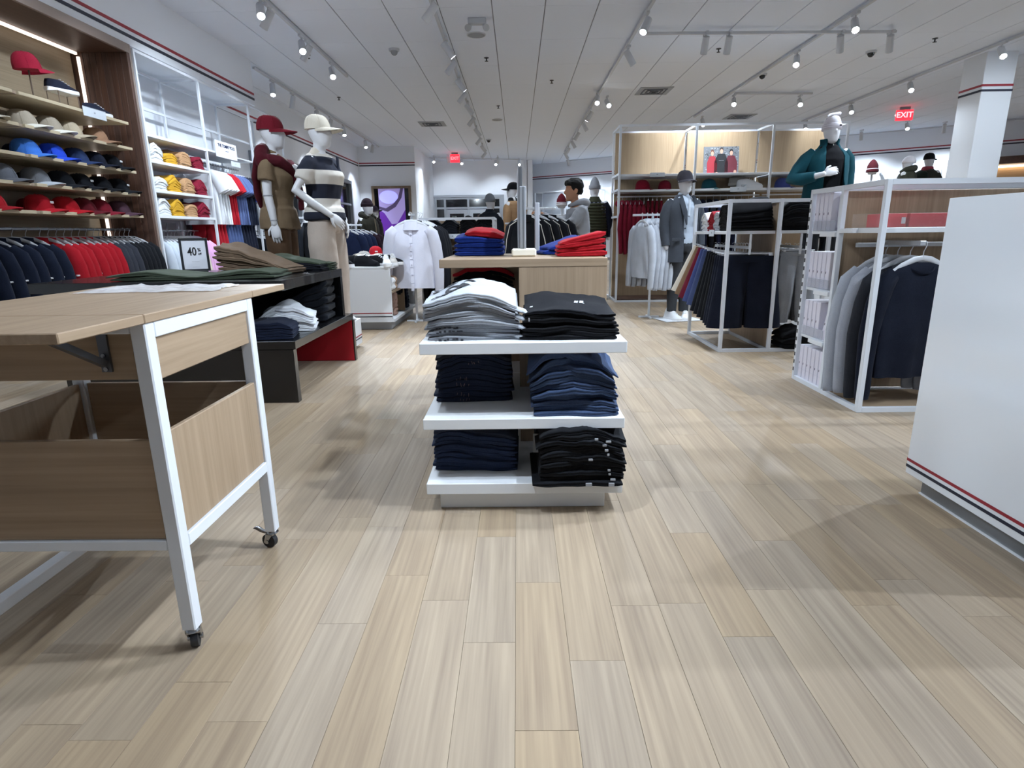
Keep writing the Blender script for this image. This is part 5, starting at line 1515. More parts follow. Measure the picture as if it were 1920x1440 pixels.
    # stands
    for k in range(5):
        hung('hoodie', fabric('a4a9b2', .14) if k % 2 else fabric('b3b9c3', .12), 'light grey hoodie on the stand by the suited mannequin', (1.44 + .058 * k, 7.05 + .004 * k, 1.178), -1.30 - .02 * k, 'light grey hoodies on the stand', scale=1.04, end='from front')
    sh = hung('shirt', fabric('d6d8e6', .05), 'white dress shirt hanging on the stand behind the shoe table', (-1.185, 6.83, 1.215), -.08, None, scale=1.10)
    inst('placket', misc_mesh('placket'), fabric('dcdeec', .04), sh)
    for k in range(5): inst('button', misc_mesh('button'), plain('b9bcd0', .4), sh, (0, -.046 - .011 * min(1, k / 2), -.20 - k * .10))
    part('neck_label', MB().box(-.016, .016, .012, .016, -.118, -.094), plain('20253f', .7), sh)
    for k in range(3): hung('jacket', fabric('1a1c22', .2), 'black shirt jacket hanging behind the white dress shirt', (-1.14 + .02 * k, 6.93 + .06 * k, 1.215), -.1, 'black shirt jackets behind the white shirt', scale=1.12, end='from front')
    for k in range(4):
        x, y = .24 + (k - 1.5) * .10 * cos(.5), 6.55 + (k - 1.5) * .10 * sin(.5)
        j = hung('jacket', fabric('101218', .25), 'black track jacket with white piping on the stand before the person', (x, y, 1.240), -.62 + .08 * k, 'black track jackets before the person', scale=1.0, end='from left')
        for s in (-1, 1): part('piping', MB().tube([(s * .12, -.022, -.118), (s * .20, -.036, -.165), (s * .245, -.036, -.31), (s * .27, -.022, -.46)], .005, 5), plain('c9c6bd', .6), j)
    for k in range(6):
        hung('coat', fabric('3a3d42', .2) if k % 2 else fabric('25272c', .2), 'dark grey coat on the stand right of the black stacks', (-.08 + k * .085, 8.74 + .008 * k, 1.125), 1.25, 'dark grey coats right of the black stacks', end='from left')
    for k in range(6):
        hung('coat', fabric('2c2a28', .2) if k % 2 else fabric('1d1d1f', .2), 'dark coat hanging under the black folded piles', (-1.03 + k * .13, 7.41, .845), 1.2, 'dark coats under the black piles', scale=.82, end='from left')
    for k in range(7):
        hung('jacket', fabric('14161b', .25) if k % 2 else fabric('1b1f26', .25), 'dark jacket on the stand left of the striped shirt mannequin', (-2.78 + (k - 3) * .085 * cos(.5), 8.2 + (k - 3) * .085 * sin(.5), 1.225), .5 + 1.2, 'dark jackets left of the striped shirt mannequin', end='from left')
    for k in range(5):
        hung('jacket', fabric('1b2440', .2) if k < 3 else fabric('281a24', .2), '%s jacket on the stand right of the striped shirt mannequin' % ('navy' if k < 3 else 'plum'), (-2.35 + (k - 2) * .10 * cos(1.1), 8.9 + (k - 2) * .10 * sin(1.1), 1.135), -.1, '%s jackets right of the striped mannequin' % ('navy' if k < 3 else 'plum'), scale=1.05, end='from front')
hang_all()

# ------------------------------------------------------------------ caps, shoes, boxes
_K = {}
def cap_meshes():
    if _K: return _K
    n, rows = 24, 9
    rings = []
    for j in range(rows + 1):
        f = j / rows; a = f * pi / 2 * .985
        z = .118 * sin(a) ** .9; r = cos(a) ** .62
        rings.append([(.083 * r * cos(2 * pi * k / n), (.098 if sin(2 * pi * k / n) > 0 else .092) * r * sin(2 * pi * k / n) + .012 * f, z + (.006 * sin(2 * pi * k / n) * (1 - f) if sin(2 * pi * k / n) < 0 else 0)) for k in range(n)])
    _K['crown'] = MB().loops(rings).mesh('crown', 70)
    m = 14
    vs_t = []
    for (off, t) in ((0, .006), (1, .003), (2, 0.0)): pass
    mb = MB(); rings = []
    for i in range(m + 1):
        a = pi + pi * (.04 + .92 * i / m)
        xi, yi = .080 * cos(a), .088 * sin(a)
        k = sin(pi * i / m)
        ox, oy = .088 * cos(a), .090 * sin(a) - .098 * k ** .7
        arch = .026 * (1 - (xi / .08) ** 2)
        arc2 = .022 * (1 - (ox / .088) ** 2) - .022
        rings.append([(xi, yi, arch * .55 + .004), ((xi + ox) / 2, (yi + oy) / 2, (arch * .55 + arc2) / 2 + .004), (ox, oy, arc2 + .001), (ox, oy, arc2 - .003), ((xi + ox) / 2, (yi + oy) / 2, (arch * .55 + arc2) / 2), (xi, yi, arch * .55)])
    _K['visor'] = MB().loops(rings).mesh('visor', 60)
    _K['button'] = MB().ell([(0, .012, .115, .009, .009), (0, .012, .121, .007, .007), (0, .012, .123, .003, .003)], 10).mesh('button', 70)
    sw = MB()
    for k in range(6):
        a0 = pi / 6 + k * pi / 3
        sw.tube([((.0845) * cos(acos_) ** .62 * cos(a0), (.098 if sin(a0) > 0 else .092) * 1.012 * cos(acos_) ** .62 * sin(a0) + .012 * q, .119 * sin(acos_) ** .9) for q, acos_ in ((q_, q_ * pi / 2 * .985) for q_ in (0, .2, .4, .6, .8, .97))], .0012, 4)
    _K['seam'] = sw.mesh('seam')
    _K['strap'] = MB().tube([(-.03, .099, .018), (0, .104, .02), (.03, .099, .018)], .006, 6, flat=.5).mesh('strap', 70)
    return _K
def cap(m, label, loc, rz, group=None, vm=None, tilt=0.0, logo=None, scale=1.0):
    k = cap_meshes()
    t = thing('baseball_cap', label, 'cap', loc, rz, group, scale)
    t.rotation_euler = (tilt, 0, rz)
    c = inst('crown', k['crown'], m, t)
    inst('visor', k['visor'], vm or m, t)
    inst('button', k['button'], m, c); inst('seam', k['seam'], m, c)
    if logo: part('logo', MB().box(-.016, .016, -.094, -.086, .050, .066, .002), plain(logo, .6), t)
    return t
def caps():
    rz = pi / 2 + .12            # visors point out of the shelf, a little towards the viewer
    X = -3.985
    lst = [
        (1.88, 4.70, 'cdc6b8', 'cream baseball cap at the near end of the second cap shelf'), (1.88, 5.12, '9b9284', 'stone grey baseball cap with white visor on the second cap shelf'), (1.88, 5.40, '948b7d', 'stone cap right of the white visored one on the second cap shelf'),
        (1.88, 5.64, 'a89c88', 'beige baseball cap partly hidden on the second cap shelf'), (1.88, 5.98, '8f6f58', 'brown baseball cap at the far end of the second cap shelf'),
        (1.658, 5.10, '3f74c8', 'light blue baseball cap on the third cap shelf'), (1.658, 5.38, '2448c0', 'royal blue baseball cap on the third cap shelf'), (1.658, 5.66, '27375c', 'faded navy baseball cap on the third cap shelf'),
        (1.658, 5.90, '161b2a', 'dark navy baseball cap on the third cap shelf'), (1.658, 6.13, '12151c', 'black baseball cap with round badge at far end of the third shelf'),
        (1.44, 4.80, '5b5e66', 'grey baseball cap at the near end of the fourth cap shelf'), (1.44, 5.14, '6d7076', 'heather grey baseball cap with pale visor on the fourth cap shelf'), (1.44, 5.42, '15181e', 'black cap beside the heather grey one on the fourth shelf'),
        (1.44, 5.66, '12141a', 'black baseball cap with white badge on the fourth cap shelf'), (1.44, 5.92, '14161b', 'plain black baseball cap on the fourth cap shelf'), (1.44, 6.18, '14161b', 'black baseball cap with white bar at far end of the fourth shelf'),
        (1.226, 4.64, '9c1b25', 'red baseball cap at the near end of the lowest cap shelf'), (1.226, 5.12, 'a51825', 'bright red baseball cap with tiny white mark on the lowest cap shelf'), (1.226, 5.42, 'a81723', 'bright red cap right of the marked one on the lowest cap shelf'),
        (1.226, 5.64, '5c1822', 'dark red baseball cap set back on the lowest cap shelf'), (1.226, 5.86, '7a1c2c', 'maroon baseball cap on the lowest cap shelf'), (1.226, 6.14, '4b3440', 'plum baseball cap at far end of the lowest cap shelf'),
    ]
    for z, y, h, lab in lst:
        vm = fabric('d5d2c8', .08) if 'white visor on' in lab or 'stone cap' in lab else fabric('a7adb4', .1) if 'pale visor' in lab else None
        logo = 'd6d8dc' if ('badge' in lab or 'bar' in lab or 'tiny' in lab) else None
        cap(fabric(h, .16), lab, (X, y, z + .001), rz, 'caps on the wall cabinet shelves', vm, -.05, logo, 1.16)
    # second row at the back of the shelves
    for z, ys, h, cn in ((1.88, (4.95, 5.28, 5.55), '8c8377', 'stone'), (1.658, (4.75, 5.24, 5.52, 5.78, 6.02), '1d2742', 'navy'), (1.44, (4.95, 5.3, 5.56, 5.8, 6.05), '14161b', 'black'), (1.226, (4.9, 5.27, 5.54, 5.76, 6.0), '8a1622', 'red')):
        for y in ys: cap(fabric(h, .16), nth('%s baseball cap in the rear row of the wall cabinet shelves' % cn, 'from near'), (-4.19, y, z + .001), rz, '%s caps in the rear row' % cn, None, -.05)
    # cap on its wire stand
    t = thing('cap_stand', 'thin metal stand holding the burgundy cap up on the top cap shelf', 'stand', (-4.02, 5.34, 2.119))
    bx('base', plain('6b5d52', .4, .6), t, -.05, .05, -.05, .05, 0, .006)
    part('rod', MB().cyl((0, 0, .006), (0, 0, .27), .006, n=8), plain('6b5d52', .4, .6), t, 40)
    cap(fabric('8c1a30', .16), 'burgundy baseball cap raised on a thin metal stand', (-4.02, 5.34, 2.36), pi - .5 + .25, None, None, -.12, None, 1.12)
    # tall shelving
    cap(fabric('7a1226'), 'maroon baseball cap at the left of the tall shelving', (1.80, 8.86, 1.561), .5, 'caps on the tall shelving', scale=1.2)
    cap(fabric('74182a'), 'maroon baseball cap seen from the front on the tall shelving', (2.11, 8.86, 1.561), 0, 'caps on the tall shelving', scale=1.1)
    cap(fabric('1c4a55'), 'teal baseball cap right of the suited mannequin on the tall shelving', (2.74, 8.86, 1.561), .3, 'caps on the tall shelving', scale=1.2)
    cap(fabric('4a5590'), 'blue baseball cap left of the teal jacket mannequin', (3.78, 8.86, 1.561), .4, 'caps on the tall shelving', scale=1.2)
    # shoe table
    for x, y, z, h, lab, r in ((-1.83, 6.95, .672, 'b3adA2', 'stone striped cap at the left of the shoe table', .7), (-1.78, 7.02, .70, '9c9a96', 'grey cap resting on the stone cap', .5), (-1.70, 7.15, .672, '9c1622', 'dark red cap lower on the shoe table', .5), (-1.68, 7.18, .75, 'a81824', 'dark red cap with white mark on top of another', .3),
                               (-1.60, 6.98, .672, 'c9bca9', 'cream cap before the dark red caps', 1.1), (-1.50, 7.12, .672, '9c1d2a', 'red cap lying flat beside the cream cap', .9)):
        cap(fabric(h.lower()), lab, (x, y, z + .001), r, 'caps on the shoe table', logo='e0e0e0' if 'white mark' in lab else None)
caps()

def shoe_meshes(kind='low'):
    key = 'shoe_' + kind
    if key in _K: return _K[key]
    # toe at -Y; stations along the foot
    st = [(-.135, .018, .012), (-.125, .034, .022), (-.10, .043, .034), (-.06, .045, .048), (-.02, .041, .068), (.02, .037, .082 if kind == 'low' else .10), (.06, .036, .080 if kind == 'low' else .115), (.10, .036, .078 if kind == 'low' else .12), (.128, .030, .070), (.136, .02, .05)]
    n = 14
    up = MB().loops([[(w * cos(a) * (1 if sin(a) < .2 else .82), y, .022 + (h - .0) * (max(0, sin(a)) ** .8) + (-.004 if sin(a) < 0 else 0)) for a in [2 * pi * k / n for k in range(n)]] for y, w, h in st])
    so = MB().loops([[(w * 1.07 * cos(a), y * 1.03, .013 + .015 * (1 if sin(a) > 0 else -1) * min(1, abs(sin(a)) * 2.5)) for a in [2 * pi * k / n for k in range(n)]] for y, w, h in st])
    la = MB()
    for k in range(4): la.tube([(-.02, -.058 + k * .022, .069 + k * .011), (0, -.060 + k * .022, .075 + k * .011), (.02, -.058 + k * .022, .069 + k * .011)], .0035, 5)
    _K[key] = (up.mesh('upper', 60), so.mesh('sole', 50), la.mesh('laces', 60))
    return _K[key]
def shoe(m, sm, label, loc, rz, group=None, laces=None, tilt=0.0, parent=None, scale=1.0, kind='low', name='sneaker'):
    u, s, l = shoe_meshes(kind)
    if parent is None: t = thing(name, label, 'shoe', loc, rz, group, scale)
    else: t = bpy.data.objects.new('shoe', None); COL.objects.link(t); t.parent = parent; t.location = loc; t.scale = (scale,) * 3
    t.rotation_euler = (tilt, 0, rz)
    inst('upper', u, m, t); inst('sole', s, sm, t); inst('laces', l, laces or sm, t)
    return t
def shoes():
    wt, bk, rd, gr = plain('dfe2e6', .5), fabric('121318', .3), fabric('9c1d2a'), plain('a9a39c', .6)
    ws = plain('e3e5e8', .5)
    G = 'shoes on the shoe table'
    for x, y, m, sm, lab, r in ((-1.86, 6.42, bk, ws, 'black low shoe nearest the striped mannequin on the shoe table', .9), (-1.755, 6.55, bk, bk, 'black shoe with white upper edge second on the shoe table', 1.2), (-1.70, 6.78, wt, ws, 'white sneaker behind the black shoes', .9), (-1.62, 6.46, bk, bk, 'black suede shoe in the middle of the shoe table edge', 1.2),
                               (-1.55, 6.72, wt, ws, 'white flat sneaker lying left to right', 1.5), (-1.49, 6.50, bk, ws, 'black and white sneaker right of the middle', 1.1), (-1.43, 6.74, bk, ws, 'black sneaker turned to the right corner', 1.7),
                               (-1.405, 6.46, wt, ws, 'white chunky sneaker at the near right corner of the table', .3), (-1.385, 6.70, gr, ws, 'taupe and white sneaker on the right edge', .3)):
        shoe(m, sm, lab, (x, y, .673), r, G, scale=1.12)
    for x, y, m, sm, lab, r in ((-1.98, 6.46, wt, ws, 'white sneaker at the far left front of the shoe table', 1.0), (-1.93, 6.70, fabric('8b857c'), ws, 'beige canvas shoe behind the left white sneaker', 1.1), (-1.66, 6.62, wt, ws, 'white sneaker between the black suede shoes', 1.3),
                               (-1.54, 6.90, fabric('14151a', .3), ws, 'black canvas shoe beside the cream cap', 1.4), (-1.47, 6.94, wt, ws, 'white sneaker in the second row near the right edge', 1.5)):
        shoe(m, sm, lab, (x, y, .673), r, G, scale=1.05)
    shoe(rd, rd, 'red fabric shoe at the right edge of the shoe table', (-1.39, 7.05, .673), .8, G); shoe(fabric('2a2426'), ws, 'dark brown shoe behind the red shoe', (-1.42, 7.22, .673), .9, G)
    # navy canvas shoes over the caps: one on a riser, one on the shelf
    nv = fabric('1c2030', .2)
    t = thing('shoe_riser', 'small white riser with thin legs under the upper navy shoe', 'riser', (-4.00, 5.66, 2.119))
    bx('plate', plain('d9dade', .4), t, -.06, .06, -.13, .13, .125, .131)
    for x in (-.05, .05):
        for y in (-.12, .12): part('leg', MB().cyl((x, y, 0), (x, y, .125), .004, n=8), plain('7a6b60', .4, .5), t, 40)
    shoe(nv, ws, 'navy canvas shoe with red lining on the riser', (-4.00, 5.66, 2.251), pi - .55 + .2, None, ws, scale=1.0)
    shoe(nv, ws, 'navy canvas shoe on the shelf behind the price card', (-3.93, 5.98, 2.119), pi - .55 + .25, None, ws, scale=1.0)
    price_holder(-3.842, 5.80, 2.105, 'white price card on the top cap shelf edge', 'y', .30, .075)
    # sneakers on the tall shelving
    t = thing('shoe_riser', 'clear block under the white sneaker on the tall shelving', 'riser', (3.20, 8.84, 1.561))
    bx('plate', glass('dfe6ec', .35), t, -.05, .05, -.12, .12, 0, .05)
    shoe(wt, ws, 'white sneaker in front on the tall shelving', (3.27, 8.75, 1.561), 1.35, 'sneakers on the tall shelving', scale=1.25); shoe(gr, plain('bdb7ae', .6), 'taupe sneaker raised behind the white one on the tall shelving', (3.20, 8.88, 1.612), 1.2, 'sneakers on the tall shelving', scale=1.25)
shoes()

def boxed_goods():
    # white boxed shirts standing upright on the end shelves of the right rack
    for z, xs, nm in ((.985, (0, 1, 2, 3), 'top'), (.632, (0, 1, 2, 3, 4), 'second'), (.322, (0, 1, 2, 3, 4), 'third'), (.022, (0, 1, 2, 3, 4, 5), 'lowest')):
        for k in xs:
            y = 3.92 - k * .053
            h = .225
            t = thing('shirt_box', nth('white boxed shirt upright on the %s end shelf of the right rack' % nm, 'from back'), 'box', (1.99, y, z + .0015), 0, 'boxed shirts on the %s end shelf' % nm)
            if z == .322 and k == 4: t.rotation_euler = (.28, 0, 0); t['label'] = 'white boxed shirt leaning over on the third end shelf of the right rack'; del t['group']; t.location.y -= .03
            bx('box', plain('d6d4e0', .5), t, -.085, .20, -.0225, .0225, 0, h, .0025)
            bx('lid_edge', plain('b5b3c6', .5), t, -.0858, -.0853, -.0225, .0225, h * .28, h * .285, 0)
            bx('seal', plain('3c3d4c', .5), t, -.0862, -.0852, .010, .0155, h * .42, h * .48, 0)
        if z > .1:
            t = thing('front_tray', 'clear plastic fence before the boxes on the %s end shelf' % nm, 'tray', (1.897, 3.80, z + .001))
            bx('fence', glass('bfc3cf', .35), t, -.002, .002, -.14, .14, 0, .06, .0005)
    t = thing('shirt_box', 'single white box lying on the box row behind the upper shelf', 'box', (2.0, 3.70, 1.0)); bx('box', plain('dedfe6', .5), t, -.06, .1, -.03, .03, 0, .20, .0025)
    # red gift boxes on the shelf of the right rack
    rd = plain('b02432', .55)
    G = 'boxes on the right rack shelf'
    for x0, x1, m, lab, lean in ((2.00, 2.10, plain('c0303a', .5), 'red box with a white card at the left of the rack shelf', 0), (2.115, 2.37, rd, 'long red sparkling gift box on the rack shelf', 0), (2.40, 2.435, plain('dcdde2', .5), 'slim white box leaning on the rack shelf', .30),
                           (2.455, 2.52, plain('9e2230', .55), 'short dark red box leaning against the black one', .25), (2.535, 2.60, plain('1a1c24', .5), 'black box beside the dark red one on the rack shelf', .15)):
        t = thing('gift_box', lab, 'box', (x0, 3.42, 1.0015), 0, G)
        t.rotation_euler = (0, lean, 0)
        bx('box', m, t, 0, x1 - x0, -.10, .10, 0, .072, .002)
        if 'long' in lab:
            mb = MB(); r = random.Random(2)
            for k in range(46):
                x, z = r.random() * (x1 - x0 - .01), r.random() * .062 + .003
                mb.box(x, x + .003, -.1008, -.1003, z, z + .003)
            part('printed_dots', mb, plain('d06a70', .4), t)
        if 'card' in lab: bx('card', plain('dfe1e6', .5), t, .072, .094, -.1015, -.1002, .018, .052, 0)
    t = thing('box_tray', 'clear acrylic tray around the red boxes on the rack shelf', 'tray', (2.05, 3.30, 1.001))
    bx('front', glass('d9c9c4', .10), t, -.12, .55, -.002, .002, 0, .075, .0005)
    bx('side', glass('d9c9c4', .10), t, -.122, -.118, .003, .24, 0, .075, .0005)
    # spare cartons behind the boxes rack
    for k, (x, y, z0, h, m, lab) in enumerate(((2.45, 6.15, 0, .16, 'c9c3ba', 'beige carton low behind the boxed shirts'), (2.45, 6.15, .162, .12, 'd5d2cc', 'pale carton stacked on the beige carton'))):
        t = thing('carton', lab, 'box', (x, y, z0)); bx('body', plain(m, .7), t, -.16, .16, -.12, .12, 0, h - .02, .003); bx('lid', plain(m, .65), t, -.164, .164, -.124, .124, h - .0195, h, .003)
boxed_goods()
# ------------------------------------------------------------------ mannequins and the person
BH = 1.66
TORSO_M = [(.80, .135, .095, .0), (.88, .158, .108, .0), (.97, .142, .098, .0), (1.06, .143, .10, -.003), (1.17, .160, .112, -.008), (1.27, .172, .112, -.006), (1.335, .160, .092, .002), (1.375, .105, .07, .008), (1.40, .06, .056, .01)]
TORSO_F = [(.80, .135, .10, .0), (.88, .160, .112, .0), (.97, .128, .092, .0), (1.04, .118, .088, -.003), (1.15, .136, .110, -.016), (1.21, .142, .122, -.022), (1.29, .142, .10, -.004), (1.345, .120, .078, .004), (1.385, .075, .06, .008), (1.40, .05, .05, .01)]
HEAD = [(0, -.052, 1.425, .020, .024), (0, -.044, 1.437, .043, .048), (0, -.030, 1.47, .060, .072), (0, -.020, 1.515, .069, .088), (0, -.012, 1.56, .074, .096), (0, -.006, 1.60, .072, .094), (0, -.002, 1.635, .055, .074), (0, .002, 1.655, .020, .03)]

def hand(mb, wrist, d, palm_n, side, curl=.5, L=.165):
    """palm and five separate bent fingers; d = direction of the hand, palm_n = way the palm faces, side = +1/-1 thumb side along d x palm_n"""
    w, d, pn = Vector(wrist), Vector(d).normalized(), Vector(palm_n)
    pn = (pn - d * pn.dot(d)).normalized()
    ac = d.cross(pn).normalized() * side          # towards the thumb
    k = w + d * L * .50
    mb.tube([w - d * .02, w + d * .015, w + d * L * .25, w + d * L * .46, k + d * .004], [.024, .028, .038, .040, .034], 12, side=ac, flat=.42, round_ends=True)
    for i, ln in enumerate((.44, .49, .46, .36)):
        b = k + ac * (.030 - .0195 * i) - d * .012
        p1 = b + d * L * ln * .48 + pn * curl * .014
        p2 = p1 + (d * (1 - curl * .5) + pn * curl * .9).normalized() * L * ln * .32
        p3 = p2 + (d * (1 - curl * 1.0) + pn * curl * 1.3).normalized() * L * ln * .26
        mb.tube([b, p1, p2, p3], [.0100, .0092, .0084, .0066], 8, round_ends=True)
    b = w + d * L * .14 + ac * .022
    p1 = b + (d * .7 + ac * .75).normalized() * L * .24
    p2 = p1 + (d * .95 + ac * .2 + pn * curl * .6).normalized() * L * .19
    mb.tube([b, p1, p2], [.0135, .0105, .0078], 8, round_ends=True)

def limb(mb, pts, rad, n=12, **kw): mb.tube(pts, rad, n, round_ends=True, **kw)

ARM_DOWN = lambda s: [(s * .165, .005, 1.335), (s * .205, .01, 1.20), (s * .215, .005, 1.06), (s * .218, -.02, .94), (s * .222, -.045, .82)]
def arm_r(k=1.0): return [.048 * k, .045 * k, .038 * k, .034 * k, .026 * k]

def body_mesh_fig(torso, arms, head=True, feet=True, legs=((-.085, .0), (.085, .0)), hands=(), voxel=.009, nose=True, lean=0.0, name='body', seated=False):
    mb = MB()
    mb.ell([(0, cy, z, rx, ry) for z, rx, ry, cy in torso], 20)
    limb(mb, [(0, .012, 1.36), (0, .004, 1.41), (0, -.006, 1.47)], [.056, .049, .050])
    if head:
        mb.ell(HEAD, 20)
        if nose: limb(mb, [(0, -.098, 1.56), (0, -.112, 1.53), (0, -.106, 1.512)], [.008, .012, .010], 8)
    for x, y in legs:
        s = 1 if x > 0 else -1
        limb(mb, [(s * .080, 0, .86), (x * .6 + s * .04, y * .3 - .008, .66), (x, y * .6 - .012, .46), (x, y * .8 + .012, .30), (x, y + .02, .09)], [.088, .075, .054, .050, .034])
        if feet: mb.tube([(x, y + .05, .045), (x, y + .02, .05), (x, y - .06, .04), (x, y - .14, .025), (x, y - .165, .02)], [.025, .036, .036, .028, .012], 10, flat=.8, side=(1, 0, 0))
    for a in arms: limb(mb, a[0], a[1])
    ex = MB()
    for h in hands: hand(ex, *h)
    return remeshed(mb, voxel, 3, name=name, extra=ex if hands else None)

def infl(torso, e, z0, z1, hem=None):
    out = []
    for z, rx, ry, cy in torso:
        if z0 <= z <= z1: out.append((0, cy, z, rx + e, ry + e))
    if hem: out = [(0, 0, z, rx, ry) for z, rx, ry in hem] + out
    return out

def shirt_mesh(torso, sleeves, hem, e=.016, ztop=1.40, voxel=.010, wr=.006, seed=1, name='shirt', neck=.060, aniso=(1, 1, .8), ws=9):
    mb = MB()
    r = infl(torso, e, hem[-1][0] + .01, ztop - .03)
    r = [(0, 0, z, rx, ry) for z, rx, ry in hem] + r + [(0, .008, ztop - .015, neck + .03, neck + .014), (0, .008, ztop, neck, neck - .004)]
    mb.ell(r, 24)
    for pts, rad in sleeves: mb.tube(pts, rad, 12)
    return remeshed(mb, voxel, 3, wr, ws, seed, name, aniso=aniso)

def trousers_mesh(legs, top=.95, e=.018, hem=.07, flare=.0, voxel=.011, wr=.006, seed=2, name='trousers', w=(.165, .12)):
    mb = MB()
    mb.ell([(0, 0, .77, w[0] * .86, w[1] * .9), (0, 0, .84, w[0] + .012, w[1] + .005), (0, 0, .90, w[0], w[1] - .003), (0, 0, top, w[0] - .015, w[1] - .012)], 22)
    for x, y in legs:
        s = 1 if x > 0 else -1
        mb.tube([(s * .080, 0, .85), (x * .6 + s * .04, y * .3 - .006, .66), (x, y * .6 - .010, .46), (x, y * .8 + .010, .28), (x, y + .015, hem)], [.090 + e * .6, .078 + e, .060 + e + flare * .5, .056 + e + flare, .048 + e + flare], 14)
    return remeshed(mb, voxel, 3, wr, 8, seed, name, aniso=(1, 1, .6))

def open_jacket(rings, gap, sleeves, thick=.010, seed=1, wr=.007, n=44, name='jacket'):
    """open fronted shell; rings (z, rx, ry, cy); gap(z) -> (a0, a1) angles of the opening measured around -Y"""
    mb = MB()
    R = len(rings)
    out, inn = [], []
    for z, rx, ry, cy in rings:
        g0, g1 = gap(z)
        ro, ri = [], []
        for k in range(n + 1):
            a = -pi / 2 + g1 + (2 * pi - (g1 - g0)) * k / n
            ww = wr * noise.noise((cos(a) * 2.2 + seed, sin(a) * 2.2, z * 4.5)) * 1.5
            ro.append(((rx + ww) * cos(a), cy + (ry + ww) * sin(a), z)); ri.append(((rx + ww - thick) * cos(a), cy + (ry + ww - thick) * sin(a), z))
        out.append(ro); inn.append(ri)
    m = n + 1
    vs = [p for r in out for p in r] + [p for r in inn for p in r]; o = R * m; fs = []
    for i in range(R - 1):
        for k in range(n):
            a = i * m + k
            fs.append((a, a + 1, a + m + 1, a + m)); fs.append((o + a + m, o + a + m + 1, o + a + 1, o + a))
        for k in (0, n):
            a = i * m + k; fs.append((a, a + m, o + a + m, o + a))
    for i in (0, R - 1):
        for k in range(n): a = i * m + k; fs.append((a, o + a, o + a + 1, a + 1))
    mb.add(vs, fs)
    for pts, rad in sleeves: mb.tube(pts, rad, 14)
    me = mb.mesh(name, 80)
    return me

def collar_mesh(r0=.062, r1=.075, z0=1.385, h=.05, cy=.008, drop=.02, gap=.5, th=.006, n=24, flare=.02, name='collar'):
    rings = []
    mb = MB(); pr = []
    for k in range(n + 1):
        a = -pi / 2 + gap + (2 * pi - 2 * gap) * k / n
        f = abs(cos(a))
        d = drop * max(0, -sin(a))
        c, s = cos(a), sin(a)
        pr.append([(r0 * c, cy + r0 * .92 * s, z0 + h - d), (r1 * c, cy + r1 * .92 * s, z0 + h * .6 - d), ((r1 + flare) * c, cy + (r1 + flare) * .92 * s, z0 - d * 1.2), ((r1 + flare - th) * c, cy + (r1 + flare - th) * .92 * s, z0 - .003 - d * 1.2), ((r0 - th) * c, cy + (r0 - th) * .92 * s, z0 + h - d - .004)])
    return mb.loops(pr).mesh(name, 70)

def head_beanie(t, m, z=1.565, r=(.083, .104), h=.13, cuff=True, tip=0.0, slouch=None, cm=None, y=-.004):
    n = 24
    rings = []
    for f in (0, .1, .3, .5, .7, .85, .95, 1.0):
        k = sqrt(max(0.0, 1 - f ** 2.6)) if f < 1 else .05
        k = max(k, .1)
        zz = z + h * f
        rings.append((0, y + (slouch or 0) * f * f, zz, r[0] * k * (1 - tip * f), r[1] * k * (1 - tip * f)))
    b = part('beanie', MB().ell(rings, n), m, t, 80)
    if cuff: part('cuff', MB().ell([(0, y, z - .012, r[0] + .001, r[1] + .001), (0, y, z - .008, r[0] + .006, r[1] + .006), (0, y, z + .038, r[0] + .006, r[1] + .006), (0, y, z + .044, r[0] + .001, r[1] + .001)], n), cm or m, b, 60)
    return b
def head_cap(t, m, z=1.572, tilt=-.06, vm=None, rz=0.0, sc=1.0):
    k = cap_meshes()
    c = inst('cap', k['crown'], m, t, (0, -.004, z), (tilt, 0, rz), (1.02 * sc, 1.12 * sc, .96 * sc))
    inst('visor', k['visor'], vm or m, c); inst('button', k['button'], m, c); inst('seam', k['seam'], m, c)
    return c

def figure(name, label, cat, loc, rz, scale=1.0): return thing(name, label, cat, loc, rz, None, scale)

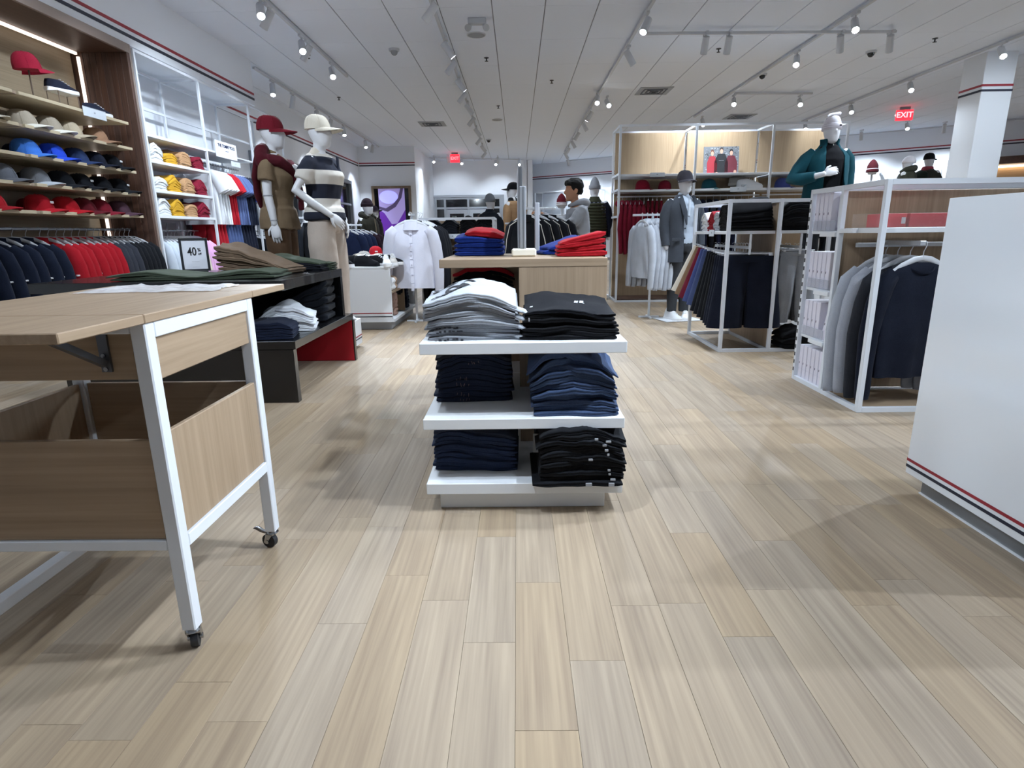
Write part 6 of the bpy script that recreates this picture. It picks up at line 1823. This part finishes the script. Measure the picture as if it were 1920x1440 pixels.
def mannequins():
    # 1. brown outfit, left, on the platform
    t = figure('mannequin', 'mannequin in brown polo with a maroon sweater over the shoulders and burgundy cap', 'mannequin', (-1.985, 5.12, .26), radians(92))
    aL = [(-.150, .0, 1.325), (-.178, .010, 1.19), (-.186, .010, 1.055), (-.190, -.010, .94), (-.195, -.022, .835)]
    aR = [(.150, .0, 1.325), (.185, .02, 1.19), (.190, .035, 1.09), (.150, -.08, 1.14), (.095, -.165, 1.21)]
    ra = [.042, .040, .036, .033, .025]
    me = body_mesh_fig(TORSO_F, [(aL, ra), (aR, ra)], hands=[(aL[-1], (-.05, -.10, -1), (1, .1, 0), -1, .35), (aR[-1], (-.7, -.2, .65), (-.2, .9, .2), 1, .6, .15)], name='mannequin_body')
    inst('body', me, MANNEQUIN, t)
    for z in (1.055,):
        part('joint_ring', MB().tube([(-.1858, .010, z - .004), (-.186, .010, z + .004)], [.0385, .0385], 16), plain('9a9ca2', .4), t)
    part('wrist_ring', MB().tube([(-.1935, -.020, .858), (-.1932, -.0195, .866)], [.0285, .0285], 14), plain('9a9ca2', .4), t)
    br = fabric('75644f', .14); mar = fabric('48131d', .18)
    sl = [([(-.12, .0, 1.345), (-.165, .004, 1.29), (-.188, .008, 1.225), (-.196, .010, 1.165)], [.050, .060, .060, .062]), ([(.12, .0, 1.345), (.165, .004, 1.29), (.190, .012, 1.225), (.195, .022, 1.165)], [.050, .060, .060, .062])]
    inst('polo_shirt', shirt_mesh(TORSO_F, sl, [(.795, .195, .150), (.80, .203, .156), (.88, .198, .152), (.96, .180, .138)], .030, 1.39, seed=3, wr=.009, name='polo_shirt'), br, t)
    inst('collar', collar_mesh(.055, .064, 1.375, .045), br, t)
    inst('trousers', trousers_mesh([(-.085, 0), (.085, 0)], .95, .022, .05, .01, seed=4), fabric('4f3c2c', .16), t)
    sw = MB().tube([(-.19, .02, 1.24), (-.175, .03, 1.32), (-.10, .055, 1.40), (0, .075, 1.42), (.10, .055, 1.40), (.175, .03, 1.32), (.19, .02, 1.24)], [.03, .052, .055, .058, .055, .052, .03], 12, side=(0, 1, 0), flat=1.0)
    sw.tube([(-.165, -.01, 1.325), (-.13, -.085, 1.32), (-.07, -.135, 1.27), (-.01, -.158, 1.205), (.02, -.162, 1.16)], [.05, .048, .042, .038, .034], 12)
    sw.tube([(.165, -.01, 1.325), (.13, -.085, 1.32), (.07, -.135, 1.27), (.03, -.158, 1.205), (.0, -.165, 1.15)], [.05, .048, .042, .038, .034], 12)
    sw.tube([(-.03, -.165, 1.19), (.01, -.185, 1.175), (.05, -.170, 1.17)], [.035, .045, .035], 12)
    sw.tube([(.03, -.172, 1.165), (.045, -.18, 1.08), (.05, -.175, 1.0), (.06, -.17, .95)], [.036, .04, .042, .038], 12, flat=.6)
    sw.tube([(-.0, -.175, 1.165), (-.01, -.182, 1.09), (-.02, -.178, 1.03)], [.034, .038, .036], 12, flat=.6)
    sw.tube([(-.13, .075, 1.36), (-.1, .11, 1.22), (-.06, .115, 1.08), (-.02, .11, .98)], [.05, .075, .08, .07], 12, flat=.45, side=(1, 0, 0))
    sw.tube([(.13, .075, 1.36), (.1, .11, 1.22), (.06, .115, 1.08), (.02, .11, .98)], [.05, .075, .08, .07], 12, flat=.45, side=(1, 0, 0))
    inst('draped_sweater', remeshed(sw, .009, 3, .006, 11, 5, 'draped_sweater'), mar, t)
    part('pin', MB().cyl((.055, -.208, 1.15), (.055, -.214, 1.15), .010, n=10), plain('e4e6ea', .4), t)
    head_cap(t, fabric('661522', .15), 1.568, .04, rz=.05)

    # 2. striped rugby shirt
    t = figure('mannequin', 'mannequin in navy and cream striped polo with cream cap and ecru trousers', 'mannequin', (-1.60, 5.12, .26), radians(80))
    aL = [(-.150, .0, 1.325), (-.205, .045, 1.20), (-.262, .100, 1.09), (-.22, -.02, .99), (-.150, -.125, .90)]
    aR = [(.150, .0, 1.325), (.185, .02, 1.19), (.192, .03, 1.06), (.175, -.04, .95), (.15, -.10, .86)]
    me = body_mesh_fig(TORSO_F, [(aL, ra), (aR, ra)], hands=[(aL[-1], (.55, -.45, -.55), (.3, .9, 0), -1, .25), (aR[-1], (-.3, -.35, -.8), (-.5, .8, 0), 1, .3)], name='mannequin_body')
    inst('body', me, MANNEQUIN, t)
    st = stripes('cbc6be', '151a2c', .215, .5, 'Z', .703)
    sl = [([(-.12, .0, 1.345), (-.165, .010, 1.29), (-.196, .035, 1.225), (-.215, .055, 1.165)], [.052, .064, .066, .070]), ([(.12, .0, 1.345), (.165, .004, 1.29), (.190, .012, 1.225), (.195, .022, 1.165)], [.052, .064, .066, .068])]
    inst('rugby_shirt', shirt_mesh(TORSO_F, sl, [(.862, .200, .158), (.868, .208, .164), (.90, .208, .163), (.96, .194, .150)], .036, 1.39, seed=8, wr=.010, name='rugby_shirt'), st, t)
    cream = fabric('cfc8ba', .1)
    inst('collar', collar_mesh(.056, .070, 1.375, .055, drop=.05, flare=.028), cream, t)
    part('placket', MB().box(-.016, .016, -.155, -.145, 1.20, 1.36, .002), fabric('1b1f30'), t, rot=(0, 0, 0))
    inst('trousers', trousers_mesh([(-.095, .0), (.095, .0)], .94, .036, .05, .03, seed=9, wr=.010), fabric('b5a99e', .1), t)
    part('drawstring', MB().tube([(-.03, -.150, .90), (-.07, -.165, .86), (-.11, -.155, .845), (-.14, -.14, .88)], .004, 6), fabric('1b1f30'), t)
    head_cap(t, cream, 1.568, .02, fabric('c6bfb1', .1), .05)
    part('visor_lining', MB().ell([(0, -.135, 1.566, .05, .03), (0, -.135, 1.5665, .05, .03)], 14), BLACKC, t)

    # 3. charcoal blazer
    t = figure('mannequin', 'mannequin in charcoal blazer and grey henley with white sneakers, standing on the floor', 'mannequin', (1.845, 6.84, .028), radians(14), .955)
    aL = [(-.165, .005, 1.335), (-.205, .012, 1.20), (-.215, .010, 1.06), (-.215, -.02, .94), (-.212, -.045, .82)]
    aR = ARM_DOWN(1)
    L3 = [(-.075, .0), (.085, .0)]
    me = body_mesh_fig(TORSO_M, [(aL, arm_r()), (aR, arm_r())], legs=L3, feet=False, hands=[(aR[-1], (0, -.2, -1), (-1, 0, 0), 1, .4)], name='mannequin_body')
    inst('body', me, MANNEQUIN, t)
    henley = fabric('9fa9b6', .1)
    inst('henley', shirt_mesh(TORSO_M, [], [(.83, .165, .118), (.90, .170, .122), (.98, .158, .114)], .014, 1.41, seed=12, wr=.006, name='henley'), henley, t)
    inst('collar', collar_mesh(.056, .064, 1.395, .05, drop=.03, flare=.016), henley, t)
    part('placket', MB().tube([(.004, -.130, 1.36), (.004, -.136, 1.28), (.004, -.134, 1.18)], [.013, .013, .013], 8, flat=.3, side=(1, 0, 0)), fabric('b4bdc8', .1), t)
    inst('trousers', trousers_mesh(L3, .93, .018, .07, -.008, seed=13), fabric('34363a', .2), t)
    ch = fabric('3a3e45', .16)
    rg = [(.66, .215, .150, .0), (.72, .214, .152, .0), (.82, .205, .148, .0), (.95, .192, .138, .0), (1.08, .188, .136, -.004), (1.20, .196, .142, -.008), (1.30, .196, .130, -.004), (1.345, .168, .105, .004), (1.385, .105, .082, .012), (1.42, .072, .066, .016)]
    gap = lambda z: ((-.95, .75) if z < 1.1 else (-.75, .62) if z < 1.33 else (-.7, .6)) if z < 1.40 else (-.9, .8)
    gap = lambda z: (-.18 - .30 * max(0, (z - .95)) / .4 if z > .95 else -.22, 1.05 - .25 * max(0, z - .9) / .5)
    slv = [([(-.14, .004, 1.345), (-.190, .008, 1.28), (-.215, .012, 1.19), (-.224, .008, 1.05), (-.222, -.022, .93), (-.218, -.042, .845)], [.056, .064, .064, .058, .052, .047]),
           ([(.14, .004, 1.345), (.190, .008, 1.28), (.218, .012, 1.19), (.228, .004, 1.05), (.230, -.022, .93), (.230, -.042, .845)], [.056, .064, .064, .058, .052, .047])]
    inst('blazer', open_jacket(rg, gap, slv, seed=14, name='blazer'), ch, t)
    lp = MB().tube([(-.070, -.075, 1.405), (-.085, -.128, 1.33), (-.062, -.158, 1.22), (-.030, -.155, 1.08)], [.016, .034, .036, .010], 10, flat=.22, side=(1, .2, 0))
    lp.tube([(.072, -.07, 1.405), (.10, -.115, 1.33), (.115, -.138, 1.22), (.118, -.135, 1.1)], [.016, .030, .030, .010], 10, flat=.22, side=(1, -.2, 0))
    part('lapel', lp, fabric('34383f', .16), t, 60)
    for z in (1.04, .93): part('button', MB().cyl((-.048, -.152, z), (-.048, -.158, z), .010, n=10), plain('1c1d20', .4), t)
    part('pocket_flap', MB().box(-.16, -.06, -.157, -.148, .90, .935, .003), ch, t, rot=(0, 0, -.25), loc=(.0, -.012, 0))
    head_cap(t, fabric('3c3a41', .14), 1.570, .05)
    for x, r in ((-.075, .15), (.085, -.55)):
        s = shoe(plain('e1e4e8', .5), plain('e6e8ea', .5), None, (x, -.03, -.024), r, parent=t, scale=1.08, kind='high')
        s.name = 'shoe'
        part('sock', MB().cyl((x, .025, .07), (x, .025, .14), .042, n=14), plain('dfe2e6', .8), t, 60)
    b = MB().box(-.24, .24, -.19, .19, -.026, -.018, .002).box(-.01, .01, .10, .12, -.02, .30, .001)
    part('stand_base', b, WHITE_METAL, t)

    # 4. teal jacket
    PH = .40
    p = thing('mannequin_platform', 'white plinth under the teal jacket mannequin', 'platform', (3.10, 6.22, 0))
    bx('deck', WHITE, p, -.35, .35, -.28, .28, .03, PH, .004); bx('plinth', plain('9b9fa4', .5), p, -.3, .3, -.23, .23, 0, .03)
    t = figure('mannequin', 'mannequin in open teal jacket over black tee with a white beanie', 'mannequin', (3.075, 6.22, PH), radians(-2), .985)
    aL = [(-.165, .005, 1.335), (-.245, .02, 1.22), (-.315, .015, 1.10), (-.225, -.11, 1.095), (-.115, -.205, 1.125)]
    aR = [(.165, .005, 1.335), (.200, .02, 1.20), (.212, .03, 1.06), (.200, -.01, .93), (.175, -.05, .82)]
    me = body_mesh_fig(TORSO_M, [(aL, arm_r()), (aR, arm_r())], hands=[(aL[-1], (.9, -.1, .28), (-.1, .9, -.3), 1, .55)], name='mannequin_body')
    inst('body', me, MANNEQUIN, t)
    inst('tee', shirt_mesh(TORSO_M, [], [(.80, .17, .122), (.90, .172, .124), (.98, .160, .116)], .014, 1.42, seed=21, name='tee'), fabric('0c0d11', .3), t)
    part('neckband', MB().ell([(0, .008, 1.395, .066, .060), (0, .004, 1.43, .060, .056), (0, .004, 1.432, .055, .05)], 20), fabric('0e0f14', .3), t, 70)
    part('print', MB().box(-.062, .058, -.150, -.140, 1.135, 1.141).box(-.035, .03, -.150, -.140, 1.118, 1.123), plain('8b8d93', .7), t)
    part('clip', MB().box(.005, .013, -.068, -.060, 1.40, 1.416, .002), plain('e6e8ea', .4), t)
    teal = fabric('12404a', .18)
    rg = [(.80, .200, .142, .0), (.84, .212, .150, .0), (.95, .208, .150, .0), (1.08, .206, .148, -.004), (1.20, .208, .148, -.008), (1.30, .200, .132, -.004), (1.345, .170, .108, .004), (1.385, .110, .085, .012), (1.42, .085, .078, .014), (1.465, .088, .082, .014)]
    gap = lambda z: (-.40 - .15 * (z > 1.36), .62 + .25 * (z < 1.0) + .2 * (z > 1.38))
    slv = [([(-.14, .004, 1.345), (-.205, .010, 1.28), (-.262, .020, 1.19), (-.318, .018, 1.10), (-.262, -.075, 1.088), (-.175, -.155, 1.108)], [.058, .072, .074, .070, .062, .048]),
           ([(.14, .004, 1.345), (.190, .010, 1.28), (.212, .022, 1.18), (.222, .026, 1.05), (.212, -.005, .93), (.196, -.03, .86)], [.058, .070, .070, .066, .060, .052])]
    inst('jacket', open_jacket(rg, gap, slv, seed=22, wr=.011), teal, t)
    inst('trousers', trousers_mesh([(-.09, 0), (.09, 0)], .94, .02, .06, .0, seed=23), fabric('0d0e12', .3), t)
    wb = fabric('d2cfd6', .08)
    b = head_beanie(t, wb, 1.560, (.080, .103), .135, True, cm=stripes('d6d3da', 'b9b5c0', .018, .6, 'Z', 0))
    part('fold', MB().tube([(-.062, -.01, 1.652), (-.030, -.045, 1.672), (.025, -.048, 1.690), (.058, -.012, 1.700), (.030, .03, 1.700), (-.015, .02, 1.692), (-.045, .0, 1.672)], [.012, .016, .017, .017, .017, .017, .012], 10), wb, b, 70)
    part('emblem', MB().box(.028, .048, -.112, -.104, 1.572, 1.588, .002), plain('3c3a44', .6), b, rot=(0, 0, 0))

    # 5. parka mannequin far left, 6. dark coat mannequin beyond it
    def simple(name, label, loc, rz, sc, top, topm, tr, sl_arm=None, hat=None, hatm=None, hood=False, seed=1, hem=.62, collar=True, extra=None, vox=.014):
        t = figure(name, label, 'mannequin', loc, rz, sc)
        aL, aR = sl_arm or (ARM_DOWN(-1), ARM_DOWN(1))
        me = body_mesh_fig(TORSO_M, [(aL, arm_r()), (aR, arm_r())], hands=[(aL[-1], (0, -.25, -1), (1, 0, 0), -1, .4), (aR[-1], (0, -.25, -1), (-1, 0, 0), 1, .4)], voxel=.013, name='mannequin_body')
        inst('body', me, MANNEQUIN, t)
        def slv(a): return ([(a[0][0] * .85, a[0][1], 1.345)] + [tuple(q) for q in a[1:-1]] + [tuple(Vector(a[-2]).lerp(Vector(a[-1]), .85))], [.06, .068, .064, .058, .05])
        inst(top, shirt_mesh(TORSO_M, [slv(aL), slv(aR)], [(hem, .215, .155), (hem + .1, .212, .152), (.86, .20, .145), (.97, .185, .135)], .034, 1.41, vox, .010, seed, top, neck=.066), topm, t)
        inst('trousers', trousers_mesh([(-.09, 0), (.09, 0)], .90, .02, .06, .0, vox, seed=seed + 1), tr, t)
        if hood: part('hood', MB().tube([(-.10, -.08, 1.37), (-.105, .0, 1.41), (-.07, .075, 1.43), (0, .105, 1.435), (.07, .075, 1.43), (.105, .0, 1.41), (.10, -.08, 1.37)], [.03, .045, .05, .055, .05, .045, .03], 10), topm, t, 70)
        elif collar: inst('collar', collar_mesh(.062, .072, 1.39, .05), topm, t)
        if hat == 'beanie': head_beanie(t, hatm)
        if hat == 'cap': head_cap(t, hatm)
        return t
    t = simple('mannequin', 'mannequin in olive parka and dark beanie beside the far video screen', (-2.24, 9.2, 0), radians(66), .905, 'parka', fabric('2c2b24', .2), fabric('8f857a', .12), hat='beanie', hatm=fabric('2a1f28'), hood=True, seed=31)
    part('drawcord', MB().tube([(-.03, -.16, 1.36), (-.035, -.185, 1.2), (-.03, -.18, 1.05)], .008, 6), fabric('7a6e5c'), t)
    simple('mannequin', 'mannequin in dark plum coat standing before the purple video screen', (-2.86, 12.3, 0), radians(66), .93, 'coat', fabric('191318', .25), fabric('16141a', .2), hat='cap', hatm=fabric('241b26'), hood=True, seed=33)
    simple('mannequin', 'mannequin in navy jacket and grey beanie seen before the far entrance', (-.43, 9.9, 0), radians(150), .955, 'jacket', fabric('12161f', .25), fabric('14161b', .2), hat='beanie', hatm=fabric('6d7278'), seed=35)
    t = simple('mannequin', 'mannequin in camel coat with black and white scarf behind the sign panel', (-.058, 10.0, .12), radians(240), .99, 'coat', fabric('9a7a5a', .14), fabric('1a1b1f', .2), hat='cap', hatm=BLACKC, seed=37)
    part('scarf', MB().ell([(0, .01, 1.38, .085, .085), (0, .005, 1.40, .095, .095), (0, 0, 1.44, .085, .088), (0, 0, 1.45, .07, .072)], 22), stripes('dcdde0', '111216', .05, .5, 'X', 0), t, 70)
    part('coat_tie', MB().tube([(-.14, .16, 1.3), (-.10, .185, 1.15), (-.11, .18, 1.0), (-.07, .175, .85)], [.03, .032, .03, .025], 10, flat=.5), fabric('8c6d50', .14), t, 70)
    p = thing('mannequin_platform', 'low white plinth under the camel coat mannequin', 'platform', (-.058, 10.0, 0)); bx('deck', WHITE, p, -.3, .3, -.15, .3, .02, .118, .004); bx('plinth', plain('9b9fa4', .5), p, -.25, .25, -.12, .25, 0, .02)
    # puffer vest, seen from behind
    t = figure('mannequin', 'mannequin in olive quilted vest and grey beanie seen from behind the person', 'mannequin', (1.165, 9.25, .07), radians(178), 1.0)
    me = body_mesh_fig(TORSO_M, [(ARM_DOWN(-1), arm_r()), (ARM_DOWN(1), arm_r())], voxel=.013, name='mannequin_body')
    inst('body', me, MANNEQUIN, t)
    sv = lambda s: ([(s * .15, .005, 1.335), (s * .20, .01, 1.24), (s * .222, .01, 1.10), (s * .228, -.01, .97), (s * .23, -.04, .86)], [.056, .062, .058, .052, .046])
    inst('checked_shirt', shirt_mesh(TORSO_M, [], [(.74, .185, .135), (.82, .188, .138), (.92, .178, .130)], .020, 1.38, .014, .006, 41, 'checked_shirt'), stripes('8d93a8', '1e2436', .06, .5, 'X', 0), t)
    for s in (-1, 1): part('sleeve', MB().tube(*sv(s), 14), fabric('161a2a', .2), t, 70)
    ol = fabric('3b3d2e', .16)
    for k in range(12):
        z = .84 + k * .0435
        w = .186 + .010 * sin(k * .5) - (.0 if z < 1.28 else (z - 1.28) * .45); d = .140 - (.0 if z < 1.28 else (z - 1.28) * .3)
        part('quilt_band', MB().ell([(0, 0, z - .022, w - .012, d - .012), (0, 0, z - .014, w, d), (0, 0, z, w + .008, d + .008), (0, 0, z + .014, w, d), (0, 0, z + .022, w - .012, d - .012)], 26), ol, t, 70)
    inst('collar', collar_mesh(.066, .08, 1.36, .075, gap=.3, flare=.03), ol, t)
    inst('trousers', trousers_mesh([(-.09, 0), (.09, 0)], .90, .02, .06, .0, .014, seed=42), fabric('14161c', .2), t)
    head_beanie(t, fabric('8a8d94', .12), 1.555, (.082, .103), .165, True, .25)
    p = thing('mannequin_platform', 'low white plinth under the quilted vest mannequin', 'platform', (1.165, 9.25, 0)); bx('deck', WHITE, p, -.22, .22, -.22, .22, .02, .068, .004); bx('plinth', plain('9b9fa4', .5), p, -.2, .2, -.2, .2, 0, .02)
    # far right pair on a plinth behind the racks
    p = thing('mannequin_platform', 'high white plinth under the two far right mannequins', 'platform', (7.15, 11.35, 0)); bx('deck', WHITE, p, -.8, .8, -.4, .4, .03, .62, .004); bx('plinth', plain('9b9fa4', .5), p, -.75, .75, -.35, .35, 0, .03)
    t = simple('mannequin', 'mannequin in olive coat and white beanie turned away beyond the right racks', (6.98, 11.2, .62), radians(215), .97, 'coat', fabric('34352c', .18), fabric('1a1b1f'), hat=None, hood=True, seed=43)
    head_beanie(t, fabric('d3d2d8', .08), 1.54, (.084, .106), .12, True)
    t = simple('mannequin', 'mannequin with black cap, red scarf and dark backpack beyond the right racks', (7.52, 11.5, .62), radians(120), 1.0, 'jacket', fabric('2a2b26', .18), fabric('1a1b1f'), hat='cap', hatm=BLACKC, seed=45)
    part('scarf', MB().ell([(0, .01, 1.36, .085, .085), (0, .005, 1.39, .10, .10), (0, 0, 1.44, .088, .09), (0, 0, 1.45, .07, .072)], 22), fabric('8a3a42', .2), t, 70)
    part('backpack', MB().ell([(.0, .20, .98, .10, .06), (0, .21, 1.02, .135, .085), (0, .21, 1.2, .14, .09), (0, .20, 1.32, .12, .075), (0, .19, 1.37, .06, .04)], 20), fabric('17201a', .2), t, 70)
mannequins()

def beanie_stands():
    for x, y, z, h, lab in ((.655, 9.0, 1.40, '5c1620', 'small maroon beanie on a slim stand beside the person'), (5.1, 9.0, 1.80, '4a1a20', 'small maroon beanie on a slim stand above the right rack')):
        s = thing('hat_stand', 'slim white hat stand under the %s' % ('beanie left of the person' if x < 2 else 'beanie right of the teal jacket mannequin'), 'stand', (x, y, 0))
        bx('base', WHITE, s, -.12, .12, -.12, .12, 0, .02)
        part('pole', MB().cyl((0, 0, .02), (0, 0, z - .04), .014, n=10), WHITE_METAL, s, 40)
        part('head_form', MB().ell([(0, 0, z - .06, .05, .05), (0, 0, z - .03, .062, .064), (0, 0, z, .066, .07), (0, 0, z + .06, .05, .055), (0, 0, z + .075, .02, .02)], 18), MANNEQUIN, s, 70)
        t = thing('beanie', lab, 'beanie', (x, y, z))
        part('knit', MB().ell([(0, 0, .0, .074, .078), (0, 0, .06, .070, .074), (0, 0, .11, .045, .048), (0, 0, .14, .018, .02), (0, 0, .145, .006, .006)], 22), fabric('%s' % h), t, 70)
        part('cuff', MB().ell([(0, 0, -.03, .076, .080), (0, 0, -.026, .080, .084), (0, 0, .0, .080, .084), (0, 0, .004, .075, .079)], 22), fabric('c9c4c6', .1) if x < 2 else fabric('%s' % h), t, 60)
        part('band', MB().ell([(0, 0, .010, .0765, .0805), (0, 0, .022, .0755, .0795)], 22), fabric('d3cdd0', .1), t, 60)
beanie_stands()

def person():
    t = figure('person', 'young person with dark hair in a light grey hoodie reaching out to a black jacket', 'person', (.76, 7.18, 0), radians(-84), .945)
    lean = lambda p: (p[0], p[1] - .10 * max(0, p[2] - .85) / .5, p[2])
    skin = fabric('a97c62', .06, 60, .6)
    aL = [(-.160, -.03, 1.31), (-.20, -.16, 1.20), (-.20, -.30, 1.17), (-.15, -.40, 1.235), (-.10, -.50, 1.285)]
    aR = [(.160, -.03, 1.31), (.205, -.14, 1.18), (.205, -.27, 1.12), (.16, -.38, 1.18), (.10, -.48, 1.24)]
    mb = MB()
    tor = [(z, rx, ry, cy - .06 * max(0, z - .85) / .5) for z, rx, ry, cy in TORSO_M]
    mb.ell([(0, cy, z, rx, ry) for z, rx, ry, cy in tor], 20)
    limb(mb, [(0, -.06, 1.35), (0, -.085, 1.41), (0, -.10, 1.47)], [.056, .051, .050])
    hd = [(x, y - .10, z, rx, ry) for x, y, z, rx, ry in HEAD]
    mb.ell(hd, 22)
    limb(mb, [(0, -.196, 1.565), (0, -.214, 1.535), (0, -.222, 1.522), (0, -.204, 1.508)], [.007, .011, .013, .009], 8)
    mb.ell([(0, -.19, 1.466, .012, .006), (0, -.195, 1.472, .022, .010), (0, -.194, 1.480, .022, .010), (0, -.188, 1.487, .010, .005)], 12)      # lips
    mb.ell([(0, -.185, 1.425, .018, .014), (0, -.188, 1.437, .024, .020), (0, -.18, 1.452, .02, .014)], 12)                                     # chin
    for s in (-1, 1):
        mb.ell([(s * .028, -.183, 1.580, .026, .012), (s * .028, -.187, 1.588, .026, .012), (s * .028, -.18, 1.597, .02, .008)], 10)             # brows
        mb.ell([(s * .076, -.095, 1.505, .006, .012), (s * .080, -.092, 1.525, .010, .020), (s * .081, -.088, 1.550, .010, .022), (s * .078, -.09, 1.566, .006, .012)], 10)   # ears
    for x, y in ((-.09, .06), (.09, -.06)):
        s = 1 if x > 0 else -1
        limb(mb, [(s * .080, 0, .86), (x, y * .3 - .008, .66), (x, y * .6 - .012, .46), (x, y * .8 + .012, .30), (x, y + .02, .09)], [.088, .075, .054, .050, .034])
    for a in (aL, aR): limb(mb, a, arm_r())
    ex = MB()
    hand(ex, aL[-1], (.25, -.9, .1), (.5, .1, -.8), -1, .75)
    hand(ex, aR[-1], (-.2, -.9, .15), (-.5, .1, -.8), 1, .75)
    inst('body', remeshed(mb, .0075, 2, name='person_body', extra=ex), skin, t)
    # eyes and eyebrows
    for s in (-1, 1):
        e = part('eye', MB().ell([(s * .029, -.183, 1.556, .004, .003), (s * .029, -.184, 1.560, .012, .006), (s * .029, -.184, 1.565, .012, .006), (s * .029, -.183, 1.569, .004, .003)], 10), plain('2a211d', .3), t, 70)
        part('eyebrow', MB().tube([(s * .012, -.197, 1.584), (s * .03, -.196, 1.590), (s * .046, -.182, 1.585)], [.003, .0045, .003], 6), fabric('17120f'), t)
    # short dark hair with a fringe
    hr = MB()
    hr.ell([(0, -.075, 1.50, .066, .066), (0, -.078, 1.54, .080, .088), (0, -.088, 1.59, .085, .108), (0, -.094, 1.635, .080, .108), (0, -.096, 1.67, .060, .085), (0, -.096, 1.692, .03, .05)], 22)
    hr.ell([(0, -.165, 1.60, .066, .040), (0, -.172, 1.625, .074, .048), (0, -.16, 1.655, .062, .045), (0, -.15, 1.675, .03, .025)], 18)
    hm = remeshed(hr, .007, 1, .010, 34, 3, 'hair', aniso=(1, .35, .5))
    for v in hm.vertices:   # clear the face
        if v.co.y < -.15 and v.co.z < 1.602: v.co.y = -.15 + (v.co.y + .15) * .1; v.co.z = max(v.co.z, 1.595)
    inst('hair', hm, fabric('14110f', .35, 160, .7), t)
    gy = fabric('8f9196', .12)
    sl = lambda a: ([(a[0][0] * .8, a[0][1] + .01, 1.325), a[0], a[1], a[2], a[3], tuple(Vector(a[3]).lerp(Vector(a[4]), .75))], [.055, .070, .068, .064, .055, .044])
    inst('hoodie', shirt_mesh(tor, [sl(aL), sl(aR)], [(.76, .165, .125), (.80, .190, .145), (.90, .192, .146), (.98, .182, .138)], .030, 1.385, .010, .010, 61, 'hoodie', neck=.075), gy, t)
    part('hood', MB().tube([(-.07, -.155, 1.37), (-.095, -.08, 1.40), (-.085, .0, 1.415), (-.04, .045, 1.40), (.04, .045, 1.40), (.085, .0, 1.415), (.095, -.08, 1.40), (.07, -.155, 1.37)], [.018, .032, .044, .052, .052, .044, .032, .018], 12), gy, t, 70)
    inst('trousers', trousers_mesh([(-.09, .06), (.09, -.06)], .90, .02, .05, .0, .012, seed=62), fabric('1a1c22', .2), t)
    for x, y in ((-.09, .06), (.09, -.06)):
        s = shoe(fabric('1b1c20'), plain('d9dade', .5), None, (x, y - .03, 0), 0, parent=t, scale=1.0, kind='low'); s.name = 'shoe'
    # the jacket being hung
    hung('jacket', fabric('111319', .25), 'black jacket held up by the person in the grey hoodie', (.245, 7.16, 1.23), .55, None, scale=1.0)
person()

bpy.data.scenes.remove(SCRATCH)
